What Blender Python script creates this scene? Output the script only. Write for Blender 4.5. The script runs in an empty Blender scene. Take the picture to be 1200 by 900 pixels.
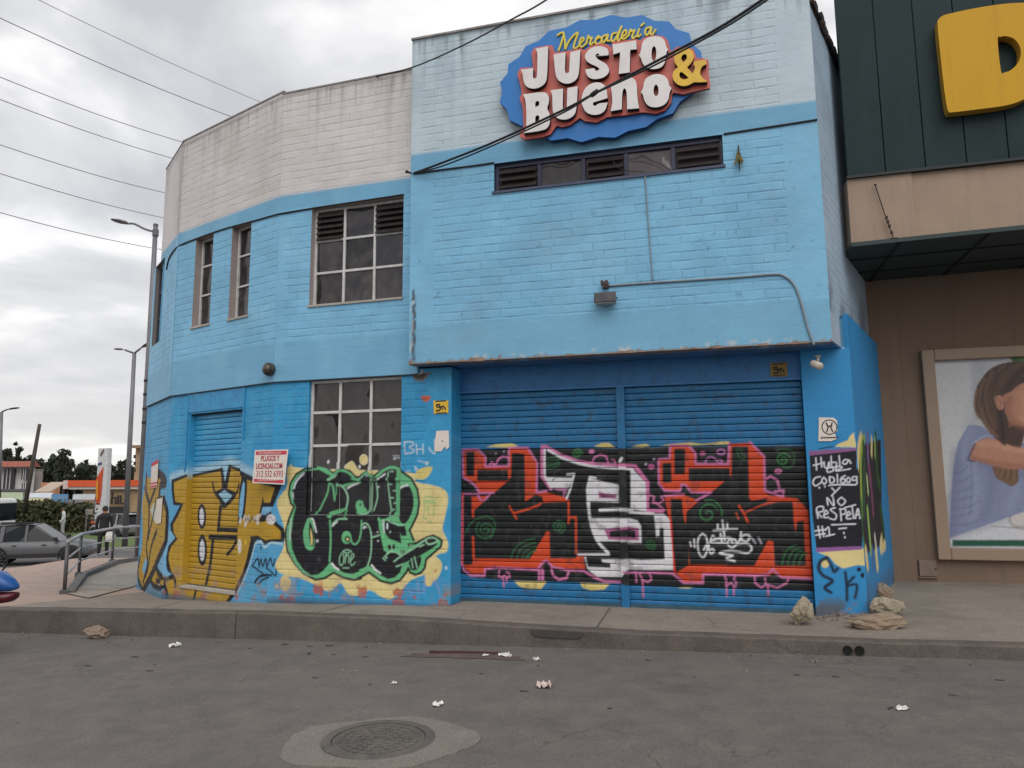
import bpy, math, random
import numpy as np
from mathutils import Vector, Matrix
from mathutils.geometry import tessellate_polygon

random.seed(7)
RNG = np.random.default_rng(11)
C = bpy.context.scene.collection
rad = math.radians

# ------------------------------------------------------------------ camera
CAM = np.array([0.0, 0.0, 1.6])
FPX = 850.0                                   # focal length in pixels of a 1200 px wide picture
def cam_axes(yaw, p, r):
    f0 = np.array([-math.sin(yaw), math.cos(yaw), 0]); r0 = np.array([math.cos(yaw), math.sin(yaw), 0]); u0 = np.array([0, 0, 1.])
    f = f0*math.cos(p)+u0*math.sin(p); u = u0*math.cos(p)-f0*math.sin(p)
    return r0*math.cos(r)+u*math.sin(r), u*math.cos(r)-r0*math.sin(r), f
RR, UU, FF = cam_axes(rad(15.362), rad(7.648), rad(-0.431))
cd = bpy.data.cameras.new("camera"); cam = bpy.data.objects.new("camera", cd); C.objects.link(cam)
cd.sensor_width = 36; cd.lens = FPX/1200*36; cd.clip_start = 0.1; cd.clip_end = 3000
cam.matrix_world = Matrix([[RR[i], UU[i], -FF[i], CAM[i]] for i in range(3)]+[[0, 0, 0, 1]])
bpy.context.scene.camera = cam

# ------------------------------------------------------------------ sky, sun, exposure
SUN_EL, SUN_AZ = 48.0, 155.0                  # azimuth clockwise from +Y
scn = bpy.context.scene
scn.view_settings.view_transform = 'Standard'; scn.view_settings.look = 'None'
scn.view_settings.exposure = 0.12; scn.view_settings.gamma = 1.0
W = bpy.data.worlds.new("World"); scn.world = W; W.use_nodes = True
def build_world():
    nt = W.node_tree; nt.nodes.clear(); N = nt.nodes.new; Lk = nt.links.new
    out = N('ShaderNodeOutputWorld'); bg = N('ShaderNodeBackground'); bg.inputs[1].default_value = 0.1
    sky = N('ShaderNodeTexSky'); sky.sky_type = 'NISHITA'; sky.sun_disc = False
    sky.sun_elevation = rad(SUN_EL); sky.sun_rotation = rad(SUN_AZ)
    tc = N('ShaderNodeTexCoord'); sep = N('ShaderNodeSeparateXYZ'); Lk(tc.outputs['Generated'], sep.inputs[0])
    ad = N('ShaderNodeMath'); ad.operation = 'ADD'; ad.inputs[1].default_value = 0.22
    ab = N('ShaderNodeMath'); ab.operation = 'ABSOLUTE'; Lk(sep.outputs[2], ab.inputs[0]); Lk(ab.outputs[0], ad.inputs[0])
    dv = N('ShaderNodeVectorMath'); dv.operation = 'DIVIDE'; cmb = N('ShaderNodeCombineXYZ')
    for i in range(3): Lk(ad.outputs[0], cmb.inputs[i])
    Lk(tc.outputs['Generated'], dv.inputs[0]); Lk(cmb.outputs[0], dv.inputs[1])
    mp = N('ShaderNodeMapping'); mp.inputs['Location'].default_value = (9.4, 2.2, 0.4); Lk(dv.outputs[0], mp.inputs[0])
    n1 = N('ShaderNodeTexNoise'); n1.inputs['Scale'].default_value = 1.9; n1.inputs['Detail'].default_value = 8; n1.inputs['Roughness'].default_value = .5
    n1.inputs['Distortion'].default_value = .35
    Lk(mp.outputs[0], n1.inputs['Vector'])
    rp = N('ShaderNodeValToRGB'); e = rp.color_ramp.elements
    e[0].position = .40; e[0].color = (5.9, 5.95, 6.25, 1); e[1].position = .64; e[1].color = (11.0, 10.9, 10.8, 1)
    m = e.new(.53); m.color = (7.7, 7.7, 7.85, 1)
    Lk(n1.outputs['Fac'], rp.inputs[0])
    # warm pale layer near the horizon
    hz = N('ShaderNodeMapRange'); hz.inputs[1].default_value = 0.0; hz.inputs[2].default_value = 0.28; hz.inputs[3].default_value = .55; hz.inputs[4].default_value = 0
    Lk(ab.outputs[0], hz.inputs[0])
    mh = N('ShaderNodeMixRGB'); mh.inputs[2].default_value = (8.9, 8.6, 8.3, 1); Lk(hz.outputs[0], mh.inputs[0]); Lk(rp.outputs[0], mh.inputs[1])
    mx = N('ShaderNodeMixRGB'); mx.inputs[0].default_value = .93; Lk(sky.outputs[0], mx.inputs[1]); Lk(mh.outputs[0], mx.inputs[2])
    Lk(mx.outputs[0], bg.inputs[0]); Lk(bg.outputs[0], out.inputs[0])
build_world()
sd = bpy.data.lights.new("sun", 'SUN'); sd.energy = 1.35; sd.angle = rad(55); sd.color = (1, .97, .93)
sun = bpy.data.objects.new("sun", sd); C.objects.link(sun)
_d = Vector((math.sin(rad(SUN_AZ))*math.cos(rad(SUN_EL)), math.cos(rad(SUN_AZ))*math.cos(rad(SUN_EL)), math.sin(rad(SUN_EL))))
sun.rotation_euler = _d.to_track_quat('Z', 'Y').to_euler()

# ------------------------------------------------------------------ geometry helpers
def ray(x, y): return RR*(x-600)/FPX - UU*(y-450)/FPX + FF
def on_z(x, y, z): d = ray(x, y); return CAM+d*((z-CAM[2])/d[2])
def at(x, y, depth): return CAM+ray(x, y)*depth      # depth along the view axis
class Plane:
    """a vertical plane: origin, u axis to the right, z up, n outward"""
    def __init__(s, o, ang):
        s.o = np.array([o[0], o[1], 0.]); s.u = np.array([math.cos(rad(ang)), -math.sin(rad(ang)), 0]); s.n = np.array([s.u[1], -s.u[0], 0])
    def uz(s, x, y, off=0):
        d = ray(x, y); o = s.o+s.n*off; p = CAM+d*(np.dot(o-CAM, s.n)/np.dot(d, s.n)); return ((p-s.o)@s.u, p[2])
    def pt(s, u, z, off=0): return s.o+s.u*u+s.n*off+np.array([0, 0, z])
    def pts(s, U, Z, off): return s.o+np.outer(U, s.u)+np.outer(off, s.n)+np.outer(Z, [0, 0, 1.])
PA = Plane((-3.05, 8.3), 2); PB = Plane((PA.o-PA.u*2.53)[:2], 20); PC = Plane((PB.o-PB.u*2.5)[:2], 38); PD = Plane((PC.o-PC.u*1.3)[:2], 60)
PF = Plane((0, 8.05), 0); PS = Plane((0, 8.6), 0); PP = Plane((0, 8.5), 0)
SIDE = 90-71.3
PR = Plane((1.25, 8.05), -71.3); PQ = Plane((1.49, 8.5), -71.3)
PG = Plane((0, 8.93), 0); PW = Plane((0, 10.6), 0)

def lin(c):
    c = np.array(c, float)/255.0
    return np.where(c <= .04045, c/12.92, ((c+.055)/1.055)**2.4)
def root_loc(o):
    if o is None: return np.zeros(3)
    while o.parent: o = o.parent
    return np.array(o.location)
def tag(o, label=None, cat=None, group=None, kind=None):
    if label: o['label'] = label
    if cat: o['category'] = cat
    if group: o['group'] = group
    if kind: o['kind'] = kind
    return o
def thing(name, label, cat, loc, group=None):
    o = bpy.data.objects.new(name, None); C.objects.link(o); o.location = tuple(loc); o.empty_display_size = .2
    return tag(o, label, cat, group)
def link_mesh(name, me, mat, parent):
    o = bpy.data.objects.new(name, me); C.objects.link(o)
    if mat: me.materials.append(mat)
    if parent: o.parent = parent
    return o
def np_mesh(name, V, Q, mat, parent=None, uv=None, col=None, smooth=False):
    """quads mesh from arrays; uv, col per vertex"""
    used = np.unique(Q); re = np.full(len(V), -1); re[used] = np.arange(len(used))
    V = V[used]-root_loc(parent); Q = re[Q]
    me = bpy.data.meshes.new(name); me.vertices.add(len(V)); me.vertices.foreach_set('co', V.astype(np.float32).ravel())
    me.loops.add(Q.size); me.loops.foreach_set('vertex_index', Q.astype(np.int32).ravel())
    me.polygons.add(len(Q)); me.polygons.foreach_set('loop_start', np.arange(0, Q.size, 4, dtype=np.int32)); me.polygons.foreach_set('loop_total', np.full(len(Q), 4, np.int32))
    if smooth: me.polygons.foreach_set('use_smooth', np.ones(len(Q), bool))
    me.update(calc_edges=True)
    if uv is not None:
        l = me.uv_layers.new(name='UVMap'); l.data.foreach_set('uv', uv[used][Q.ravel()].astype(np.float32).ravel())
    if col is not None:
        a = me.color_attributes.new('Col', 'FLOAT_COLOR', 'POINT'); a.data.foreach_set('color', col[used].astype(np.float32).ravel())
    me.validate()
    return link_mesh(name, me, mat, parent)

class MB:
    def __init__(s): s.v = []; s.f = []
    def add(s, vs, fs):
        n = len(s.v); s.v += [tuple(map(float, p)) for p in vs]; s.f += [tuple(i+n for i in f) for f in fs]; return s
    def obox(s, o, a, b, c):
        """box from corner o and three edge vectors"""
        o, a, b, c = map(lambda t: np.array(t, float), (o, a, b, c))
        P = [o, o+a, o+a+b, o+b, o+c, o+a+c, o+a+b+c, o+b+c]
        return s.add(P, [(0, 3, 2, 1), (4, 5, 6, 7), (0, 1, 5, 4), (1, 2, 6, 5), (2, 3, 7, 6), (3, 0, 4, 7)])
    def box(s, x0, x1, y0, y1, z0, z1): return s.obox((x0, y0, z0), (x1-x0, 0, 0), (0, y1-y0, 0), (0, 0, z1-z0))
    def pbox(s, pl, u0, u1, z0, z1, o0, o1):
        return s.obox(pl.pt(u0, z0, o0), pl.u*(u1-u0), np.array([0, 0, z1-z0]), pl.n*(o1-o0))
    def tube(s, pts, r, n=8, cap=True):
        pts = [np.array(p, float) for p in pts]; rs = r if hasattr(r, '__len__') else [r]*len(pts); rings = []
        up = np.array([0, 0, 1.]); V = []; F = []
        for i, p in enumerate(pts):
            t = pts[min(i+1, len(pts)-1)]-pts[max(i-1, 0)]; t = t/(np.linalg.norm(t)+1e-9)
            a = np.cross(t, up)
            if np.linalg.norm(a) < .05: a = np.cross(t, [1, 0, 0])
            a /= np.linalg.norm(a); b = np.cross(t, a)
            V += [p+rs[i]*(math.cos(2*math.pi*k/n)*a+math.sin(2*math.pi*k/n)*b) for k in range(n)]
        for i in range(len(pts)-1):
            for k in range(n): F.append((i*n+k, i*n+(k+1) % n, (i+1)*n+(k+1) % n, (i+1)*n+k))
        if cap: F.append(tuple(range(n-1, -1, -1))); F.append(tuple((len(pts)-1)*n+k for k in range(n)))
        return s.add(V, F)
    def lathe(s, c, prof, n=24, axis=(0, 0, 1)):
        """prof: list of (r, h) along axis from point c"""
        c = np.array(c, float); t = np.array(axis, float); t /= np.linalg.norm(t)
        a = np.cross(t, [0, 0, 1.]);  a = np.array([1., 0, 0]) if np.linalg.norm(a) < .05 else a/np.linalg.norm(a); b = np.cross(t, a)
        V = []; F = []
        for r, h in prof: V += [c+t*h+r*(math.cos(2*math.pi*k/n)*a+math.sin(2*math.pi*k/n)*b) for k in range(n)]
        for i in range(len(prof)-1):
            for k in range(n): F.append((i*n+k, i*n+(k+1) % n, (i+1)*n+(k+1) % n, (i+1)*n+k))
        if prof[0][0] > 1e-4: F.append(tuple(range(n)))
        if prof[-1][0] > 1e-4: F.append(tuple((len(prof)-1)*n+k for k in range(n)))
        return s.add(V, F)
    def prism(s, loops, o, U, V, Nn, d0, d1):
        """extruded polygon; loops[0] outer, others holes, 2-D points in axes U, V"""
        o, U, V, Nn = map(lambda t: np.array(t, float), (o, U, V, Nn))
        flat = [p for l in loops for p in l]; k = len(flat)
        tris = tessellate_polygon([[Vector((p[0], p[1], 0)) for p in l] for l in loops])
        P = [o+U*p[0]+V*p[1]+Nn*d0 for p in flat]+[o+U*p[0]+V*p[1]+Nn*d1 for p in flat]
        F = [tuple(t) for t in tris]+[tuple(i+k for i in t) for t in tris]; n = 0
        for l in loops:
            m = len(l); F += [(n+i, n+(i+1) % m, n+k+(i+1) % m, n+k+i) for i in range(m)]; n += m
        return s.add(P, F)
    def pprism(s, pl, loops, d0, d1): return s.prism(loops, pl.o, pl.u, (0, 0, 1), pl.n, d0, d1)
    def ribbon(s, pl, pts, w, d0, d1, step=2e-4):
        """a painted or cut stroke with a little thickness on a plane"""
        pts = np.array(pts, float); n = len(pts); t = np.gradient(pts, axis=0); t /= (np.linalg.norm(t, axis=1, keepdims=True)+1e-9)
        nn = np.stack([-t[:, 1], t[:, 0]], 1)*w/2; pts[0] -= t[0]*w*.4; pts[-1] += t[-1]*w*.4
        V = []
        for i in range(n):
            for q, d in ((pts[i]+nn[i], d0), (pts[i]-nn[i], d0), (pts[i]-nn[i], d1), (pts[i]+nn[i], d1)): V.append(pl.pt(q[0], q[1], d+i*step))
        F = []
        for i in range(n-1):
            for k in range(4): F.append((i*4+k, i*4+(k+1) % 4, i*4+4+(k+1) % 4, i*4+4+k))
        F += [(0, 1, 2, 3), (n*4-4, n*4-3, n*4-2, n*4-1)]
        return s.add(V, F)
    def build(s, name, mat, parent=None, smooth=False, bevel=0, seg=2, fixn=True):
        L = root_loc(parent); me = bpy.data.meshes.new(name)
        me.from_pydata([tuple(np.array(p)-L) for p in s.v], [], s.f)
        if fixn:
            import bmesh
            bm = bmesh.new(); bm.from_mesh(me); bmesh.ops.recalc_face_normals(bm, faces=bm.faces); bm.to_mesh(me); bm.free()
        if smooth:
            for p in me.polygons: p.use_smooth = True
        o = link_mesh(name, me, mat, parent)
        if bevel:
            b = o.modifiers.new('bevel', 'BEVEL'); b.width = bevel; b.segments = seg; b.limit_method = 'ANGLE'; b.angle_limit = rad(35)
        return o
def smooth_path(p, closed=False, k=6):
    p = np.array(p, float); n = len(p)
    if n < 3: return p
    out = []
    for i in range(n if closed else n-1):
        if closed: a, b, c, d = p[(i-1) % n], p[i], p[(i+1) % n], p[(i+2) % n]
        else: a, b, c, d = p[max(i-1, 0)], p[i], p[i+1], p[min(i+2, n-1)]
        for t in np.linspace(0, 1, k, endpoint=False):
            out.append(.5*((2*b)+(-a+c)*t+(2*a-5*b+4*c-d)*t*t+(-a+3*b-3*c+d)*t**3))
    if not closed: out.append(p[-1])
    return np.array(out)
def vnoise(shape, cell, seed=0, octaves=1):
    r = np.random.default_rng(seed); tot = np.zeros(shape); amp = 1; s = 0
    for o in range(octaves):
        ch = max(1.0, cell[0]/2**o); cw = max(1.0, cell[1]/2**o)
        g = r.random((int(shape[0]/ch)+3, int(shape[1]/cw)+3))
        y = np.arange(shape[0])/ch; x = np.arange(shape[1])/cw; yi = y.astype(int); xi = x.astype(int); fy = (y-yi)[:, None]; fx = (x-xi)[None]
        fy = fy*fy*(3-2*fy); fx = fx*fx*(3-2*fx)
        G = lambda a, b: g[np.ix_(yi+a, xi+b)]
        tot += amp*((G(0, 0)*(1-fx)+G(0, 1)*fx)*(1-fy)+(G(1, 0)*(1-fx)+G(1, 1)*fx)*fy); s += amp; amp *= .55
    return tot/s

# ------------------------------------------------------------------ materials
def base_nodes(name):
    m = bpy.data.materials.new(name); m.use_nodes = True; nt = m.node_tree; b = nt.nodes['Principled BSDF']; return m, nt, b
def noise(nt, scale, detail=4, rough=.6, vec=None):
    n = nt.nodes.new('ShaderNodeTexNoise'); n.inputs['Scale'].default_value = scale; n.inputs['Detail'].default_value = detail; n.inputs['Roughness'].default_value = rough
    if vec: nt.links.new(vec, n.inputs['Vector'])
    return n
def mathn(nt, op, a, b=None, clamp=False):
    n = nt.nodes.new('ShaderNodeMath'); n.operation = op; n.use_clamp = clamp
    for i, x in enumerate((a, b)):
        if x is None: continue
        if isinstance(x, (int, float)): n.inputs[i].default_value = x
        else: nt.links.new(x, n.inputs[i])
    return n.outputs[0]
def maprange(nt, x, a, b, c, d):
    n = nt.nodes.new('ShaderNodeMapRange'); n.inputs[1].default_value = a; n.inputs[2].default_value = b; n.inputs[3].default_value = c; n.inputs[4].default_value = d
    nt.links.new(x, n.inputs[0]); return n.outputs[0]
def mixc(nt, f, a, b, blend='MIX'):
    n = nt.nodes.new('ShaderNodeMixRGB'); n.blend_type = blend
    for i, x in enumerate((f, a, b)):
        if isinstance(x, (int, float)): n.inputs[i].default_value = x
        elif isinstance(x, (tuple, list, np.ndarray)): n.inputs[i].default_value = (*x[:3], 1)
        else: nt.links.new(x, n.inputs[i])
    return n.outputs[0]
def bump(nt, b, h, strength, dist):
    n = nt.nodes.new('ShaderNodeBump'); n.inputs['Strength'].default_value = strength; n.inputs['Distance'].default_value = dist
    nt.links.new(h, n.inputs['Height']); nt.links.new(n.outputs[0], b.inputs['Normal'])
def mat(name, rgb, rough=.6, var=.18, scale=6, bmp=0, bscale=40, metal=0, spec=.5, dirt=None, dscale=2.5, damt=.5, alt=None, streak=None, samt=.4):
    """plain surface with uneven tone; rgb are sRGB 0-255; dirt: sRGB colour of soiling patches"""
    m, nt, b = base_nodes(name); c = lin(rgb); tc = nt.nodes.new('ShaderNodeTexCoord').outputs['Object']
    n = noise(nt, scale, 5, .65, tc).outputs['Fac']
    k = mixc(nt, maprange(nt, n, .3, .7, 0, 1), c*(1-var), np.minimum(c*(1+var*.7), 1))
    if alt is not None: k = mixc(nt, maprange(nt, noise(nt, scale*.6, 4, .6, tc).outputs['Fac'], .48, .62, 0, 1), k, lin(alt))
    if dirt is not None:
        d = maprange(nt, noise(nt, dscale, 7, .7, tc).outputs['Fac'], .45, .72, 0, damt); k = mixc(nt, d, k, lin(dirt))
    if streak is not None:
        mp = nt.nodes.new('ShaderNodeMapping'); mp.inputs['Scale'].default_value = (5, 5, .28); nt.links.new(tc, mp.inputs[0]); k = mixc(nt, maprange(nt, noise(nt, 1.6, 6, .7, mp.outputs[0]).outputs['Fac'], .5, .72, 0, samt), k, lin(streak))
    nt.links.new(k, b.inputs['Base Color']); b.inputs['Roughness'].default_value = rough; b.inputs['Metallic'].default_value = metal
    b.inputs['Specular IOR Level'].default_value = spec
    if bmp: bump(nt, b, noise(nt, bscale, 6, .65, tc).outputs['Fac'], bmp, .02)
    return m
def wall_mat(name, rough=.55):
    """painted masonry: paint colour from the Col attribute, brick relief where its alpha is 1, UV in metres"""
    m, nt, b = base_nodes(name); at_ = nt.nodes.new('ShaderNodeAttribute'); at_.attribute_name = 'Col'; Lk = nt.links.new
    uv = nt.nodes.new('ShaderNodeUVMap'); uv.uv_map = 'UVMap'; uvo = uv.outputs[0]
    def vm(op, a, bb=None, sc=None):
        n = nt.nodes.new('ShaderNodeVectorMath'); n.operation = op
        for i, x in enumerate((a, bb)):
            if x is None: continue
            if isinstance(x, tuple): n.inputs[i].default_value = x
            else: Lk(x, n.inputs[i])
        if sc is not None:
            if isinstance(sc, (int, float)): n.inputs['Scale'].default_value = sc
            else: Lk(sc, n.inputs['Scale'])
        return n.outputs[0]
    d1 = vm('SCALE', vm('SUBTRACT', noise(nt, 4, 3, .6, uvo).outputs['Color'], (.5, .5, .5)), sc=.02)
    d2 = vm('SCALE', vm('SUBTRACT', noise(nt, 30, 2, .6, uvo).outputs['Color'], (.5, .5, .5)), sc=.010)
    w = vm('ADD', vm('ADD', uvo, d1), d2); sp = nt.nodes.new('ShaderNodeSeparateXYZ'); Lk(w, sp.inputs[0]); M = lambda *a: mathn(nt, *a)
    v = M('DIVIDE', sp.outputs[1], .1005); row = M('FLOOR', v); fv = M('FRACT', v); dh = M('MULTIPLY', M('MINIMUM', fv, M('SUBTRACT', 1, fv)), .1005)
    us = M('ADD', M('DIVIDE', sp.outputs[0], .247), M('MULTIPLY', M('MODULO', row, 2), .5)); fu = M('FRACT', us); du = M('MULTIPLY', M('MINIMUM', fu, M('SUBTRACT', 1, fu)), .247)
    gh = maprange(nt, noise(nt, 1, 5, .75, vm('MULTIPLY', uvo, (2.6, 8.5, 1))).outputs['Fac'], .44, .60, .12, 1); gv = maprange(nt, noise(nt, 1, 5, .75, vm('MULTIPLY', uvo, (7, 4.5, 1))).outputs['Fac'], .47, .63, .06, .8)
    lh = maprange(nt, dh, .0016, .0066, 1, 0); lv = maprange(nt, du, .001, .005, 1, 0); al = at_.outputs['Alpha']
    mort = M('MULTIPLY', M('MAXIMUM', M('MULTIPLY', lh, gh), M('MULTIPLY', lv, gv)), al)
    wn = nt.nodes.new('ShaderNodeTexWhiteNoise'); wn.noise_dimensions = '2D'; cb = nt.nodes.new('ShaderNodeCombineXYZ'); Lk(M('FLOOR', us), cb.inputs[0]); Lk(row, cb.inputs[1]); Lk(cb.outputs[0], wn.inputs['Vector'])
    big = noise(nt, .9, 6, .65, uvo).outputs['Fac']; fine = noise(nt, 26, 5, .7, uvo).outputs['Fac']; mid = noise(nt, 5, 6, .7, vm('MULTIPLY', uvo, (.6, 1.6, 1))).outputs['Fac']
    val = M('MULTIPLY', maprange(nt, big, .3, .7, .90, 1.07), maprange(nt, fine, .25, .75, .95, 1.04)); val = M('MULTIPLY', val, maprange(nt, mid, .3, .7, .94, 1.05))
    val = M('MULTIPLY', val, M('ADD', 1, M('MULTIPLY', M('SUBTRACT', wn.outputs['Value'], .5), M('MULTIPLY', al, .07))))
    k = mixc(nt, M('MULTIPLY', mort, .60), vm('SCALE', at_.outputs['Color'], sc=val), vm('SCALE', at_.outputs['Color'], sc=.32))
    Lk(k, b.inputs['Base Color']); b.inputs['Roughness'].default_value = rough; b.inputs['Specular IOR Level'].default_value = .35
    sh = maprange(nt, dh, .001, .016, 1, 0); sv = maprange(nt, du, .001, .014, 1, 0)
    h = M('MULTIPLY', M('MAXIMUM', M('MULTIPLY', sh, maprange(nt, gh, 0, 1, .22, .9)), M('MULTIPLY', sv, maprange(nt, gv, 0, .7, .15, .8))), -1)
    h = M('MULTIPLY', M('ADD', h, M('MULTIPLY', wn.outputs['Value'], .35)), al); h = M('ADD', h, M('MULTIPLY', fine, .4)); h = M('ADD', h, M('MULTIPLY', mid, .5))
    bump(nt, b, h, .52, .011)
    return m
def attr_mat(name, rough=.5, metal=0, spec=.4, glass=False):
    """paint colour from Col; with glass=True the unpainted part (alpha 0) is dark glass"""
    m, nt, b = base_nodes(name); a = nt.nodes.new('ShaderNodeAttribute'); a.attribute_name = 'Col'
    tc = nt.nodes.new('ShaderNodeTexCoord').outputs['Object']
    n = maprange(nt, noise(nt, 30, 5, .7, tc).outputs['Fac'], .3, .7, .86, 1.06)
    sc = nt.nodes.new('ShaderNodeVectorMath'); sc.operation = 'SCALE'; nt.links.new(a.outputs['Color'], sc.inputs[0]); nt.links.new(n, sc.inputs['Scale'])
    nt.links.new(sc.outputs[0], b.inputs['Base Color']); b.inputs['Specular IOR Level'].default_value = spec
    if glass: nt.links.new(maprange(nt, a.outputs['Alpha'], 0, 1, .04, .55), b.inputs['Roughness']); b.inputs['IOR'].default_value = 1.62
    else: b.inputs['Roughness'].default_value = rough
    return m
M_WALL = wall_mat('painted_brick'); M_SLAT = attr_mat('painted_slats', .42); M_PANE = attr_mat('dusty_glass', glass=True); M_PRINT = attr_mat('printed_board', .35)

# ------------------------------------------------------------------ painted walls: colour maps in wall metres
LOWB = (56, 152, 200); UPB = (127, 186, 219); WHL = (208, 203, 201); WHF = (188, 204, 212); BLACK = (26, 25, 30)
class Canvas:
    """paint on one wall, laid out in that wall's own metres (u along, z up); alpha = brick relief (or paint cover on glass)"""
    def __init__(s, pl, u0, u1, z0, z1, res, rgb, a=1.):
        s.pl, s.u0, s.z0, s.res = pl, u0, z0, res; s.W = int((u1-u0)/res)+1; s.H = int((z1-z0)/res)+1
        s.a = np.zeros((s.H, s.W, 4)); s.a[..., :3] = lin(rgb); s.a[..., 3] = a
        s.U = u0+np.arange(s.W)*res; s.Z = z0+np.arange(s.H)*res
    def rect(s, u0, u1, z0, z1, rgb=None, a=None, rough=0, seed=1):
        m = (s.U[None] >= u0) & (s.U[None] <= u1) & (s.Z[:, None]+np.zeros((1, s.W)) >= z0)
        top = z1+((vnoise((1, s.W), (1, .12/s.res), seed, 3)-.5)*rough if rough else 0)
        m &= s.Z[:, None] <= top
        if rgb is not None: s.a[m, :3] = lin(rgb)
        if a is not None: s.a[m, 3] = a
    def blend(s, mask, rgb, a=None, sl=None):
        v = s.a if sl is None else s.a[sl]
        v[..., :3] = v[..., :3]*(1-mask[..., None])+lin(rgb)*mask[..., None]
        if a is not None: v[..., 3] = v[..., 3]*(1-mask)+a*mask
    def poly(s, pts, rgb, a=None, op=1.):
        p = (np.array(pts)-[s.u0, s.z0])/s.res
        x0, y0 = np.floor(p.min(0)).astype(int)-1; x1, y1 = np.ceil(p.max(0)).astype(int)+2
        x0, y0 = max(x0, 0), max(y0, 0); x1, y1 = min(x1, s.W), min(y1, s.H)
        if x1 <= x0 or y1 <= y0: return
        m = np.zeros((y1-y0, x1-x0))
        for oy in (-.25, .25):
            for ox in (-.25, .25):
                X = np.arange(x0, x1)+ox; Y = np.arange(y0, y1)+oy; ins = np.zeros((len(Y), len(X)), bool)
                for i in range(len(p)):
                    (ax, ay), (bx, by) = p[i], p[i-1]
                    if ay == by: continue
                    r = np.where((ay > Y) != (by > Y))[0]
                    if len(r): xc = (bx-ax)*(Y[r]-ay)/(by-ay)+ax; ins[r] ^= X[None] < xc[:, None]
                m += ins*.25
        s.blend(m*op, rgb, a, (slice(y0, y1), slice(x0, x1)))
    def stroke(s, pts, w, rgb, a=None, soft=.004, op=1.):
        p = np.array(pts); r = w/2
        lo = p.min(0)-r-soft; hi = p.max(0)+r+soft
        x0 = max(int((lo[0]-s.u0)/s.res), 0); x1 = min(int((hi[0]-s.u0)/s.res)+2, s.W); y0 = max(int((lo[1]-s.z0)/s.res), 0); y1 = min(int((hi[1]-s.z0)/s.res)+2, s.H)
        if x1 <= x0 or y1 <= y0: return
        D = np.full((y1-y0, x1-x0), 1e9); X = s.U[x0:x1][None]; Y = s.Z[y0:y1][:, None]
        for q, t in zip(p[:-1], p[1:]):
            d = t-q; L = d@d+1e-12; k = np.clip(((X-q[0])*d[0]+(Y-q[1])*d[1])/L, 0, 1)
            D = np.minimum(D, np.hypot(X-q[0]-k*d[0], Y-q[1]-k*d[1]))
        s.blend(np.clip((r-D)/soft+.5, 0, 1)*op, rgb, a, (slice(y0, y1), slice(x0, x1)))
    def patch(s, mask, rgb, a=None): s.blend(np.clip(mask, 0, 1), rgb, a)
    def soften(s, n):
        for _ in range(n):
            a = s.a[..., :3]; b = a.copy(); b[1:-1] = (a[:-2]+2*a[1:-1]+a[2:])/4; c = b.copy(); c[:, 1:-1] = (b[:, :-2]+2*b[:, 1:-1]+b[:, 2:])/4; s.a[..., :3] = c
    def overspray(s, seed):
        # thin, cloudy cover: neighbouring paint drifts a little and the coat is uneven
        a = s.a[..., :3]; dx = ((vnoise((s.H, s.W), (.02/s.res, .02/s.res), seed, 3)-.5)*.010/s.res).astype(int); dy = ((vnoise((s.H, s.W), (.02/s.res, .02/s.res), seed+1, 3)-.5)*.010/s.res).astype(int)
        yy, xx = np.mgrid[0:s.H, 0:s.W]; s.a[..., :3] = a[np.clip(yy+dy, 0, s.H-1), np.clip(xx+dx, 0, s.W-1)]
        n = vnoise((s.H, s.W), (.25/s.res, .10/s.res), seed+2, 4); s.a[..., :3] *= (.90+.18*n)[..., None]; m = np.clip((vnoise((s.H, s.W), (.06/s.res, .05/s.res), seed+3, 4)-.62)/.1, 0, 1)*.07; s.patch(m, (150, 146, 142))
    def at(s, U, Z):
        x = np.clip((U-s.u0)/s.res, 0, s.W-1.001); y = np.clip((Z-s.z0)/s.res, 0, s.H-1.001); xi = x.astype(int); yi = y.astype(int); fx = (x-xi)[:, None]; fy = (y-yi)[:, None]
        return (s.a[yi, xi]*(1-fx)+s.a[yi, xi+1]*fx)*(1-fy)+(s.a[yi+1, xi]*(1-fx)+s.a[yi+1, xi+1]*fx)*fy
    def drips(s, ztop, length, rgb, amt, seed, cell=.05, thr=.55):
        n = vnoise((1, s.W), (1, cell/s.res), seed, 2); ln = vnoise((1, s.W), (1, cell*1.3/s.res), seed+1, 2)**2*length*1.8+.02
        d = ztop-s.Z[:, None]; m = np.clip((n-thr)/.12, 0, 1)*np.clip(1-d/ln, 0, 1)*(d > 0)
        s.patch(m*amt, rgb)
        e = np.clip(1-d/(.05+.06*vnoise((1, s.W), (1, .3/s.res), seed+2, 3)), 0, 1)*(d > 0); s.patch(e*amt, rgb)
    def blotch(s, rgb, amt, cell, thr, seed, zlo=-9, zhi=99, fade=.15, a=None, width=.05):
        n = vnoise((s.H, s.W), (cell/s.res, cell/s.res), seed, 4); z = s.Z[:, None]
        s.patch(np.clip((n-thr)/width, 0, 1)*amt*np.clip((z-zlo)/fade, 0, 1)*np.clip((zhi-z)/fade, 0, 1), rgb, a)

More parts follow.
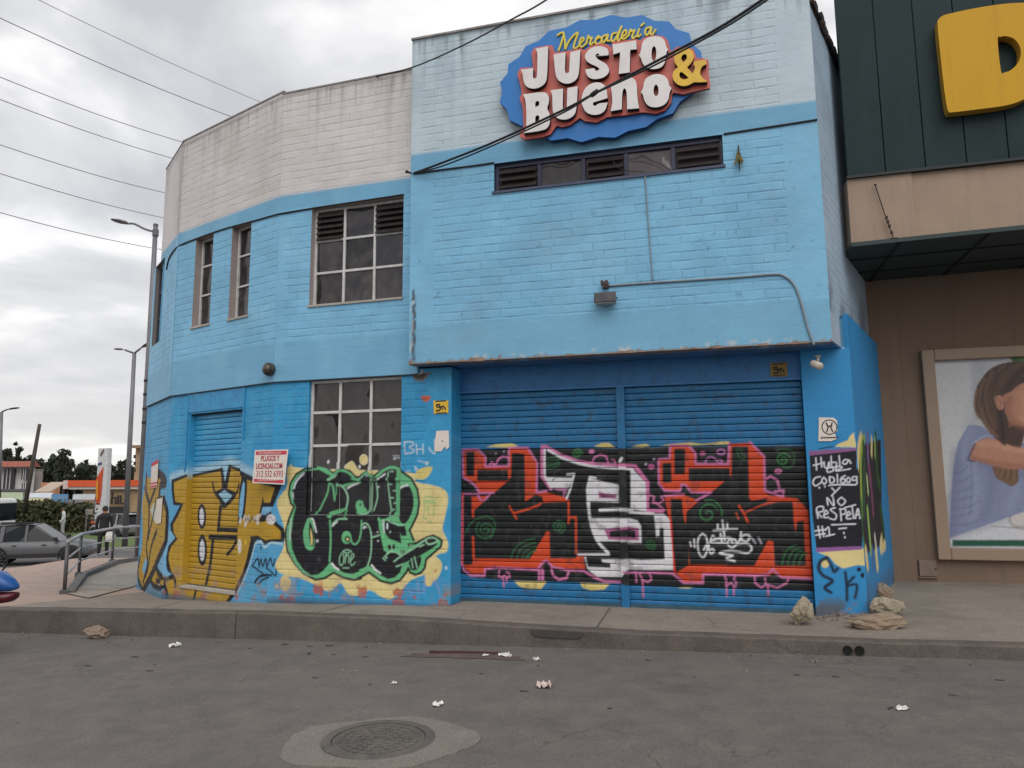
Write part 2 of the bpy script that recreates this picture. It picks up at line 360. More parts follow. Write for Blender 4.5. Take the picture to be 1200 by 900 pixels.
class Painter:
    """spray strokes traced as (x, y) of enlarged crops of the picture and carried onto the wall's own plane"""
    def __init__(s, *cv): s.cv = cv; s.T = (0, 0, 1)
    def t(s, x, y, k): s.T = (x, y, k); return s
    def _uz(s, c, pts, T=None):
        x, y, k = T or s.T; out = []
        for p in pts:
            if len(p) == 3: xx, yy, kk = p[2]; q = (xx+p[0]/kk, yy+p[1]/kk)
            else: q = (x+p[0]/k, y+p[1]/k)
            out.append(c.pl.uz(*q))
        return np.array(out)
    def P(s, rgb, pts, sm=False, a=None, op=1.):
        for c in s.cv:
            q = s._uz(c, pts); c.poly(smooth_path(q, True, 5) if sm else q, rgb, a, op)
    def S(s, rgb, w, pts, sm=True, a=None, soft=.006, op=1.):
        for c in s.cv:
            q = s._uz(c, pts); v_ = c.pl.pt(*q[0])-CAM; d = np.dot(v_, FF)/FPX/max(abs(np.dot(v_, c.pl.n))/np.linalg.norm(v_), .12)**.5
            c.stroke(smooth_path(q, False, 5) if sm else q, w*d, rgb, a, soft, op)
    def E(s, rgb, cx, cy, rx, ry, rot=0, **k):
        t = np.linspace(0, 2*math.pi, 20, endpoint=False); c_, s_ = math.cos(rot), math.sin(rot)
        s.P(rgb, [(cx+rx*math.cos(a)*c_-ry*math.sin(a)*s_, cy+rx*math.cos(a)*s_+ry*math.sin(a)*c_) for a in t], **k)
    def ring(s, rgb, w, cx, cy, rx, ry=None, a0=0, a1=360, **k):
        ry = ry or rx; s.S(rgb, w, [(cx+rx*math.cos(rad(a)), cy+ry*math.sin(rad(a))) for a in np.linspace(a0, a1, 16)], **k)
    def spiral(s, rgb, w, cx, cy, r, turns=2.3, a0=0, **k):
        s.S(rgb, w, [(cx+r*t*math.cos(a0+turns*2*math.pi*t), cy+r*t*math.sin(a0+turns*2*math.pi*t)) for t in np.linspace(.12, 1, 30)], **k)

cvA = Canvas(PA, -2.62, .02, -.35, 3.02, .0045, LOWB); cvB = Canvas(PB, -2.6, .06, -.45, 3.02, .0045, LOWB); cvC = Canvas(PC, -2.1, .06, -.5, 3.1, .006, LOWB)
cvS = Canvas(PS, -3.2, 1.05, .05, 3.1, .0045, (33, 110, 158), 0); cvP = Canvas(PP, .95, 1.55, -.1, 3.45, .0045, (48, 138, 194), 0); cvQ = Canvas(PQ, -.05, 2.5, -.1, 3.5, .008, (46, 132, 188), 0)
for i, c in enumerate((cvA, cvB, cvC)):
    c.blotch((88, 172, 212), .35, .35, .5, 20+i, width=.2); c.blotch((44, 132, 186), .35, .5, .5, 24+i, width=.2)
cvA.rect(-.34, .05, -1, 3.1, None, .12); cvA.rect(-2.62, -2.38, -1, 3.1, None, .35); cvB.rect(-.62, -.45, -1, 3.1, None, .3); cvB.rect(-2.6, -2.3, -1, 3.1, None, .35)
cvS.blotch((32, 104, 158), .45, .3, .5, 31, width=.2)

# ---- mustard lettering round the corner (C, B, A)
MUS = (182, 144, 40); SKY = (122, 180, 214); HALO = (176, 208, 222)
g = Painter(cvA, cvB, cvC)
T1, T2, T3, T4, T5, T6, T7, T8 = (150, 530, 9), (150, 620, 9), (240, 530, 9), (240, 620, 9), (320, 520, 9), (320, 610, 9), (420, 520, 9), (420, 610, 9)
gY = g; gY.t(0, 0, 1)
gY.P(SKY, [(168, 600), (196, 565), (330, 552), (345, 570), (345, 700), (292, 704), (160, 700), (163, 660)], op=.35)
gY.S(HALO, 7, [(201, 560), (218, 553.5), (253, 545.5), (262, 541), (281, 547.5), (296, 555)], soft=.08, op=.75, sm=False)
gY.P((96, 152, 186), [(150, 697), (260, 702), (345, 703), (345, 730), (150, 730)], op=.5)
body = [(201, 562), (218, 556), (253, 548.5), (256, 569), (258, 569), (262.5, 544.5), (281, 551), (294.5, 558), (316, 566), (330.5, 567.5), (320, 594), (311, 594), (310, 603), (316, 601), (326, 614), (332, 622), (332, 635), (324.5, 634.5), (311, 637), (302, 630.5), (299, 636), (292.5, 658), (287, 674.5), (279.5, 692), (268, 707), (196.5, 706), (193, 691), (191, 682), (196, 677), (201, 676), (196, 668), (193.5, 655), (194, 647), (198, 638), (204, 630), (200, 624), (199.5, 614), (206, 602), (211, 592.5), (203, 592), (201, 574)]
gY.P((150, 196, 218), [(261, 545), (263, 548), (258.5, 573), (255, 573), (254.5, 548)])
gY.P(BLACK, body)
gY.P(MUS, [(204, 565), (219, 559), (252.5, 552), (254, 571), (256.5, 573.5), (260.5, 571), (264.5, 549), (280, 555), (283, 559.5), (281.5, 570), (279, 595), (278, 615), (285, 607), (286.5, 595), (288, 575), (288.5, 562), (314, 569.5), (322, 571), (316.5, 589), (306.5, 589), (305.5, 600), (304, 605), (308, 612), (316, 608), (323, 615), (329, 623), (329, 631.5), (311, 633), (301.5, 627.5), (294.5, 629), (292, 640), (289, 655), (284, 671), (276, 688), (264, 705.5), (198.5, 705), (196, 690), (193.5, 683), (198, 680), (204, 678), (200, 667), (197.5, 655), (198, 648), (201, 640), (208, 632), (203.5, 624), (203, 615), (209.5, 603), (215, 590), (205.5, 588), (204, 575)])
gY.t(*T3); Bk = lambda w, pts, sm=True: gY.S(BLACK, w, pts, sm)
gY.P(SKY, [(405, 300), (425, 335), (410, 560), (390, 680), (360, 690), (355, 560), (372, 400)]); gY.P((158, 200, 222), [(160, 165), (192, 160), (170, 330), (150, 330)])
Bk(3.2, [(402, 270), (372, 400), (352, 560), (345, 760)]); Bk(3.4, [(432, 280), (432, 420), (408, 660)]); Bk(4, [(122, 180), (150, 360)]); Bk(4, [(205, 150), (163, 360)])
gY.P(BLACK, [(60, 415), (150, 365), (285, 430), (270, 460), (215, 540), (150, 595), (95, 510)]); gY.P((150, 194, 214), [(90, 440), (155, 400), (236, 460), (165, 540)])
Bk(2.2, [(28, 320), (50, 420), (100, 500), (140, 580)]); Bk(2.2, [(305, 330), (285, 420), (230, 510), (160, 580)]); Bk(4.2, [(112, 580), (85, 825)]); Bk(3.8, [(85, 815), (322, 825)], False)
gY.P(BLACK, [(612, 465), (625, 530), (722, 535), (705, 575), (603, 570), (590, 640), (575, 640)]); gY.P(BLACK, [(690, 325), (812, 335), (800, 382), (715, 575), (700, 560), (745, 375), (690, 350)])
gY.P(SKY, [(610, 578), (712, 578), (690, 625), (640, 660), (592, 655)])
Bk(3.5, [(575, 718), (640, 700), (690, 645)]); Bk(4, [(745, 755), (828, 830), (828, 900)])
for x, y, r in ((375, 720, 24), (420, 690, 22), (455, 700, 25), (430, 755, 22), (520, 700, 20), (555, 690, 26), (560, 735, 22), (585, 665, 14)): gY.E((214, 210, 212), x, y, r*.6, r*1.5, .2, op=.85)
gY.E((218, 214, 214), 697, 708, 50, 55); gY.S((160, 150, 160), 1, [(660, 700), (690, 680), (720, 720), (740, 700)]); gY.S((60, 60, 70), .9, [(420, 690), (440, 720), (455, 690), (470, 740), (500, 690), (530, 730)])
gY.t(*T4); Bk(4.6, [(-5, 88), (120, 92), (292, 95)], False); Bk(3.4, [(318, 10), (300, 80), (240, 200), (178, 272)]); Bk(3.4, [(28, 95), (12, 230), (-8, 440)]); gY.t(*T2); Bk(3.6, [(842, 90), (815, 330), (762, 600)])
gY.t(*T4); Bk(3, [(490, 95), (560, 95), (632, 140), (690, 125), (825, 118)])
gY.E((216, 212, 206), 367, 180, 20, 78); gY.E((226, 200, 60), 432, 140, 9, 26)
gY.S(HALO, 2.2, [(530, 160), (590, 130), (632, 190), (700, 145), (815, 160)]); gY.S(HALO, 1.8, [(530, 150), (480, 350), (420, 510), (340, 680)], op=.8)
for w, p in ((1.7, [(500, 388), (560, 310), (572, 395), (592, 318), (612, 392), (642, 312), (655, 392), (692, 308), (718, 392), (742, 315)]), (1.6, [(500, 388), (560, 430), (615, 472)]), (1.7, [(650, 410), (700, 450), (748, 492), (752, 400)]), (2.3, [(528, 560), (575, 505), (640, 485), (702, 488)]), (1.8, [(570, 575), (610, 535), (672, 510)]), (1.8, [(590, 190), (590, 210)])): gY.S((22, 30, 48), w, p)
gY.t(*T1)
for y, ry in ((680, 135),): gY.E(BLACK, 722, y, 46, ry); gY.E((212, 214, 222), 720, y, 24, ry*.72)
gY.t(*T2); gY.E(BLACK, 724, 228, 50, 168); gY.E((212, 214, 222), 722, 228, 28, 116)
gY.P((98, 158, 194), [(495, 480), (470, 500), (395, 560), (390, 640), (420, 760), (150, 760), (90, 690), (95, 500), (150, 640), (240, 540), (300, 400)], op=.9)
gY.P(MUS, [(290, 420), (330, 480), (375, 545), (372, 600), (320, 612), (262, 572), (243, 530)]); Bk(2.8, [(238, 545), (270, 595), (330, 620), (385, 605)]); gY.E((230, 226, 205), 330, 580, 10, 14); Bk(2.6, [(300, 540), (335, 555)])
gY.P(SKY, [(400, 0), (440, 0), (498, 90), (425, 180), (402, 300), (402, 430), (452, 490), (410, 515), (332, 470), (300, 400), (318, 320), (382, 240), (396, 100)])
gY.S(HALO, 1.4, [(303, 400), (340, 475), (412, 515), (450, 490)]); Bk(3.6, [(298, 410), (335, 485), (400, 528), (462, 500)]); Bk(3.2, [(470, 490), (494, 530), (498, 605)]); Bk(3, [(716, 640), (692, 752)]); Bk(3, [(385, 560), (395, 640), (425, 765)])
gY.P(MUS, [(190, 250, T1), (235, 275, T1), (320, 215, T1), (378, 260, T1), (398, 320, T1), (345, 345, T1), (335, 440, T1), (390, 500, T1), (412, 700, T1), (395, 880, T1), (388, 150), (325, 290), (250, 480), (160, 645), (108, 520), (108, 390), (145, 200), (155, 0), (150, 560, T1), (170, 400, T1)], sm=True)
gY.P(SKY, [(185, 300), (207, 370), (180, 492), (148, 430)]); gY.P((196, 204, 196), [(235, 600, T1), (290, 510, T1), (300, 760, T1), (260, 690, T1)])
for w, p in ((3.2, [(195, 240, T1), (192, 420, T1), (222, 560, T1), (214, 900, T1)]), (4.5, [(318, 222, T1), (372, 262, T1), (398, 325, T1), (345, 345, T1), (332, 440, T1)]), (3, [(285, 390, T1), (222, 560, T1)]), (5, [(378, 500, T1), (412, 640, T1), (405, 880, T1), (392, 150), (330, 290), (250, 480), (162, 645)]),
             (2.4, [(292, 510, T1), (262, 690, T1), (222, 860, T1)]), (2.6, [(302, 830, T1), (280, 900, T1)]), (2.4, [(218, 0), (194, 200), (207, 340), (180, 480), (160, 560)]), (2.6, [(290, 40), (242, 200), (212, 400), (180, 500)]), (2.6, [(125, 300), (106, 430), (112, 545), (155, 640)]), (2.8, [(150, 640), (150, 690)])): Bk(w, p)
gY.E((62, 44, 84), 185, 380, 22, 55) if False else None
gY.t(*T1); gY.E((70, 60, 96), 182, 385, 18, 45, op=.7)

# ---- green and black bubble letters on the bay with the window (A)
CRE = (222, 204, 142); GRN = (104, 184, 128); LGR = (150, 204, 166)
q = Painter(cvA); q.t(*T5)
q.P(CRE, [(190, 220), (330, 260), (520, 300, T7), (600, 398, T7), (780, 437, T7), (900, 480, T7), (945, 560, T7), (930, 700, T7), (888, 880, T7), (900, 130, T8), (945, 230, T8), (930, 330, T8), (850, 355, T8), (720, 440, T8), (700, 560, T8), (620, 600, T8), (540, 640, T8), (450, 740, T8), (345, 830, T8), (230, 800, T8), (130, 737, T8), (20, 770, T8), (930, 790, T6), (800, 782, T6), (715, 662, T6), (640, 720, T6), (570, 745, T6), (450, 680, T6), (290, 610, T6), (180, 590, T6), (60, 542, T6), (25, 460, T6), (95, 320, T6), (120, 200, T6), (110, 860), (42, 632), (100, 520), (150, 440), (145, 290)], sm=True, a=1)
q.P(CRE, [(720, 250), (800, 182), (850, 240), (888, 330), (860, 362), (790, 290)], sm=True, a=1); q.E(CRE, 932, 170, 48, 60, a=1); q.E((214, 206, 190), 885, 245, 17, 20, a=1); q.S((170, 150, 90), .8, [(900, 190), (915, 150), (945, 145)])
q.P((216, 214, 214), [(530, 195), (550, 165), (566, 190), (545, 218)], a=1); q.t(*T7); q.P((170, 170, 172), [(330, 120), (405, 118), (405, 180), (385, 150), (360, 175), (335, 170)], a=1); q.S((40, 34, 34), 1, [(335, 140), (395, 135)], False)
q.t(*T8); q.P(CRE, [(790, 370), (870, 430), (880, 505), (840, 600), (785, 650), (760, 692), (712, 680), (700, 580), (718, 440)], sm=True); q.S((176, 110, 60), 1.4, [(800, 540), (825, 520)])
q.t(*T6); q.E(CRE, 130, 660, 58, 86); q.E((200, 214, 176), 40, 690, 20, 24); q.t(*T7); q.P((214, 196, 120), [(600, 365), (612, 290), (690, 250), (775, 245), (770, 290), (730, 350), (680, 377)], sm=True)
q.P((198, 206, 212), [(588, 225), (625, 262), (605, 290)]); q.E((205, 212, 220), 722, 208, 18, 16); q.S((180, 196, 214), 1.2, [(630, 178), (690, 195), (740, 190)]); q.S((150, 186, 214), 1.2, [(500, 300), (520, 282), (548, 288)])
for p in ([(690, 590), (710, 560), (760, 560), (820, 590), (700, 600)], [(690, 630), (820, 630)], [(700, 650), (690, 780), (720, 790)], [(800, 650), (790, 770)], [(720, 700), (740, 660), (740, 760)], [(690, 610), (800, 612)], [(740, 810), (770, 830)]): q.S((110, 184, 110), 1.2, p, op=.75)
q.S((176, 186, 110), .8, [(830, 560), (880, 585)]); q.S((176, 186, 110), .8, [(840, 640), (870, 600)])
O = [(340, 262, T5), (245, 320, T5), (182, 420, T5), (164, 530, T5), (188, 630, T5), (222, 662, T5), (172, 780, T5), (140, 890, T5), (128, 150, T6), (150, 320, T6), (230, 460, T6), (320, 560, T6), (450, 626, T6), (540, 610, T6), (640, 550, T6), (740, 602, T6), (850, 626, T6), (930, 610, T6), (0, 610, T8), (110, 548, T8), (170, 590, T8), (240, 640, T8), (350, 665, T8), (440, 630, T8), (510, 540, T8), (526, 500, T8), (545, 548, T8), (600, 573, T8), (662, 550, T8), (700, 500, T8), (715, 410, T8), (870, 275, T8), (882, 212, T8), (850, 188, T8), (790, 158, T8), (720, 178, T8), (595, 245, T8), (585, 212, T8), (540, 100, T8), (560, 880, T7), (622, 750, T7), (642, 620, T7), (622, 480, T7), (560, 368, T7), (455, 292, T7), (420, 252, T7), (340, 230, T7), (250, 250, T7), (170, 310, T7), (125, 345, T7), (60, 292, T7), (5, 330, T7), (880, 355, T5), (835, 350, T5), (780, 290, T5), (690, 268, T5), (600, 312, T5), (540, 270, T5), (440, 244, T5)]
q.P(GRN, O, a=1); q.S(BLACK, 2.3, O+[O[0]], False, a=1)
K = lambda pts, sm=True: q.P(BLACK, pts, sm, a=1)
K([(330, 287, T5), (450, 275, T5), (550, 330, T5), (600, 335, T5), (690, 292, T5), (760, 312, T5), (820, 375, T5), (890, 400, T5), (10, 352, T7), (60, 320, T7), (110, 352, T7), (150, 362, T7), (200, 305, T7), (290, 265, T7), (375, 272, T7), (375, 400, T7), (372, 740, T7), (290, 790, T7), (215, 800, T7), (215, 60, T8), (235, 160, T8), (270, 320, T8), (330, 332, T8), (400, 340, T8), (450, 380, T8), (468, 460, T8), (440, 545, T8), (385, 600, T8), (310, 617, T8), (220, 572, T8), (150, 502, T8), (100, 470, T8), (60, 500, T8), (0, 520, T8), (920, 530, T6), (840, 566, T6), (750, 552, T6), (680, 512, T6), (605, 440, T6), (570, 480, T6), (530, 530, T6), (470, 572, T6), (400, 577, T6), (320, 520, T6), (250, 420, T6), (200, 300, T6), (188, 150, T6), (200, 890, T5), (212, 780, T5), (242, 662, T5), (218, 625, T5), (198, 540, T5), (214, 430, T5), (262, 340, T5)], False)
q.P(GRN, [(370, 390, T7), (440, 380, T7), (520, 380, T7), (470, 430, T7), (440, 470, T7), (425, 560, T7), (420, 700, T7), (440, 820, T7), (420, 850, T7), (375, 790, T7), (368, 700, T7)], a=1)
K([(440, 472, T7), (520, 438, T7), (570, 520, T7), (582, 640, T7), (550, 760, T7), (490, 842, T7), (442, 820, T7), (420, 700, T7), (425, 560, T7)])
q.P(GRN, [(215, 800, T7), (290, 790, T7), (265, 60, T8), (280, 140, T8), (320, 190, T8), (455, 242, T8), (600, 215, T8), (560, 300, T8), (380, 420, T8), (300, 350, T8), (245, 200, T8), (215, 60, T8)], a=1)
q.t(*T8); K([(285, 0), (345, 0), (430, 70), (455, 242), (322, 190), (285, 140), (268, 60)], False); K([(405, 60), (490, 50), (512, 160), (455, 162)], False); K([(305, 260), (385, 250), (385, 300), (320, 310)], False)
K([(290, 370), (330, 335), (400, 338), (450, 378), (420, 420), (300, 460)])
q.P(BLACK, [(515, 240), (600, 235), (555, 270), (530, 280)], a=1); q.P((206, 200, 150), [(535, 255), (570, 255), (545, 268)]); K([(440, 310), (500, 330), (460, 360)], False); q.P((196, 206, 170), [(455, 320), (475, 335), (460, 348)])
K([(370, 430), (480, 350), (600, 280), (690, 200), (780, 180), (832, 200), (832, 252), (770, 300), (650, 372), (520, 432), (400, 484)], False); K([(538, 430), (650, 380), (662, 420), (640, 490), (612, 522), (560, 522), (540, 480)])
for w, p in ((1.8, [(375, 432), (480, 355), (600, 282), (700, 205), (770, 180), (830, 200), (815, 230), (740, 250), (710, 215)]), (1.5, [(640, 275), (668, 268)]), (1.5, [(665, 262), (692, 255)]), (1.6, [(400, 484), (470, 460)]), (1.6, [(140, 180), (220, 155)]), (1.8, [(290, 372), (330, 332), (400, 335), (450, 375)]), (1.5, [(260, 395), (285, 420)]), (1.5, [(275, 375), (300, 395)]), (1.4, [(590, 380), (620, 500)]), (1.2, [(560, 400), (575, 500)]), (1.4, [(350, 250), (352, 310)]), (1.6, [(100, 470), (132, 350), (135, 150), (110, 60), (70, 25), (40, 50)]), (1.3, [(35, 0), (30, 120), (5, 220)])): q.S(LGR, w, p, a=1)
q.E((214, 222, 224), 305, 60, 10, 36, a=1); q.E((190, 205, 200), 335, 118, 8, 12); q.E((200, 210, 205), 203, 122, 8, 9); q.E((200, 210, 205), 207, 215, 9, 10); q.S((210, 216, 216), 1.8, [(262, 0), (270, 120)], a=1)
q.S((226, 226, 226), 2, [(140, 470), (180, 520), (232, 556)]); q.E((205, 215, 215), 68, 75, 22, 18); q.E(BLACK, 75, 85, 10, 12)
q.t(*T6)
q.P(GRN, [(365, 790, T5), (402, 790, T5), (432, 870, T5), (428, 130), (440, 220), (430, 290), (395, 316), (350, 292), (325, 222), (318, 120), (340, 40)], sm=True, a=1); K([(385, 20), (412, 60), (432, 180), (424, 272), (395, 252), (378, 150)]); q.P((216, 196, 126), [(395, 80), (418, 180), (412, 266), (396, 222)], sm=True)
q.S((220, 222, 222), 2, [(405, 790, T5), (425, 0), (455, 120)], a=1); q.E((196, 196, 202), 466, 215, 15, 17)
q.E(GRN, 775, 178, 52, 68); q.E(BLACK, 786, 196, 30, 34); q.E((218, 200, 140), 785, 196, 13, 16); q.S(GRN, 1.8, [(818, 185), (835, 235), (865, 250), (900, 220), (925, 130), (932, 0)], a=1)
q.S(GRN, 2.2, [(600, 0), (608, 200), (596, 430)], a=1); q.P(GRN, [(570, 790, T5), (612, 890, T5), (610, 40), (590, 30)], a=1)
for p in ([(720, 345), (700, 400), (702, 450), (718, 475), (738, 450), (748, 390), (735, 345)], [(768, 350), (760, 450)], [(766, 380), (790, 360), (800, 400), (798, 450)], [(820, 420), (850, 380), (845, 350), (825, 370), (818, 440), (830, 475), (865, 440)], [(735, 325), (780, 308), (825, 325), (780, 342), (740, 330)], [(738, 500), (802, 500)]): q.S(LGR, 1.3, p, op=.9)
q.S((228, 226, 226), 2, [(620, 450), (650, 490), (692, 518)]); q.S((214, 218, 218), 2.2, [(628, 55), (655, 25), (675, 12)], a=1); q.S(LGR, 1.6, [(630, 840, T5), (690, 795, T5), (780, 795, T5)], a=1); q.S((120, 150, 130), 1.6, [(150, 60), (155, 280), (225, 440), (320, 555), (420, 590)], op=.8); q.S((205, 210, 210), 1.6, [(178, 200), (184, 30), (192, 800, T5)], a=1)
q.E((84, 78, 84), 485, 410, 22, 30, op=.5)
q.t(*T5)
for rgb, w, p in ((GRN, 3, [(440, 252), (520, 275), (585, 330)]), (GRN, 2.6, [(560, 375), (610, 325), (690, 283), (770, 312), (825, 370)]), (GRN, 3, [(700, 455), (770, 430), (890, 405)]), (GRN, 2, [(560, 420), (545, 520), (500, 620), (435, 745)]), (GRN, 2.4, [(565, 420), (600, 450), (612, 540), (618, 600)]), (GRN, 2.2, [(622, 590), (640, 520), (642, 420)]), (GRN, 1.8, [(645, 440), (648, 530)]), (LGR, 2, [(660, 430), (715, 470), (755, 550), (755, 620), (735, 690), (700, 705)]), (GRN, 1.8, [(745, 700), (758, 775)]), (LGR, 1.8, [(560, 385), (590, 370), (650, 325)])): q.S(rgb, w, p, a=1)
q.P(GRN, [(582, 720), (690, 690), (745, 690), (700, 735), (640, 745), (600, 790), (565, 770)], a=1); q.P(GRN, [(840, 650), (868, 602), (912, 615), (932, 670), (990, 722), (960, 752), (900, 752), (860, 722)], sm=True, a=1); q.P(BLACK, [(882, 622), (902, 650), (882, 672)], a=1)
q.S((198, 206, 214), 2.2, [(325, 312), (270, 365), (235, 420), (220, 470)]); q.S((214, 218, 226), 1.6, [(208, 520), (211, 575)]); q.S((220, 222, 222), 2, [(756, 472), (800, 445), (870, 418)], a=1); q.E((150, 180, 170), 905, 360, 14, 10, a=1)
q.t(*T7)
for rgb, w, p in ((LGR, 1.5, [(118, 370), (112, 560), (105, 700), (60, 742), (0, 742)]), (LGR, 1.5, [(150, 385), (172, 560), (130, 712)]), (LGR, 1.5, [(288, 300), (282, 380), (298, 560), (322, 745)]), (LGR, 1.4, [(300, 430), (325, 432)]), (LGR, 1.4, [(340, 500), (365, 497)]), (LGR, 1.4, [(305, 575), (340, 575)]), (LGR, 1.4, [(345, 632), (372, 628)]), (LGR, 1.4, [(325, 700), (350, 700)]), (GRN, 3.2, [(165, 345), (230, 285), (330, 250), (420, 280)]), (GRN, 2.4, [(405, 290), (385, 360)]), (LGR, 1.3, [(310, 295), (340, 295)]), (GRN, 2.2, [(10, 345), (60, 305), (112, 345)]), (GRN, 3, [(215, 790), (240, 880)])): q.S(rgb, w, p, a=1)
q.S((216, 220, 220), 2, [(185, 375), (215, 345), (252, 322)], a=1); q.E((200, 204, 204), 180, 460, 12, 12, a=1); q.S((214, 220, 220), 2.2, [(440, 468), (480, 445), (520, 437)]); q.E((140, 170, 190), 62, 335, 20, 16, a=1); q.S(LGR, 1.4, [(300, 800), (350, 830), (420, 855), (480, 860)], a=1)
# white tag and chipped paint on the pier
q.t(460, 430, 8.19)
for p in ([(112, 722), (120, 830)], [(112, 722), (185, 720), (200, 745), (160, 772), (200, 790), (195, 820), (120, 832)], [(228, 745), (236, 838)], [(292, 742), (294, 832)], [(232, 790), (292, 786)], [(350, 775), (372, 812), (410, 822), (400, 700)]): q.S((206, 220, 232), 1.5, p, soft=.012, op=.85)
q.P((196, 96, 62), [(268, 285), (300, 275), (372, 280), (355, 315), (325, 340), (295, 325)]); q.P((120, 96, 72), [(175, 75), (240, 60), (380, 50), (340, 90), (290, 140), (215, 130)], op=.85); q.P((70, 60, 52), [(200, 85), (320, 60), (300, 110), (240, 115)]); q.S((206, 190, 170), 1.6, [(245, 75), (285, 50), (280, 30)])
# worn base of the wall
for c, sd in ((cvA, 51), (cvB, 55)):
    c.blotch((176, 88, 66), .85, .16, .60, sd, -9, .42 if c is cvA else .2, .12, 1, .04); c.blotch((150, 130, 120), .6, .22, .56, sd+1, -9, .5, .2, 1, .08); c.blotch((70, 92, 110), .8, 1.5, .0, sd+2, -9, .19 if c is cvA else .05, .07, .4, .3)
cvC.blotch((92, 112, 122), .7, .4, .4, 57, -9, .05, .1, .4, .2)
q.t(*T8)
for p in ([(620, 640), (640, 760)], [(700, 600), (690, 760)], [(800, 640), (840, 700), (860, 780)], [(520, 720), (580, 760)]): q.S((150, 150, 200), 3, p, op=.45, soft=.02)
q.E((214, 230, 240), 925, 500, 12, 20)
for c in (cvA, cvB, cvC): c.soften(2); c.overspray(81)
for c in (cvA, cvB, cvC): c.a[..., :3] *= (.93+.14*vnoise((c.H, c.W), (.05/c.res, .05/c.res), 77, 3))[..., None]

# ---- red, black and white piece across the two big shutters and the post between them
ORG = (210, 72, 34); PNK = (206, 118, 166); WHT = (222, 220, 224); GR2 = (44, 104, 60); CR2 = (216, 196, 120); BK2 = (25, 27, 29)
S1, S2, S3, S4, S5, S6, S7, S8 = (530, 510, 9), (530, 600, 9), (630, 510, 9), (630, 600, 9), (730, 510, 9), (730, 600, 9), (840, 510, 9), (840, 600, 9)
k = Painter(cvS); k.t(*S1)
k.P(BK2, [(60, 158), (350, 150), (560, 135), (0, 135, S3), (600, 135, S3), (930, 140, S3), (60, 135, S5), (600, 120, S5), (60, 115, S7), (1100, 112, S7), (1200, 845, S8), (900, 830, S8), (0, 810, S8), (500, 790, S6), (60, 775, S6), (870, 755, S4), (200, 740, S4), (560, 720, S2), (250, 700, S2), (60, 640, S2)])
for T, ps in ((S1, [[(350, 125), (450, 95), (620, 84), (692, 112), (600, 130)]]), (S3, [[(588, 117), (680, 80), (752, 80), (822, 132), (700, 130)]]), (S5, [[(80, 125), (160, 100), (240, 90), (292, 115), (200, 128)], [(378, 115), (500, 92), (700, 75), (840, 92), (1060, 66), (1072, 98), (800, 106), (560, 112)]]), (S7, [[(0, 68), (130, 65), (140, 100), (0, 98)]]), (S2, [[(645, 730), (990, 738), (930, 820), (780, 812), (700, 785)]]), (S4, [[(440, 750), (760, 762), (700, 820), (560, 832), (470, 800)], [(0, 740), (90, 740), (40, 800), (0, 815)]]), (S6, [[(580, 795), (740, 795), (700, 808), (600, 806)]])):
    k.t(*T)
    for p in ps: k.P(CR2, p)
def pinks(T, w, paths, rgb=PNK):
    k.t(*T)
    for p in paths: k.S(rgb, w, p, False, soft=.01)
def oranges(T, polys, rgb=ORG):
    k.t(*T)
    for p in polys: k.P(rgb, p)
# left letter
oranges(S1, [[(120, 160), (268, 160), (338, 232), (338, 352), (252, 352), (252, 492), (150, 482), (120, 440)], [(245, 335), (590, 335), (590, 140), (790, 140), (888, 300), (880, 620), (762, 705), (758, 195), (625, 185), (612, 450), (588, 450), (585, 490), (250, 492)], [(245, 490), (572, 490), (430, 612), (290, 612), (225, 520)], [(195, 650), (392, 640), (300, 725), (225, 790), (222, 860), (198, 860)]])
oranges(S1, [[(140, 172), (228, 172), (224, 428), (140, 430)], [(256, 364), (583, 364), (583, 484), (256, 484)], [(625, 188), (756, 200), (750, 700), (700, 720), (600, 600), (618, 440)], [(130, 650), (195, 650), (200, 890), (130, 890)]], BK2)
k.t(*S3); k.P(ORG, [(860, 628, S1), (990, 600, S1), (62, 595), (300, 662), (312, 702), (55, 712), (45, 640), (940, 645, S1)])
for w, p in ((2.4, [(30, 720), (900, 742, S1), (780, 785, S1), (640, 825, S1)]), (2.2, [(595, 750, S1), (640, 830, S1), (672, 880, S1)]), (2.4, [(322, 690), (325, 890), (320, 115, S4)]), (2.4, [(330, 62, S4), (400, 55, S4), (402, 432, S4)])): k.S(ORG, w, p, False)
k.S(ORG, 2.6, [(213, 860, S1), (212, 40, S2)], False); k.S(ORG, 2.8, [(213, 268, S2), (222, 545, S2)], False)
k.t(*S2); k.P(ORG, [(230, 490), (812, 502), (990, 205), (85, 205, S4), (120, 210, S4), (126, 490, S4), (398, 492, S4), (420, 440, S4), (480, 458, S4), (500, 605, S4), (160, 592, S4), (85, 520, S4), (30, 585, S4), (880, 592), (345, 585), (335, 650), (200, 655), (125, 590), (110, 560), (222, 556)])
k.P(BK2, [(822, 500), (975, 232), (960, 220), (820, 380)], op=0)
pinks(S1, 2.3, [[(122, 452), (225, 522), (282, 612), (430, 606)], [(100, 620), (262, 622), (292, 690), (332, 690), (400, 612)], [(102, 150), (108, 440)], [(102, 152), (268, 150), (345, 232), (345, 330), (590, 325), (592, 132), (792, 132), (892, 292), (884, 605), (990, 590)], [(452, 310), (482, 252), (525, 222), (588, 232)], [(388, 310), (412, 285), (436, 310)]])
pinks(S1, 2.6, [[(102, 620), (100, 890)]], (220, 90, 96)); pinks(S2, 3, [[(100, 0), (98, 560)]], (222, 92, 104)); pinks(S2, 2.4, [[(98, 560), (120, 620), (190, 672), (335, 672), (342, 602), (480, 588), (890, 612), (950, 532), (85, 512, S4), (150, 580, S4), (300, 615, S4), (480, 622, S4), (600, 695, S4), (700, 735, S4), (870, 742, S4)]])
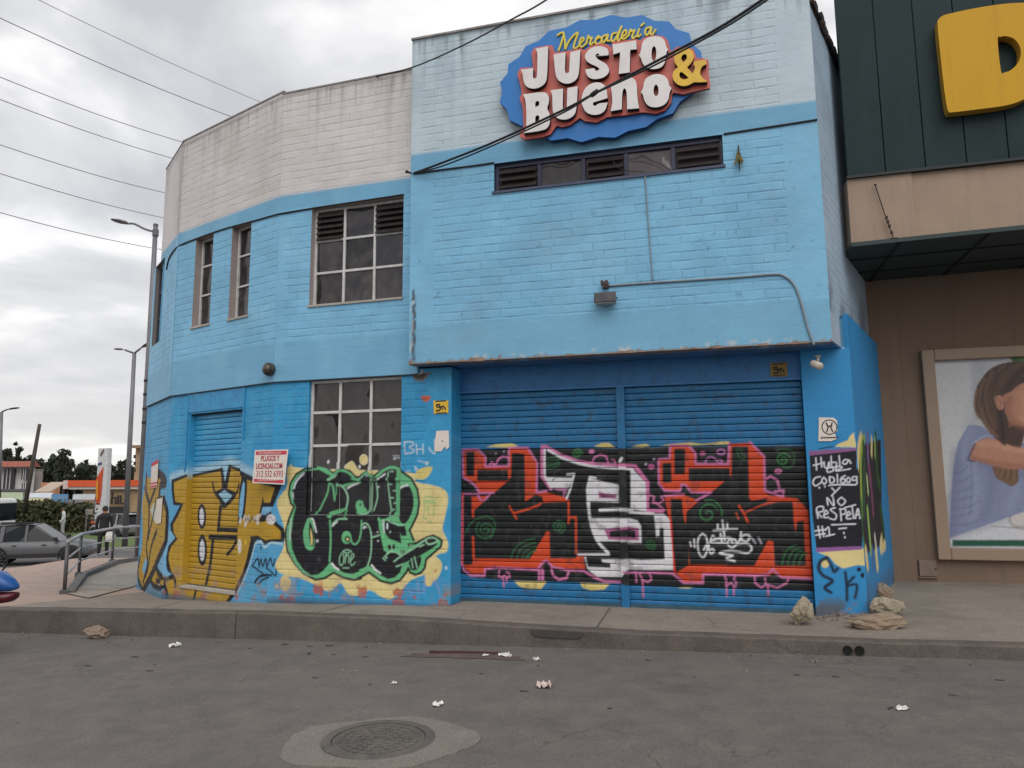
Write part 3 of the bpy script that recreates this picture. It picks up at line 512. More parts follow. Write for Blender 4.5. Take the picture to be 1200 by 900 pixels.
pinks(S2, 1.8, [[(492, 622), (482, 680), (520, 692), (545, 670), (560, 690), (602, 690), (598, 655), (570, 635)], [(528, 690), (540, 790)], [(565, 690), (570, 742)], [(912, 620), (912, 718)], [(955, 620), (955, 718)]]); pinks(S4, 2.4, [[(140, 600), (158, 672), (220, 716), (300, 700), (322, 640)], [(40, 600), (42, 715)], [(8, 600), (10, 715)]])
k.t(*S4); k.P(BK2, [(60, 570), (85, 525), (120, 560), (110, 585)]); k.t(*S1)
for x, y in ((455, 192), (540, 170)): k.E((170, 160, 176), x, y, 9, 12)
# green spirals
k.t(*S2); k.spiral(GR2, 1.6, 345, 190, 105, 2.4, 1.5); k.S(GR2, 1.5, [(130, 230), (180, 130), (260, 70), (360, 50), (430, 90), (445, 180), (400, 270)]); k.P((30, 84, 48), [(750, 490), (800, 490), (860, 400), (790, 440)])
for r in (280, 220, 165, 110): k.ring(GR2, 1.5, 900, 490, r, r*.75, 180, 262)
k.t(*S4); k.spiral(GR2, 1.5, 215, 155, 75, 2.2, 0)
k.t(*S3); k.spiral((50, 124, 60), 1.5, 415, 195, 55, 2, 0); k.E(PNK, 567, 172, 30, 24)
for i in range(4): k.S(GR2, 1.4, [(95, 250+i*35), (150, 235+i*38), (230, 240+i*22)])
# white middle letter
k.S(PNK, 4.5, [(48, 120), (45, 430), (135, 560)], False, soft=.01); k.S(PNK, 4, [(80, 118), (250, 215), (430, 278), (600, 305), (850, 322), (0, 318, S5), (125, 325, S5), (258, 498, S5), (254, 798, S5), (410, 800, S5)], False, soft=.01)
k.P(WHT, [(75, 442), (350, 452), (376, 440), (318, 560), (150, 555)]); k.S(WHT, 2.6, [(70, 150), (70, 432), (140, 552)], False); k.S(WHT, 2.8, [(105, 155), (250, 238), (430, 298), (600, 332), (850, 350), (0, 348, S5), (100, 362, S5)], False); k.S(WHT, 2.4, [(308, 415), (382, 408), (345, 560), (302, 668)], False); k.P(BK2, [(145, 470), (175, 455), (165, 482)])
k.P((186, 120, 160), [(150, 560), (318, 560), (300, 592), (280, 660), (255, 640), (265, 592), (200, 582)], op=.8)
k.P(WHT, [(540, 428), (562, 455), (700, 492), (856, 522), (856, 712), (552, 700), (545, 880), (516, 700), (508, 560)]); k.S(WHT, 2.2, [(555, 440), (612, 450)], False)
k.P((178, 100, 146), [(640, 598), (832, 630), (828, 672), (642, 662)]); k.P((46, 22, 40), [(665, 632), (820, 640), (818, 652), (668, 655)]); k.P(WHT, [(840, 540), (856, 540), (856, 712), (840, 712)])
k.S(WHT, 3.2, [(528, 700), (548, 890), (540, 0, S4), (565, 150, S4), (630, 310, S4), (740, 432, S4)]); k.S(WHT, 3.6, [(655, 790), (840, 782), (990, 790), (55, 785, S5)], False)
k.t(*S4); k.S(WHT, 2.6, [(425, 452), (748, 450)], False); k.P(WHT, [(548, 66), (960, 66), (150, 90, S6), (190, 150, S6), (195, 332, S6), (60, 335, S6), (960, 312), (645, 312), (590, 240)])
k.P((168, 92, 136), [(698, 182), (950, 152), (165, 172, S6), (168, 302, S6), (955, 296), (745, 292)]); k.P(BK2, [(755, 205), (950, 182), (130, 200, S6), (132, 282, S6), (950, 262), (765, 268)])
k.P(BK2, [(150, 95, S6), (60, 92, S6), (60, 72, S6), (140, 76, S6)], op=0)
k.P(WHT, [(668, 502), (880, 500), (960, 492), (65, 500, S6), (200, 510, S6), (440, 500, S6), (428, 170, S6), (386, 165, S6), (382, 255, S6), (350, 268, S6), (325, 20, S6), (330, 830, S5), (430, 830, S5), (498, 890, S5), (500, 80, S6), (522, 400, S6), (530, 612, S6), (70, 612, S6), (960, 600), (880, 690), (625, 690), (522, 605), (488, 480), (505, 470), (525, 580), (765, 592), (765, 545), (680, 530)])
k.P(WHT, [(50, 800, S5), (330, 815, S5), (330, 845, S5), (60, 825, S5)]); k.P(WHT, [(78, 370, S5), (112, 368, S5), (238, 500, S5), (246, 802, S5), (80, 780, S5)])
k.P((190, 196, 206), [(120, 560, S6), (300, 560, S6), (380, 580, S6), (200, 600, S6)], op=.5); k.t(*S6); k.S((226, 50, 40), 2.4, [(500, 60), (528, 380), (545, 640)], False); k.spiral(GR2, 1.4, 285, 350, 60, 2.2, 0); k.S((222, 222, 222), 3, [(872, 275, S3), (890, 245, S3)], False)
# right letter
oranges(S5, [[(500, 118), (690, 122), (755, 192), (752, 312), (692, 335), (692, 505), (520, 520), (505, 260), (505, 250)], [(378, 262), (505, 252), (525, 520), (620, 520), (600, 582), (440, 582), (382, 512)], [(520, 425), (690, 425), (690, 520), (610, 520), (520, 560)], [(685, 485), (1072, 487), (930, 602), (720, 602), (655, 520)], [(690, 310), (1080, 318), (150, 312, S7), (150, 345, S7), (692, 345)], [(440, 642), (640, 632), (800, 692), (668, 808), (665, 890), (640, 890), (618, 680), (505, 672), (505, 890), (482, 890)]])
oranges(S5, [[(540, 142), (655, 142), (652, 412), (542, 412)], [(415, 292), (508, 292), (512, 500), (418, 500)], [(696, 348), (135, 350, S7), (135, 478, S7), (696, 478)], [(505, 672), (622, 672), (632, 890), (508, 890)]], BK2)
k.t(*S6); k.S(ORG, 2.2, [(650, -10), (655, 112)], False); k.S((206, 96, 40), 1.6, [(680, 335), (698, 545)], False); k.P(BK2, [(508, 0), (632, 0), (690, 330), (698, 620), (556, 632), (530, 380)])
oranges(S7, [[(135, 88), (350, 80), (500, 232), (492, 590), (560, 640), (700, 652), (850, 668), (962, 790), (962, 900), (820, 900), (802, 702), (660, 702), (480, 745), (330, 812), (270, 835), (318, 800), (520, 712), (540, 660), (370, 692), (342, 662), (332, 118), (158, 118), (155, 430), (138, 430)]])
oranges(S8, [[(810, -5), (965, -5), (1000, 580), (1010, 695), (700, 682), (0, 652), (700, 640, S6), (700, 560, S6), (0, 568), (395, 572), (545, 300), (600, 318), (612, 572), (945, 572), (918, 90), (852, 100), (832, 215), (815, 95)]])
k.t(*S7); k.S(ORG, 2.6, [(235, 745), (290, 830), (330, 110, S8)], False); k.S((206, 90, 60), 1.6, [(205, 820), (230, 75, S8)], False)
k.P(ORG, [(700, 560, S6), (1080, 562, S6), (1080, 645, S6), (835, 660, S6), (822, 742, S6), (640, 742, S6), (560, 642, S6)])
pinks(S6, 2.4, [[(70, 640), (300, 640), (520, 648), (640, 750), (842, 752), (845, 660), (1080, 660)], [(0, 630), (70, 640)]]); pinks(S8, 2.4, [[(0, 660), (400, 672), (540, 662), (590, 605), (680, 692), (1012, 708)]])
pinks(S8, 1.9, [[(400, 680), (405, 750), (470, 800), (520, 770), (510, 700)], [(540, 770), (640, 802), (740, 752), (760, 700)], [(540, 780), (545, 890)], [(85, 680), (100, 720), (100, 780), (150, 750), (200, 790), (205, 740), (180, 720), (190, 680)], [(102, 780), (108, 890)], [(180, 790), (180, 880)]]); k.t(*S8); k.P(BK2, [(548, 690), (590, 645), (660, 690), (720, 720), (560, 740)])
pinks(S6, 1.9, [[(135, 650), (140, 742)], [(170, 650), (205, 720), (212, 900)], [(200, 720), (262, 742), (302, 712), (282, 660)]])
pinks(S5, 2.4, [[(378, 515), (372, 255), (490, 245), (498, 102), (692, 108), (765, 190), (765, 302), (1080, 305), (120, 305, S7), (132, 80, S7)], [(380, 515), (440, 585), (600, 590), (620, 520), (660, 525), (720, 605), (930, 605), (770, 690)], [(430, 640), (640, 625)]])
pinks(S7, 2.3, [[(350, 72), (502, 225), (508, 585), (700, 650)], [(510, 470), (568, 432), (640, 475), (662, 560)], [(612, 595), (705, 582), (702, 640)]]); k.t(*S7); k.E(PNK, 650, 380, 40, 28); k.E(BK2, 650, 380, 14, 8)
k.t(*S5); k.E((188, 96, 146), 298, 332, 36, 30); k.E((188, 96, 146), 842, 192, 32, 26); k.ring((188, 116, 176), 1.8, 1035, 175, 42, 26); k.S((188, 116, 176), 1.8, [(870, 285), (890, 240), (935, 228), (990, 262)]); k.ring((188, 116, 176), 1.6, 1020, 275, 28, 18)
for x, y in ((325, 255), (240, 305)): k.E((190, 186, 206), x, y, 13, 12)
pinks(S5, 1.8, [[(280, 630), (330, 650), (310, 712), (370, 722), (430, 690), (400, 645)], [(330, 700), (440, 790)]]); pinks(S3, 2, [[(565, 295), (600, 230), (660, 205), (720, 222), (745, 300)], [(780, 260), (810, 265), (818, 300)]])
k.t(*S5); k.spiral((56, 128, 76), 1.5, 895, 830, 112, 1.6, 2); k.S((56, 128, 76), 1.4, [(860, 690), (960, 690), (1040, 780), (1040, 850)]); k.t(*S7); k.spiral((52, 124, 60), 1.7, 700, 260, 78, 1.8, 1); k.S((44, 104, 54), 1.5, [(620, 160), (720, 145), (810, 180), (820, 270), (780, 335), (700, 340)]); k.S((44, 104, 54), 1.5, [(215, 150), (235, 230), (290, 250)]); k.S((44, 104, 54), 1.5, [(250, 140), (270, 200), (310, 225)])
k.t(*S8); [k.S((44, 110, 58), 1.6, [(690+i*60, 560), (710+i*62, 470), (760+i*60, 390+i*15), (840+i*40, 350+i*40)]) for i in range(4)]
# white tag
WT = (226, 226, 228)
k.t(*S6)
for p in ([(840, 230), (800, 270), (788, 350), (805, 440), (845, 482), (880, 430), (892, 340), (875, 260), (840, 230)], [(850, 402), (880, 352), (905, 345), (910, 400), (945, 390), (962, 415), (930, 440), (905, 405)], [(920, 325), (1000, 330), (1090, 330)], [(920, 320), (945, 250), (975, 290), (935, 300)], [(955, 195), (1090, 190)], [(1000, 130), (1000, 190)], [(1048, 88), (1062, 190)], [(708, 320), (718, 362)], [(750, 290), (756, 372)], [(1030, 235), (1040, 310)], [(1005, 275), (1075, 272)]): k.S(WT, 1.9, p)
k.t(*S8)
for p in ([(0, 185), (215, 180)], [(60, 90), (70, 180)], [(110, 120), (112, 172)], [(0, 285), (130, 270)], [(40, 230), (55, 312)], [(75, 210), (85, 300)], [(0, 328), (110, 330)], [(150, 275), (120, 310), (125, 355), (165, 375), (205, 345), (200, 300), (165, 290), (155, 325), (180, 330)], [(258, 212), (245, 290), (222, 330)], [(260, 300), (275, 250), (340, 245), (340, 290), (310, 312), (270, 300)], [(210, 345), (300, 332), (360, 360), (365, 405), (320, 435), (220, 420), (120, 412), (30, 435), (110, 452), (170, 462), (100, 492), (190, 520)]): k.S(WT, 2, p)
for p in ([(365, 270), (410, 332)], [(440, 270), (472, 335)]): k.S((170, 170, 178), 2, p)
cvS.soften(2); cvS.overspray(83); cvS.blotch((60, 60, 64), .35, .1, .62, 91, width=.08)
cvS.a[..., :3] *= (.9+.18*vnoise((cvS.H, cvS.W), (.03/cvS.res, .12/cvS.res), 78, 3))[..., None]

# ---- black notice panel and streaks on the right-hand pier
Q1, Q2 = (940, 480, 7.5), (940, 590, 7.5)
r = Painter(cvP); r.t(*Q2)
r.P(CRE, [(285, 330, Q1), (320, 300, Q1), (400, 270, Q1), (420, 230, Q1), (455, 200, Q1), (475, 330, Q1)]); r.P(CRE, [(140, 430), (530, 395), (620, 400), (640, 500), (600, 530), (560, 548), (480, 542), (360, 572), (290, 532), (240, 470)])
r.P((24, 24, 34), [(65, 390, Q1), (478, 355, Q1), (478, 520, Q1), (560, 530, Q1), (560, 0), (525, 380), (125, 395), (90, 100)]); r.P((142, 92, 140), [(58, 365, Q1), (475, 335, Q1), (478, 360, Q1), (65, 405, Q1)]); r.P((142, 92, 150), [(120, 390), (525, 375), (525, 405), (128, 430)]); r.S((24, 40, 60), 1.2, [(150, 345, Q1), (275, 325, Q1)])
WL = (222, 222, 226); r.t(*Q1)
L1 = [[(120, 425), (127, 530)], [(165, 420), (172, 505)], [(98, 490), (180, 470)], [(192, 460), (198, 505), (222, 508), (236, 460), (242, 512)], [(255, 410), (262, 500), (295, 500), (300, 465), (265, 465)], [(325, 405), (332, 495)], [(412, 445), (375, 440), (355, 470), (385, 478), (412, 445), (428, 472)], [(215, 520), (228, 550), (275, 535), (262, 508), (215, 520)], [(295, 538), (352, 508), (312, 500), (302, 538), (424, 520)], [(160, 590), (115, 600), (95, 640), (118, 670), (168, 640)], [(150, 682), (152, 690)], [(190, 595), (172, 625), (195, 655), (215, 625), (190, 595)], [(200, 672), (202, 680)], [(240, 590), (248, 645), (282, 630), (275, 598), (240, 590)], [(308, 568), (312, 642)], [(378, 580), (340, 605), (345, 642), (375, 638), (372, 608), (350, 612)], [(405, 595), (388, 620), (410, 642), (425, 615), (405, 595)], [(482, 590), (445, 592), (445, 620), (480, 622), (470, 660), (380, 655)], [(480, 590), (482, 625)], [(235, 667), (300, 660), (442, 660)], [(260, 688), (292, 722)], [(332, 684), (300, 715), (258, 758)], [(228, 840), (220, 775), (278, 845), (270, 765)], [(345, 770), (312, 805), (345, 842), (380, 805), (345, 770)]]
for p in L1: r.S(WL, 1.5, p)
r.t(*Q2)
for p in ([(140, 130), (128, 40), (185, 28), (180, 68), (140, 80), (172, 122)], [(190, 100), (228, 85), (205, 60), (192, 120), (232, 122)], [(292, 38), (248, 55), (300, 98), (288, 140), (242, 132)], [(335, 50), (345, 150)], [(330, 50), (380, 52), (376, 90), (340, 96)], [(392, 112), (425, 92), (405, 72), (390, 130), (432, 132)], [(372, 38), (468, 12)], [(440, 30), (452, 132)], [(468, 132), (490, 45), (508, 132)], [(470, 100), (502, 95)], [(260, 187), (470, 180)], [(140, 200), (158, 302)], [(176, 200), (190, 292)], [(112, 242), (200, 228)], [(120, 278), (202, 265)], [(205, 235), (232, 208), (240, 282)], [(208, 288), (285, 270)], [(322, 222), (390, 215)], [(365, 255), (368, 264)], [(374, 292), (378, 300)]): r.S(WL, 1.5, p)
r.E(CRE, 202, 525, 36, 42)
for w, p in ((3.8, [(215, 480), (165, 505), (145, 570), (180, 630), (265, 680), (200, 740), (252, 782)]), (3.4, [(215, 475), (255, 540), (280, 600), (312, 570)]), (3.2, [(380, 605), (392, 720), (395, 850)]), (3, [(455, 645), (395, 720), (480, 715), (465, 830)])): r.S((22, 34, 56), w, p, soft=.02)
r.E((18, 22, 50), 500, 580, 20, 20); r.E((22, 26, 34), 530, 632, 16, 24); cvP.blotch((96, 90, 86), .85, .2, .42, 61, -9, .42, .16, 0, .12); cvP.blotch((150, 120, 104), .6, .1, .6, 62, -9, .34, .1)
w_ = Painter(cvQ); w_.t(*Q1)
w_.P((30, 30, 38), [(480, 330), (690, 260), (700, 900), (735, 330, Q2), (640, 400, Q2), (560, 430, Q2), (500, 380, Q2), (500, 0, Q2)])
for rgb, wd, p in ((CRE, 4, [(520, 250), (500, 330), (490, 480)]), ((150, 170, 60), 3, [(545, 250), (515, 420), (525, 900)]), ((40, 80, 44), 4, [(540, 320), (545, 600), (540, 900)]), ((120, 92, 140), 3, [(575, 230), (580, 420), (600, 640)]), (CRE, 3, [(612, 270), (610, 380)]), ((40, 84, 40), 4, [(645, 240), (660, 560), (680, 660)]), ((120, 60, 90), 3.5, [(590, 520), (605, 640), (625, 900)]), ((150, 180, 90), 2, [(640, 260), (640, 400)]), ((190, 200, 140), 2.4, [(570, 600), (580, 720)]), ((60, 120, 50), 3, [(520, 820), (525, 200, Q2), (545, 380, Q2)]), ((150, 190, 90), 3, [(575, 60, Q2), (590, 240, Q2), (605, 420, Q2)]), ((190, 190, 190), 3, [(640, 300, Q2), (655, 420, Q2)]), ((44, 76, 40), 4, [(690, 40, Q2), (712, 200, Q2), (715, 330, Q2)]), (CRE, 4, [(560, 420, Q2), (575, 540, Q2)]), (CRE, 4, [(650, 440, Q2), (662, 545, Q2)]), ((214, 200, 150), 3, [(700, 310, Q2), (690, 400, Q2), (730, 360, Q2)]), ((70, 110, 160), 4, [(620, 430, Q2), (628, 540, Q2)])): w_.S(rgb, wd*1.5, p, soft=.03)
cvQ.blotch((80, 76, 72), .9, .3, .3, 63, -9, .55, .3, 0, .2)

# ------------------------------------------------------------------ ground profile
KX = [-60, -30, -14, -8.77, -5, -3.2, -2, -.76, .4, 1.5, 2.5, 6, 20]; 
def road_z(x): return np.maximum(.0247*np.asarray(x, float)-.012, -.40)
def kerb_z(x): return np.interp(x, [-14, -8.77, -5.06, -3.18, -2.05, -.76, .42, 1.5, 2.5, 10], [-.07, .057, .149, .161, .140, .126, .140, .150, .172, .35])
# ------------------------------------------------------------------ blue corner shop
shop = thing('corner_shop', 'light blue painted brick corner shop with graffiti over its closed shutters and rounded left corner', 'shop building', (-2, 8.6, .15))
def lines(a, b, res, extra=()):
    n = max(1, int(round((b-a)/res))); L = np.concatenate([np.linspace(a, b, n+1), [e for e in extra if a <= e <= b]])
    L = np.unique(np.round(L, 5)); keep = np.concatenate([[True], np.diff(L) > res*.12]); L = L[keep]
    for e in list(extra)+[a, b]:
        if a <= e <= b: L[np.argmin(abs(L-e))] = e
    return np.unique(L)
def panel(name, pl, ul, zl, cv, m, parent, off=0., holes=(), keep=None, offf=None, top=None, edge=None, side=.12, reveal=None):
    """painted wall panel: lattice with openings; each opening gets reveals of its depth; edges are returned inwards"""
    ul = np.asarray(ul); zl = np.asarray(zl); U, Z = np.meshgrid(ul, zl); nu, nz = len(ul), len(zl)
    uu, zz = U.ravel(), Z.ravel(); of = np.full(len(uu), off) if offf is None else offf(uu, zz)
    if top is not None: zz = np.minimum(zz, top(uu))
    V = pl.pts(uu, zz, of); col = cv.at(uu, zz); I = np.arange(nu*nz).reshape(nz, nu)
    cu = (ul[:-1]+ul[1:])/2; cz = (zl[:-1]+zl[1:])/2; CU, CZ = np.meshgrid(cu, cz); ok = np.ones(CU.shape, bool)
    for h in holes: ok &= ~((CU > h[0]) & (CU < h[1]) & (CZ > h[2]) & (CZ < h[3]))
    if keep is not None: ok &= keep(CU, CZ)
    Q = np.stack([I[:-1, :-1], I[:-1, 1:], I[1:, 1:], I[1:, :-1]], -1)[ok]
    UV = np.stack([uu, zz], 1); VV, QQ, UU_, CC = [V], [Q], [UV], [col]; n = len(V)
    def strip(pts, d, rgb=None):
        nonlocal n
        k = len(pts); pu = np.array([p[0] for p in pts]); pz = np.array([p[1] for p in pts]); c = cv.at(pu, pz); c[:, 3] = 0
        if rgb is not None: c[:, :3] = lin(rgb)
        VV.append(pl.pts(pu, pz, np.full(k, off))); VV.append(pl.pts(pu, pz, np.full(k, off-d))); CC.extend([c, c]); uv = np.stack([pu, pz], 1); UU_.extend([uv, uv+.03])
        QQ.append(np.array([[n+i, n+i+1, n+k+i+1, n+k+i] for i in range(k-1)])); n += 2*k
    for h in holes:
        a, b, c, d, dep = h[:5]; N_ = 24; rgb = h[5] if len(h) > 5 else None
        us = np.linspace(a, b, N_); zs = np.linspace(c, d, N_)
        strip([(a, z) for z in zs], dep, rgb); strip([(b, z) for z in zs], dep, rgb); strip([(u, d) for u in us], dep, rgb); strip([(u, c) for u in us], dep, rgb)
    if side:
        a, b, c, d = ul[0], ul[-1], zl[0], zl[-1]
        if top is None: strip([(u, d) for u in ul], side)
        else: strip([(u, float(top(np.array([u]))[0])) for u in ul], side)
        strip([(u, c) for u in ul], side); strip([(a, z) for z in zl], side); strip([(b, z) for z in zl], side)
    return np_mesh(name, np.concatenate(VV), np.concatenate(QQ), m, parent, np.concatenate(UU_), np.concatenate(CC))

R_F = .0088
# lower walls (graffiti)
A_low = (-2.0, -.67, 1.19, 2.93, .10); B_door = (-1.98, -.69, .13, 2.62, .12)
panel('lower_wall', PA, lines(-2.53, 0, R_F, (-2.0, -.67)), lines(-.25, 3.0, R_F, (1.19, 2.93)), cvA, M_WALL, shop, holes=[A_low], side=.35)
panel('lower_wall', PB, lines(-2.5, 0, R_F, (-1.98, -.69)), lines(-.35, 2.96, R_F, (.13, 2.62)), cvB, M_WALL, shop, holes=[B_door])
panel('lower_wall', PC, lines(-1.95, 0, .012), lines(-.4, 2.96, .012), cvC, M_WALL, shop)
cvD = Canvas(PD, -4, 4, -.5, 7.2, .05, (96, 160, 200)); cvD.rect(-9, 9, -9, 2.93, LOWB); cvD.rect(-9, 9, 5.52, 9, WHL)
PD2 = Plane(tuple((PC.o-PC.u*1.94)[:2]), 60)
panel('lower_wall', PD2, lines(-4, 0, .2), lines(-.6, 2.96, .2), cvD, M_WALL, shop)
# upper walls of the rounded wing: white over a smooth band over light blue
def upper_canvas(pl, u0, u1, seed):
    c = Canvas(pl, u0-.02, u1+.02, 2.9, 7.15, .02, UPB); c.rect(-9, 9, 5.29, 5.52, (114, 170, 202), 0); c.rect(-9, 9, 2.9, 3.45, (118, 174, 206), .15)
    c.blotch((138, 188, 214), .4, .5, .5, seed, width=.2); c.blotch((108, 162, 196), .35, .7, .52, seed+1, width=.2)
    c.rect(-9, 9, 5.515, 9, WHL, .85); c.blotch((186, 178, 172), .5, .7, .5, seed+2, 5.53, 9, .1, None, .25); c.drips(7.0, .62, (92, 88, 86), .62, seed+3, .028, .62); c.drips(7.0, 1.3, (160, 154, 150), .4, seed+6, .07, .55)
    return c
cuA = upper_canvas(PA, -2.6, 0, 101); cuB = upper_canvas(PB, -2.6, .1, 111); cuC = upper_canvas(PC, -2, .1, 121)
cuA.rect(-2.56, -2.42, 2.9, 5.3, None, .2); cuC.rect(-.16, 0, 3.4, 7.1, (178, 170, 164), 0); cuC.rect(-.16, 0, 3.4, 5.5, UPB, 0); cuC.rect(-9, 9, 5.52, 9, None, .1)
wA = [(-2.02, -.66, 3.92, 5.285, .11, (168, 158, 154))]; wB = [(-2.01, -1.545, 3.93, 5.32, .12, (160, 148, 144)), (-1.075, -.615, 3.925, 5.30, .12, (160, 148, 144))]; wC = [(-1.70, -.98, 3.95, 5.38, .08, (120, 116, 116))]
panel('upper_wall', PA, lines(-2.53, -.44, .03, (-2.02, -.66)), lines(2.935, 7.0, .03, (3.92, 5.285, 5.515)), cuA, M_WALL, shop, .035, wA, side=.25)
panel('upper_wall', PB, lines(-2.515, .015, .03, (-2.01, -1.545, -1.075, -.615)), lines(2.935, 7.03, .03, (3.93, 3.925, 5.32, 5.30, 5.515)), cuB, M_WALL, shop, .035, wB, side=.25)
panel('upper_wall', PC, lines(-1.86, .015, .03, (-1.70, -.98, -1.3)), lines(2.935, 7.03, .03, (3.95, 5.38, 5.515)), cuC, M_WALL, shop, .035, wC, keep=lambda u, z: (u > -1.3) | (z < 5.4), side=0)
panel('upper_wall', PD, lines(-4, 0, .2), lines(2.935, 7.0, .2), cvD, M_WALL, shop)
# dark drip gap under the upper storey
m = MB()
for pl, a, b in ((PA, -2.53, -.44), (PB, -2.5, 0), (PC, -1.86, 0)): m.pbox(pl, a, b, 2.925, 2.934, -.02, .033)
M_GRIME = mat('grimy_mortar', (70, 74, 78), .9, .3, 9); m.build('storey_joint', M_GRIME, shop)
# parapet copings
M_COP = mat('weathered_coping', (150, 144, 140), .9, .3, 8, .4, dirt=(60, 58, 58))
m = MB(); m.pbox(PA, -2.55, -.44, 7.0, 7.022, -.26, .045); m.pbox(PB, -2.54, .02, 7.031, 7.052, -.26, .045); m.pbox(PC, -1.3, .02, 7.032, 7.05, -.25, .045); m.build('coping', M_COP, shop)
# front block over the shutters
cvF = Canvas(PF, -3.55, 1.28, 2.98, 7.3, .012, UPB)
cvF.blotch((138, 186, 212), .4, .5, .5, 131, width=.2); cvF.blotch((108, 162, 194), .35, .8, .5, 132, width=.2)
cvF.rect(-9, 9, 5.45, 5.70, (112, 168, 200), 0); cvF.rect(-9, 9, 2.9, 3.48, (120, 176, 206), 0, .06, 5); cvF.rect(.88, 2, 2.9, 9, None, .08); cvF.rect(-4, -3.2, 2.9, 5.5, None, .12)
cvF.rect(-9, 9, 5.70, 9, WHF, .9, ); cvF.rect(.88, 2, 5.7, 9, None, .1); cvF.rect(-4, -3.36, 5.7, 9, None, .2)
cvF.blotch((172, 190, 200), .5, .6, .5, 133, 5.72, 9, .1, None, .25); cvF.drips(7.25, .45, (84, 88, 92), .8, 134, .07, .54); cvF.drips(7.25, 1.5, (140, 156, 166), .5, 137, .15, .5)
cvF.blotch((206, 200, 192), .9, .10, .66, 138, 2.9, 3.10, .05, 0, .03); cvF.blotch((150, 96, 60), .9, .07, .70, 139, 2.9, 3.09, .04, 0, .03); cvF.rect(-9, 9, 2.9, 3.028, (132, 122, 116), 0, .05, 9)
cvF.blotch((60, 96, 120), .7, .06, .80, 142, 3.5, 5.3, .1, 0, .03)
cvF.blotch((132, 160, 180), .3, .9, .62, 141, 3.1, 5.3, .2, None, .2)
for c, (u0, u1) in ((cvF, (-3.53, -3.36)),):          # cracked strip by the left edge
    n_ = vnoise((c.H, c.W), (.05/c.res, .03/c.res), 145, 3); wob = -3.452+.02*(vnoise((c.H, 1), (.08/c.res, 1), 146, 3)-.5)
    msk = (np.abs(c.U[None]-wob) < .024*np.clip(n_*2.2-.35, 0, 1))*((c.Z[:, None] > 3.05) & (c.Z[:, None] < 3.95)); c.patch(msk*1., (58, 62, 72), 0)
    c.patch((np.abs(c.U[None]-wob+.02) < .02*np.clip(n_*2.6-1.2, 0, 1))*((c.Z[:, None] > 3.05) & (c.Z[:, None] < 3.8)), (190, 196, 198), 0)
fw = (-2.418, .255, 5.08, 5.44, .10, (60, 92, 124))
panel('front_wall', PF, lines(-3.51, 1.25, .025, (-2.418, .255)), lines(3.02, 7.25, .025, (5.08, 5.44, 5.70)), cvF, M_WALL, shop, holes=[fw], side=.2)
m = MB(); m.box(-3.52, 1.26, 8.03, 8.26, 7.25, 7.275); m.build('coping', M_COP, shop)
# right-hand return wall, its roof edge falling to the back
cvR = Canvas(PR, -.02, 5, 2.9, 7.4, .03, (166, 188, 206), .9); cvR.blotch((150, 166, 182), .6, .6, .5, 151, width=.2); cvR.blotch((70, 74, 82), .75, .35, .35, 152, 2.9, 4.0, .5, None, .3); cvR.drips(7.25, .8, (100, 104, 110), .6, 153, .08, .5)
cvR.rect(-1, .52, 2.9, 3.36, (166, 182, 194), 0)
topR = lambda u: 6.87-.0*u
panel('side_wall', PR, lines(.0, 4.6, .05), lines(3.03, 6.87, .05), cvR, M_WALL, shop, top=topR, side=.12, keep=lambda u, z: (z > 3.36) | (u < .5))
M_RUST = mat('rusted_roof_edge', (46, 40, 38), .9, .4, 12, .6, dirt=(96, 64, 48))
m = MB(); rn = random.Random(3)
for i in range(46):
    a = i*.1; h = rn.uniform(.03, .13); m.obox(PR.pt(a, 6.872, -.05), PR.u*.13, np.array([0, 0, -h*.35]), PR.n*(.05+rn.uniform(0.01, .06))); m.obox(PR.pt(a, 6.87, -.03), PR.u*.125, np.array([0, 0, .04+h*.8]), PR.n*(.04+h*.25))
m.build('roof_edge', M_RUST, shop)
# body of the building behind the faces: left cheek of the block, soffit, roofs, back
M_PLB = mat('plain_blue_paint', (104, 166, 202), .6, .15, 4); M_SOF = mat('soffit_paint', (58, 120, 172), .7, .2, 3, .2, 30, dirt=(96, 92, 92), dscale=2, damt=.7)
m = MB(); m.box(-3.51, -3.44, 8.26, 13, 3.06, 7.24); m.build('side_wall', M_PLB, shop)
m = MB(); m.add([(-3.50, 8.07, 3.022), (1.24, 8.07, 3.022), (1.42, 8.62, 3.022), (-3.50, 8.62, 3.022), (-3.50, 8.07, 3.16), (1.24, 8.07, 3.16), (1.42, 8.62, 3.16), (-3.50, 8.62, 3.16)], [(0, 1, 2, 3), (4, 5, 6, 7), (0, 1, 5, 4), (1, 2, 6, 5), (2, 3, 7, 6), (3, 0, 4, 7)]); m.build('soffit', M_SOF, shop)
M_CHIP = mat('chipped_concrete', (158, 138, 122), .95, .4, 18, .9, 60, dirt=(92, 64, 50), dscale=9, damt=.9)
m = MB(); xs = np.arange(-3.505, 1.245, .02)          # broken lower arris of the overhang
dd = np.clip((vnoise((1, len(xs)), (1, 5), 201, 3)[0]-.42)*.07, .0008, .022)*np.where(xs < -2.3, 1.3, .8)
V = []
for x, d in zip(xs, dd): V += [(x, 8.047-d*.2, 3.022+d*1.3), (x, 8.046-d*.3, 3.018-d*.3), (x, 8.09+d, 3.0185-d*.3), (x, 8.09+d, 3.024)]
m.add(V, [(i*4+j_, i*4+(j_+1) % 4, i*4+4+(j_+1) % 4, i*4+4+j_) for i in range(len(xs)-1) for j_ in range(4)]+[(0, 1, 2, 3), tuple(range(len(V)-4, len(V)))]); m.build('broken_edge', M_CHIP, shop)
M_ROOF = mat('grey_roof', (110, 108, 106), .9)
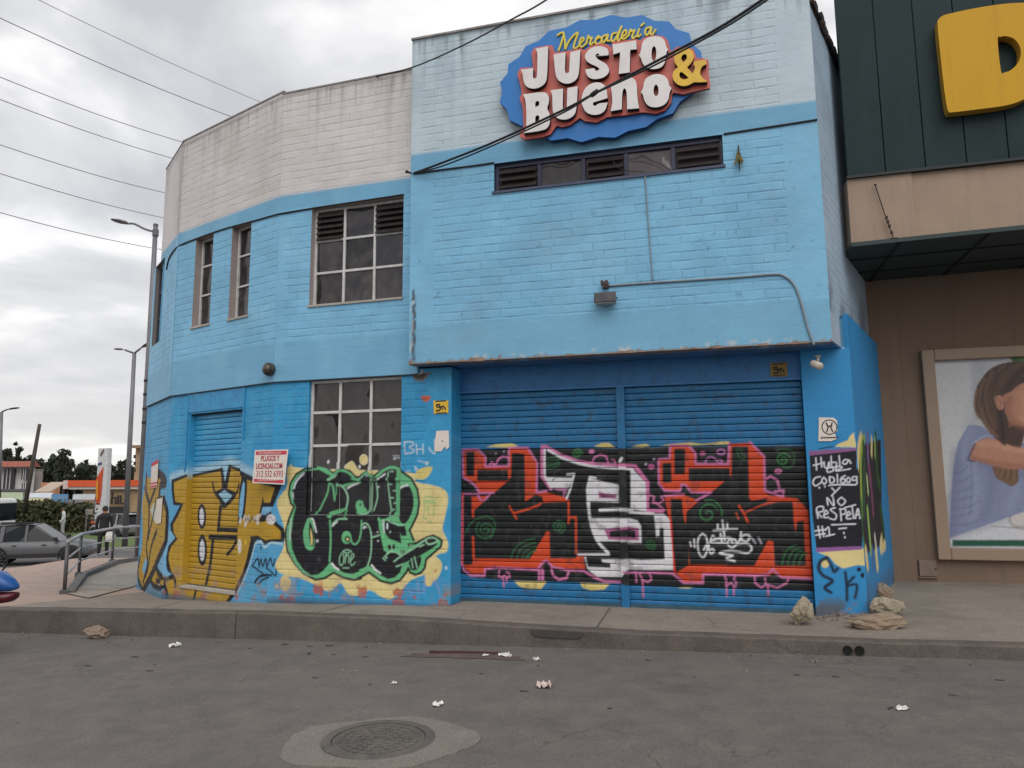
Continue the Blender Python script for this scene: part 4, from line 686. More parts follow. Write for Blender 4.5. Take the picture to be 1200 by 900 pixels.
m = MB(); m.add([PA.pt(-.4, 6.6), PA.pt(-2.5, 6.6), PB.pt(-2.4, 6.6), PC.pt(-1.2, 6.6), (-9.8, 13, 6.6), (2.4, 12.3, 6.6), PR.pt(2, 6.6, -.15), PR.pt(.3, 6.6, -.15), (-3.4, 8.3, 6.6)], [tuple(range(9))]); m.build('roof', M_ROOF, shop, fixn=False)
# shutter bay: header, posts, two big shutters
M_BPAINT = mat('blue_steel_paint', (40, 116, 176), .45, .15, 5, 0, dirt=(40, 60, 84), dscale=6, damt=.5)
m = MB(); m.pbox(PS, -3.16, 1.06, 2.715, 3.02, -.08, 0); m.build('shutter_header', M_BPAINT, shop)
m = MB(); m.pbox(PS, -1.045, -1.03, 2.72, 3.015, 0.001, .012); m.pbox(PS, -3.16, 1.0, 2.70, 2.722, .002, .03); m.build('header_trim', M_BPAINT, shop)
def strip_post(u0, u1, o0, o1, base):
    ul = lines(u0, u1, .01); zl = lines(base, 2.7, .012); o = panel('shutter_post', PS, ul, zl, cvS, M_SLAT, shop, off=o1, side=o1-o0); return o
m = MB(); m.pbox(PS, -3.2, 1.05, .1, 3.0, -.30, -.22); m.build('leak_backing', mat('dark_backing', (20, 22, 26), .9), shop)  # unseen dark backing added behind the shutters to block sky light leaking through
strip_post(-1.072, -.98, -.05, .035, .15); 
m = MB(); m.pbox(PS, -3.16, -3.115, .1, 2.70, -.05, .05); m.pbox(PS, -3.115, -3.055, .1, 2.70, -.05, .02); m.build('shutter_post', M_BPAINT, shop)
m = MB(); m.pbox(PS, .985, 1.01, .1, 2.70, -.05, .03); m.build('shutter_post', M_BPAINT, shop)
def shutter(pl, u0, u1, z0, z1, pitch, cv, name, off=-.03, amp=.0095):
    n = int(round((z1-z0)/pitch)); p = (z1-z0)/n; ts = np.array([0, .035, .08, .18, .32, .44, .56, .68, .8, .9, .965]); zl = np.concatenate([z0+(i+ts)*p for i in range(n)]+[[z1]])
    prof = np.interp((np.arange(len(zl)) % len(ts)), np.arange(len(ts)), [-1.6, -1.3, .5, .62, .72, .8, .84, .84, .78, .70, .3])*amp
    prof[-1] = 0; zmap = dict(zip(np.round(zl, 6), prof)); ul = lines(u0, u1, .0088)
    U, Z = np.meshgrid(ul, zl); O = np.repeat(prof[:, None], len(ul), 1)+off+.004*np.sin(U*2.1+Z*3)
    V = pl.pts(U.ravel(), Z.ravel(), O.ravel()); col = cv.at(U.ravel(), Z.ravel()); seam = np.repeat((prof < -.5*amp)[:, None], len(ul), 1).ravel(); col[seam, :3] *= .42 if pl is PS else .25  # seam rows darkened in the colour: groove shade and dirt together
    I = np.arange(len(ul)*len(zl)).reshape(len(zl), len(ul)); Q = np.stack([I[:-1, :-1], I[:-1, 1:], I[1:, 1:], I[1:, :-1]], -1).reshape(-1, 4)
    o = np_mesh(name, V, Q, M_SLAT, shop, None, col, True); return o
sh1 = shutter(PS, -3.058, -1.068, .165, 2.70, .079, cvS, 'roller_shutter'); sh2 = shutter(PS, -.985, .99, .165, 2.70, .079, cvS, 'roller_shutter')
sh1['label'] = 'left of the two wide blue roller shutters, painted with the first red letter and half of the white one'; sh2['label'] = 'right of the two wide blue roller shutters, painted with the white tag and red letter'
M_STEEL = mat('galvanised_steel', (120, 122, 124), .45, .2, 8, metal=.7, dirt=(60, 60, 60))
for u0, u1, par in ((-3.055, -1.075, sh1), (-.975, .985, sh2)):
    m = MB(); m.pbox(PS, u0, u1, .15, .205, -.03, .012); m.build('bottom_rail', mat('worn_rail', (52, 88, 106), .6, .3, 9, dirt=(40, 42, 44)), par)
# small yellow painted shutter on the next bay
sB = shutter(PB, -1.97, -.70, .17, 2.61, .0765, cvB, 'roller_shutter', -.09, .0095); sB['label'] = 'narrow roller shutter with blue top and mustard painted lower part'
M_SILL = mat('pale_sill', (176, 170, 160), .8, .2, 10, dirt=(120, 110, 96))
m = MB(); m.pbox(PB, -2.0, -.68, .125, .158, -.1, .012); m.build('door_sill', M_SILL, shop)
m = MB(); m.pbox(PB, -1.99, -.68, 2.60, 2.628, -.1, -.03); m.build('shutter_slot', mat('dark_slot', (24, 34, 48), .8), shop)
m = MB(); m.pbox(PB, -2.02, -.655, 2.645, 2.915, .002, .014); m.pbox(PB, -2.045, -2.02, 1.78, 2.93, .002, .02); m.pbox(PB, -.655, -.635, 2.2, 2.93, .002, .018); m.build('shutter_header', mat('blue_fascia_board', (52, 146, 196), .5, .15, 6, dirt=(40, 92, 140), dscale=8), shop)
# right-hand pier
cvP.rect(.9, 1.6, -1, 3.5, None, 0)
panel('pier', PP, lines(.985, 1.49, R_F), lines(-.05, 3.02, R_F), cvP, M_WALL, shop, side=.2)
panel('pier', PQ, lines(0, 2.35, .02), lines(-.05, 3.40, .03), cvQ, M_WALL, shop, side=.05)
m = MB(); m.add([PQ.pt(0, 3.38, -.02), PQ.pt(2.35, 3.38, -.02), PR.pt(2.8, 3.38, 0), PR.pt(.5, 3.38, 0)], [(0, 1, 2, 3)]); m.add([(1.26, 8.62, 3.03), (1.485, 8.51, 3.03), (1.485, 8.51, 3.375), (1.26, 8.62, 3.375)], [(0, 1, 2, 3)]); m.build('pier_top', M_PLB, shop)
# windows
M_WHT = mat('white_window_bar', (206, 204, 202), .5, .12, 12, dirt=(140, 134, 128), dscale=9); M_DARKF = mat('dark_frame', (58, 56, 62), .6, .2, 8); M_LOUV = mat('smoked_louvre', (64, 58, 58), .18, .25, 7)
DK = (38, 35, 38)
def window(pl, u0, u1, z0, z1, vs, hs, depth, cv, frame_m, bar=.035, louv=(), label=None, cols=None, pane_rgb=DK, painted=False):
    f = MB(); o0, o1 = -depth+.012, -depth+.05
    f.pbox(pl, u0, u0+bar, z0, z1, o0, o1); f.pbox(pl, u1-bar*.5, u1, z0, z1, o0, o1); f.pbox(pl, u0+bar, u1-bar*.5, z1-bar, z1, o0, o1); f.pbox(pl, u0+bar, u1-bar*.5, z0, z0+bar*.6, o0, o1)
    for v in vs: f.pbox(pl, v-bar/2, v+bar/2, z0+bar*.6, z1-bar, o0+.002, o1-.004)
    xs = [u0+bar]+[q for v in vs for q in (v-bar/2, v+bar/2)]+[u1-bar*.5]
    for h in hs:
        for a, b in zip(xs[::2], xs[1::2]): f.pbox(pl, a, b, h-bar/2, h+bar/2, o0+.004, o1-.008)
    w = f.build('window', frame_m, shop, bevel=.004, seg=1)
    if label: w['label'] = label
    c2 = Canvas(pl, u0, u1, z0, z1, .01, pane_rgb, 0) if cv is None else cv
    if cv is None: c2.blotch((84, 76, 74), .5, .3, .5, abs(int(u0*1000+z0*100)), width=.25)
    rg = np.random.default_rng(abs(int(u0*977+z0*311))); ub = [u0]+list(vs)+[u1]; zb__ = [z0]+sorted(hs)+[z1]; tl = {}
    for i_ in range(len(ub)-1):
        for j_ in range(len(zb__)-1):
            f_ = rg.uniform(.55, 1.5); tl[i_, j_] = rg.normal(size=2)*.010
            if cv is None:
                mu = (c2.U >= ub[i_]) & (c2.U <= ub[i_+1]); mz_ = (c2.Z >= zb__[j_]) & (c2.Z <= zb__[j_+1]); c2.a[np.ix_(mz_, mu, range(3))] *= f_*np.array([1, rg.uniform(.95, 1.02), rg.uniform(.95, 1.12)])
    if cv is None: c2.blotch((96, 90, 86), .35, .12, .58, 7, width=.1)
    ul = lines(u0, u1, .01 if painted else .05); zl = lines(z0, z1, .01 if painted else .05); U, Z = np.meshgrid(ul, zl); col = c2.at(U.ravel(), Z.ravel())
    if painted: un = (1-col[:, 3])[:, None]; col[:, :3] = col[:, :3]*(1-un)+lin((62, 54, 54))*un*(.8+.4*vnoise((len(zl), len(ul)), (30, 20), 5, 3).ravel()[:, None])
    tilt = .008*np.sin(U*7+1)*np.sin(Z*5)+.004*np.sin(U*17)*np.cos(Z*9); ii_ = np.clip(np.searchsorted(ub, U.ravel())-1, 0, len(ub)-2); jj_ = np.clip(np.searchsorted(zb__, Z.ravel())-1, 0, len(zb__)-2); tilt = tilt+np.array([tl[a_, b_][0]*(u_-ub[a_])+tl[a_, b_][1]*(z_-zb__[b_]) for a_, b_, u_, z_ in zip(ii_, jj_, U.ravel(), Z.ravel())]).reshape(U.shape); V = pl.pts(U.ravel(), Z.ravel(), (np.full(U.shape, -depth+.02)+tilt).ravel()); I = np.arange(U.size).reshape(U.shape)
    Q = np.stack([I[:-1, :-1], I[:-1, 1:], I[1:, 1:], I[1:, :-1]], -1).reshape(-1, 4); np_mesh('pane', V, Q, M_PANE, w, None, col)
    for a, b, c, d in louv:
        l = MB(); n = max(3, int(round((d-c)/.085)))
        for i in range(n):
            z = c+(i+.5)*(d-c)/n; l.obox(pl.pt(a, z+.022, o0+.012), pl.u*(b-a), np.array([0, 0, -.075])+pl.n*.055, np.array([0, 0, .004])+pl.n*.005)
        l.build('louvre', M_LOUV, w)
    return w
# glass canvas for the painted window: alpha = paint
gA = Canvas(PA, -2.02, -.65, 1.17, 2.95, .0045, (40, 34, 34), 0); gA.pl = PA
x0 = int((gA.u0-cvA.u0)/cvA.res); y0 = int((gA.z0-cvA.z0)/cvA.res); sub = cvA.a[y0:y0+gA.H, x0:x0+gA.W]
mask = (sub[..., 3] > .995) & (gA.Z[:, None] < 2.3) & ((gA.Z[:, None] < 1.9) | (np.abs(sub[..., :3]-lin(LOWB)).sum(-1) > .3)); diff = np.abs(sub[..., :3]-lin(LOWB)).sum(-1) > .22
blue = (sub[..., 2] > sub[..., 0]*2.2) & (sub[..., 2] > .2); mask = ~blue & (gA.Z[:, None] < 2.2)
gA.a[..., :3][mask] = sub[..., :3][mask]; gA.a[..., 3][mask] = 1
def painted_bars():
    pass
window(PA, -2.0, -.67, 1.20, 2.925, (-1.57, -1.125), (2.505, 2.075), .095, gA, M_WHT, .036, painted=True, label='lower window, its bottom panes painted over by the green graffiti')
cvBar = Canvas(PA, -2.62, .02, -.35, 3.02, .0045, LOWB); cvBar.a = cvA.a.copy(); _b = (cvBar.a[..., 2] > cvBar.a[..., 0]*2.0) & (cvBar.a[..., 2] > .15); cvBar.a[..., :3][_b] = lin((200, 198, 196))
# lower bars, sprayed over with the wall
for u0, u1, z0, z1, o in ((-1.99, -.685, 1.622, 1.658, -.038), (-1.99, -.685, 1.20, 1.238, -.039), (-2.0, -1.962, 1.2, 1.95, -.034), (-1.59, -1.55, 1.20, 1.86, -.036), (-1.145, -1.105, 1.20, 1.80, -.036), (-.69, -.67, 1.2, 1.85, -.034)):
    panel('sprayed_bar', PA, lines(u0, u1, .012), lines(z0, z1, .012), cvBar, M_SLAT, shop, off=o, side=.02)
window(PA, -2.02, -.66, 3.93, 5.275, (-1.57, -1.12), (4.83, 4.385), .105, None, M_WHT, .034, [(-1.985, -1.59, 4.85, 5.24), (-1.10, -.68, 4.85, 5.24)], 'upper window of nine panes, two of them louvred')
window(PB, -2.005, -1.55, 3.935, 5.31, (), (4.885, 4.43), .115, None, M_WHT, .03, label='left narrow upper window of three panes'); window(PB, -1.07, -.62, 3.93, 5.295, (), (4.87, 4.415), .115, None, M_WHT, .03, label='right narrow upper window of three panes')
window(PC, -1.70, -.98, 3.955, 5.375, (-1.34,), (4.9, 4.43), .075, None, M_DARKF, .05, label='narrow dark window on the turned corner')
m = MB(); m.pbox(PF, -2.44, .275, 5.05, 5.082, -.1, .02); m.build('window_sill', mat('dark_purple_sill', (70, 76, 100), .6), shop)
window(PF, -2.415, .252, 5.085, 5.435, (-1.865, -1.33, -.83, -.29), (), .095, None, mat('violet_dark_frame', (44, 46, 72), .5), .05, [(-2.36, -1.90, 5.12, 5.40), (-1.29, -.86, 5.12, 5.40), (-.25, .22, 5.12, 5.40)], 'long low window over the shutters with three louvred bays', pane_rgb=(74, 66, 66))
for pl, a, b, z in ((PA, -2.04, -.65, 3.922), (PB, -2.03, -1.53, 3.925), (PB, -1.09, -.60, 3.92)):
    m = MB(); m.pbox(pl, a, b, z-.02, z+.008, -.08, .055); m.build('window_sill', M_SILL, shop)
# a white lump left on the sill, a broken spot in the glass
M_BLK = mat('black_hole', (10, 10, 12), .9)
m = MB(); m.pprism(PA, [[(-1.18, 2.74), (-1.15, 2.80), (-1.13, 2.72), (-1.15, 2.68), (-1.20, 2.71)]], -.066, -.062); m.build('glass_hole', M_BLK, shop); m = MB(); m.pprism(PA, [[(-1.70, 2.47), (-1.60, 2.48), (-1.59, 2.36), (-1.63, 2.33), (-1.655, 2.42)]], -.066, -.062); m.build('glass_hole', M_BLK, shop)

# ------------------------------------------------------------------ setting: road, kerb, pavement, street
def ground_mat(name, base, spots, dark, rough=.9, stain=None):
    """worn asphalt or concrete: aggregate speckle, tyre-smoothed lanes, dust, blotches, fine cracks"""
    m, nt, b = base_nodes(name); tc = nt.nodes.new('ShaderNodeTexCoord').outputs['Object']
    c = lin(base); big = noise(nt, .45, 6, .62, tc).outputs['Fac']; mid = noise(nt, 3.2, 7, .7, tc).outputs['Fac']; fine = noise(nt, 70, 4, .8, tc).outputs['Fac']
    k = mixc(nt, maprange(nt, big, .3, .72, 0, 1), lin(dark), c); k = mixc(nt, maprange(nt, mid, .38, .7, 0, .55), k, lin(spots))
    v = nt.nodes.new('ShaderNodeTexVoronoi'); v.inputs['Scale'].default_value = 110; nt.links.new(tc, v.inputs['Vector'])
    k = mixc(nt, maprange(nt, v.outputs['Distance'], .0, .25, .5, 0), k, lin(np.array(spots)+16)); k = mixc(nt, maprange(nt, fine, .32, .62, .5, 0), k, lin((46, 44, 43)))
    sp2 = noise(nt, 28, 6, .85, tc).outputs['Fac']; k = mixc(nt, maprange(nt, sp2, .56, .72, 0, .38), k, lin(np.array(spots)+10)); k = mixc(nt, maprange(nt, sp2, .28, .42, .42, 0), k, lin((60, 57, 55)))
    oil = noise(nt, 1.1, 5, .6, tc).outputs['Fac']; k = mixc(nt, maprange(nt, oil, .60, .74, 0, .4), k, lin((70, 66, 63)))
    cr = nt.nodes.new('ShaderNodeTexVoronoi'); cr.feature = 'DISTANCE_TO_EDGE'; cr.inputs['Scale'].default_value = .55
    mp = nt.nodes.new('ShaderNodeVectorMath'); mp.operation = 'ADD'; nt.links.new(tc, mp.inputs[0]); nz = noise(nt, 2, 5, .6, tc); nt.links.new(nz.outputs['Color'], mp.inputs[1]); nt.links.new(mp.outputs[0], cr.inputs['Vector'])
    gate = maprange(nt, noise(nt, .8, 2, .5, tc).outputs['Fac'], .5, .6, 0, .55)
    k = mixc(nt, mathn(nt, 'MULTIPLY', maprange(nt, cr.outputs['Distance'], 0, .012, 1, 0), gate), k, lin((58, 55, 53)))
    st = nt.nodes.new('ShaderNodeMapping'); st.inputs['Scale'].default_value = (.35, 3.5, 1); nt.links.new(tc, st.inputs[0])
    k = mixc(nt, maprange(nt, noise(nt, 1.4, 6, .65, st.outputs[0]).outputs['Fac'], .48, .72, 0, .5), k, lin(dark))
    nt.links.new(k, b.inputs['Base Color']); b.inputs['Roughness'].default_value = rough; b.inputs['Specular IOR Level'].default_value = .25
    h = mathn(nt, 'ADD', mathn(nt, 'MULTIPLY', fine, .6), mathn(nt, 'MULTIPLY', mid, .6)); bump(nt, b, h, .55, .012)
    return m
M_ROAD = ground_mat('worn_asphalt', (119, 113, 108), (139, 131, 124), (102, 97, 94)); M_PAVE = ground_mat('worn_concrete', (156, 146, 135), (174, 163, 149), (126, 118, 109))
M_KERB = ground_mat('kerb_concrete', (112, 103, 96), (134, 124, 115), (80, 73, 69)); M_FAR = ground_mat('far_asphalt', (112, 110, 110), (128, 126, 124), (96, 94, 94))
M_PINK = ground_mat('pink_paving', (186, 160, 146), (196, 172, 158), (164, 146, 136))
def sheet(name, X, Y, zf, m, kind='structure', uneven=0):
    XX, YY = np.meshgrid(X, Y); Z = zf(XX.ravel(), YY.ravel()); V = np.stack([XX.ravel(), YY.ravel(), Z], 1); I = np.arange(XX.size).reshape(XX.shape)
    if uneven: V[:, 2] += uneven*(vnoise(XX.shape, (3, 3), 9, 3).ravel()-.5)
    Q = np.stack([I[:-1, :-1], I[:-1, 1:], I[1:, 1:], I[1:, :-1]], -1).reshape(-1, 4); o = np_mesh(name, V, Q, m, None, None, None, True); o['kind'] = kind; return o
GZ = -1.62
o = sheet('ground', np.array([-900, -300, -100, -40, 40, 100, 300, 900]), np.array([-900, -300, -60, 12, 60, 300, 900]), lambda x, y: np.full(len(x), GZ-.02), M_FAR)
KY = lambda x: 7.38+.05*np.sin(np.asarray(x)*.5)*0
sheet('road', np.concatenate([np.linspace(-15, 12, 109)]), np.linspace(-30, 7.38, 80), lambda x, y: road_z(x)-.0*y+.02*np.sin(x*.7+y)*np.clip((7-y)/6, 0, 1), M_ROAD, uneven=.006)
KXS = np.concatenate([np.linspace(-15, 12, 109)])
# kerb: a worn upstand, its joints every couple of metres
kv = MB()
wk = (vnoise((1, 400), (1, 6), 40, 3)[0]-.5)*.02
def kerb_ring(x, i, g=0):
    zt = float(kerb_z(x))+wk[i % 400]*.6-g*.0; zb = float(road_z(x))-.08; b = .016+wk[(i*3) % 400]*.3; dy = wk[(i*7) % 400]*.5
    return [(x, 7.375+dy, zb), (x, 7.385+dy, zt-b), (x, 7.385+b+dy, zt), (x, 7.54, zt+.003), (x, 7.54, zb)]
joints = [-9.6, -5.30, 2.9, 12]
for a, b in zip([-15]+joints[:-1], joints):
    xs = np.linspace(a+.006, b-.006, max(3, int((b-a)/.09))); n0 = len(kv.v); R_ = [kerb_ring(x, int((x+15)*13)) for x in xs]
    V = [p for r_ in R_ for p in r_]; F = [(i*5+j, i*5+(j+1) % 5, i*5+5+(j+1) % 5, i*5+5+j) for i in range(len(xs)-1) for j in range(5)]+[tuple(range(5)), tuple(range(len(V)-5, len(V)))]
    kv.add(V, F)
o = kv.build('kerb', M_KERB); tag(o, kind='structure')
def yb(x): return np.interp(x, [-9.3, -7.93, -5.58, -3.05, -3.0, 1.0, 1.02, 1.5, 2.2, 12], [10.3, 9.24, 8.39, 8.3, 8.6, 8.6, 8.5, 8.5, 10.6, 10.6])
def zb_(x): return np.interp(x, [-14, -9.3, -7.93, -5.58, -3.05, -3.0, 1.0, 1.5, 2.2, 4, 12], [-.20, -.13, -.08, .08, .15, .168, .165, .22, .285, .30, .5])
def pave_z(x, y):
    t = np.clip((y-7.54)/(yb(x)-7.54), 0, 1.25); z = kerb_z(x)*(1-t)+zb_(x)*t
    return z
sheet('pavement', np.concatenate([np.linspace(-8.9, -3.06, 90), np.linspace(-3.02, 1.0, 70), np.linspace(1.04, 12, 90)]), np.linspace(7.535, 11.2, 60), lambda x, y: pave_z(x, y), M_PAVE, uneven=.010)
def plaza_z(x, y):
    return kerb_z(np.maximum(x, -14))*np.clip(1-(y-7.54)/3, 0, 1)+(-.03*(y-7.54)-.05)*np.clip((y-7.54)/3, 0, 1)
FH = np.array([FF[0], FF[1]])/math.cos(rad(7.648))
def pz2(x, y):
    a = pave_z(np.full_like(x, -8.9), np.minimum(y, 11.)); b = plaza_z(x, y); t = np.clip((-8.9-x)/1.2, 0, 1); z = a*(1-t)+b*t
    z = np.maximum(z, -.24); d = x*FH[0]+y*FH[1]; lat = (x*RR[0]+y*RR[1])/np.maximum(d, 1); s_ = np.clip(d-14.2-3.6*np.clip((lat+.665)/.075, 0, 1), 0, 40); return np.maximum(z-.095*np.sqrt(s_*s_+.25)+.0475, GZ-.03)
sheet('pavement', np.concatenate([np.linspace(-50, -15, 60), np.linspace(-14.5, -8.9, 40)]), np.concatenate([np.linspace(7.535, 20, 70), np.linspace(20.5, 34, 30)]), pz2, M_PINK)
sheet('street', np.array([-120, -60, -30, -15, 0, 20]), np.array([14, 24, 34, 80, 140]), lambda x, y: np.full(len(x), GZ), M_FAR)
# ramp beside the wall, with its low edge
rb = on_z(74, 699, -.06); re_ = on_z(131, 661, -.2); re2 = on_z(170, 655, -.22)
def edge_strip(name, pts, w, h, m, kind='structure'):
    mb = MB()
    for a, b in zip(pts[:-1], pts[1:]):
        a, b = np.array(a), np.array(b); d = b-a; d[2] = 0; n = np.array([d[1], -d[0], 0])/np.linalg.norm(d)
        mb.obox(a-np.array([0, 0, .25]), b-a, n*w, np.array([0, 0, .25+h]))
    return tag(mb.build(name, m, bevel=.008), kind=kind)
RP = [np.array([*on_z(75, 698, -.07)[:2], -.07]), np.array([*on_z(92, 676, -.14)[:2], -.14]), np.array([*on_z(131, 660, -.20)[:2], -.20]), np.array([*on_z(168, 655, -.22)[:2], -.22])]
edge_strip('ramp_kerb', RP, .14, .07, mat('ramp_edge', (104, 100, 98), .9, .25, 8))
_t = np.linspace(0, 1, 40); _L = np.array([np.interp(_t, [0, .25, .7, 1], [p[i] for p in RP]) for i in range(2)]).T; _R = np.stack([np.interp(_t, [0, .3, .6, 1], [-8.75, -9.5, -10.3, -11.6]), np.interp(_t, [0, .3, .6, 1], [8.75, 10.3, 11.7, 13.9])], 1)
_s = np.linspace(0, 1, 16); _X = _L[:, None, 0]*(1-_s)+_R[:, None, 0]*_s; _Y = _L[:, None, 1]*(1-_s)+_R[:, None, 1]*_s; _V = np.stack([_X.ravel(), _Y.ravel(), np.where(_X.ravel() < -8.9, pz2(_X.ravel(), _Y.ravel()), pave_z(_X.ravel(), _Y.ravel()))+.016], 1); _I = np.arange(_X.size).reshape(_X.shape)
o = np_mesh('ramp', _V, np.stack([_I[:-1, :-1], _I[:-1, 1:], _I[1:, 1:], _I[1:, :-1]], -1).reshape(-1, 4), ground_mat('ramp_concrete', (172, 162, 150), (186, 176, 162), (146, 137, 128)), None, None, None, True); o['kind'] = 'structure'
# paving joints scored across the ramp and the pavement
M_JNT = mat('paving_joint', (92, 87, 82), .95, .2, 8)
mb = MB()
for (x0, y0), (x1, y1) in (((-9.9, 9.0), (-9.2, 10.6)), ((-11.4, 10.6), (-9.6, 10.5)), ((-11, 9.7), (-8.9, 9.7)), ((-6.6, 7.55), (-7.1, 8.85)), ((-4.36, 7.55), (-4.36, 8.33)), ((-1.2, 7.55), (-1.2, 8.5))):
    n = 14; P = [np.array([x0+(x1-x0)*t, y0+(y1-y0)*t, 0]) for t in np.linspace(0, 1, n)]
    for p in P: p[2] = float((pz2 if p[0] < -8.9 else pave_z)(np.array([p[0]]), np.array([p[1]]))[0])+(.022 if p[0] < -8.8 else .009)
    d = np.array([y1-y0, x0-x1, 0]); d = d/np.linalg.norm(d)*.007
    V = [q for p in P for q in (p-d, p+d)]; mb.add(V, [(2*i, 2*i+1, 2*i+3, 2*i+2) for i in range(n-1)])
tag(mb.build('paving_joints', M_JNT, fixn=False), kind='structure')
# drain mouths in the kerb
for x, lab in ((1.10, 'left of two round black drain mouths in the kerb'), (1.20, 'right of two round black drain mouths in the kerb')):
    mb = MB(); zc = float(road_z(x))+.050; mb.lathe((x, 7.366, zc), [(.034, .02), (.034, -.004), (.040, -.006), (.040, .03)], 18, (0, 1, 0)); mb.lathe((x, 7.3645, zc), [(0.0, 0), (.034, 0), (.034, .02)], 18, (0, 1, 0))
    tag(mb.build('drain_pipe', mat('drain_black', (16, 15, 14), .9)), lab, 'drain pipe', 'drain mouths in the kerb')
mb = MB(); xs_ = np.linspace(-1.86, -1.30, 24); V = []
for i_, x in enumerate(xs_):
    zt = float(kerb_z(x))-.022; e_ = min(1, 6*min(i_/23, 1-i_/23)+.15); zb_1 = zt-.012-.055*e_-.02*wk[(i_*5) % 400]/.02*.3; V += [(x, 7.3675, zb_1), (x, 7.3665, zt-.012*(1-e_)-.15*abs(wk[(i_*9) % 400]))]
mb.add(V, [(2*i_, 2*i_+2, 2*i_+3, 2*i_+1) for i_ in range(len(xs_)-1)]); tag(mb.build('kerb_tar_patch', mat('tar_patch', (70, 66, 64), .9, .25, 12), fixn=False), kind='structure')
# manhole
def rz1(x): return float(road_z(x))
mc = on_z(444, 868, -.06); mc = np.array([mc[0], mc[1], 0])
def mz(x, y): return float(road_z(x))+.02*math.sin(x*.7+y)*min(max((7-y)/6, 0), 1)
mb = MB(); n = 60; ring = []
rr_ = random.Random(5)
for i in range(n):
    a = 2*math.pi*i/n; r_ = .56*(1+.08*math.sin(2*a+.6)+.05*math.sin(5*a)+rr_.uniform(-.02, .02)); ring.append((mc[0]+r_*1.05*math.cos(a), mc[1]+r_*math.sin(a)*.92))
inn = [(mc[0]+.365*math.cos(2*math.pi*i/n), mc[1]+.365*math.sin(2*math.pi*i/n)) for i in range(n)]
V = [(x, y, mz(x, y)+.006) for x, y in ring]+[(x, y, mz(x, y)+.014) for x, y in inn]+[(x, y, mz(x, y)-.03) for x, y in ring]
mb.add(V, [(i, (i+1) % n, n+(i+1) % n, n+i) for i in range(n)]+[(i, (i+1) % n, 2*n+(i+1) % n, 2*n+i) for i in range(n)])
tag(mb.build('manhole_collar', ground_mat('collar_concrete', (142, 133, 125), (156, 146, 137), (122, 115, 108))), kind='structure')
M_IRON = mat('cast_iron', (92, 87, 82), .7, .25, 14, .3, 60, 0, dirt=(120, 112, 102), dscale=6, damt=.6)
man = thing('manhole_cover', 'round patterned iron manhole cover set in a pale concrete collar in the road', 'manhole cover', (mc[0], mc[1], mz(mc[0], mc[1])))
z0 = mz(mc[0], mc[1])+.010
mb = MB(); mb.lathe((mc[0], mc[1], z0), [(.305, -.02), (.305, .010), (.325, .012), (.365, .010), (.365, -.02)], 40); mb.build('frame', M_IRON, man)
mb = MB()
for r_ in (.05, .10, .15, .20, .25):
    k_ = max(6, int(r_*2*math.pi/.055))
    for i in range(k_):
        a = 2*math.pi*(i+.3*(r_*20 % 2))/k_; c, s_ = math.cos(a), math.sin(a); p = np.array([mc[0]+r_*c, mc[1]+r_*s_, z0+.003]); t_ = np.array([-s_, c, 0]); q_ = np.array([c, s_, 0]); mb.obox(p-t_*.016-q_*.012, t_*.032, q_*.024, np.array([0, 0, .007]))
mb.lathe((mc[0], mc[1], z0), [(.30, -.02), (.30, .004), (0, .004)], 40); mb.build('cover', M_IRON, man)
# ------------------------------------------------------------------ neighbouring store on the right
store = thing('neighbour_store', 'beige store with dark green cladding and canopy to the right of the blue shop', 'shop building', (3, 8.95, .25))
M_GREEN = mat('green_cladding', (30, 48, 50), .6, .10, 3, .1, 12, spec=.2, dirt=(40, 56, 60), dscale=1.2, damt=.5, streak=(44, 58, 60), samt=.4); M_BEIGE = mat('beige_render', (164, 142, 124), .85, .07, 1.5, .15, 50, dirt=(142, 122, 106), dscale=1.3, damt=.4, streak=(134, 116, 102), samt=.35)
M_TAUPE = mat('taupe_wall', (124, 103, 86), .8, .08, 1.3, .12, 50, dirt=(108, 88, 74), dscale=1.5, damt=.5, streak=(98, 82, 70), samt=.35)
mb = MB(); xs = [1.672, 2.085, 2.505, 2.925, 3.345, 3.765, 4.185, 4.605, 5.025, 5.5, 6.0, 6.5, 7]
for a, b in zip(xs[:-1], xs[1:]): mb.box(a+.004, b-.004, 8.93, 9.0, 5.135, 8.6)
mb.build('cladding', M_GREEN, store, bevel=.006)
mb = MB(); mb.box(2.55, 7, 9.003, 12, 5.14, 8.58); mb.build('upper_block', M_GREEN, store); mb = MB(); mb.box(1.662, 7.0, 8.90, 8.96, 5.105, 5.137); mb.build('cladding_trim', mat('dark_trim', (26, 34, 36), .6), store)
mb = MB(); mb.box(1.668, 2.354, 8.94, 9.4, 4.31, 5.105); mb.box(2.358, 7, 8.962, 9.4, 4.31, 5.105); mb.build('fascia_wall', M_BEIGE, store)
M_CAN = mat('canopy_green_metal', (38, 56, 56), .6, .15, 4)
mb = MB(); V = [(1.655, 8.86, 4.262), (7, 8.86, 4.36), (7, 10.62, 4.36), (1.655, 10.62, 4.262), (1.655, 8.86, 4.31), (7, 8.86, 4.41), (7, 10.62, 4.41), (1.655, 10.62, 4.31)]; mb.add(V, [(0, 1, 2, 3), (4, 5, 6, 7), (0, 1, 5, 4), (1, 2, 6, 5), (2, 3, 7, 6), (3, 0, 4, 7)]); can = mb.build('canopy', M_CAN, store)
mb = MB()
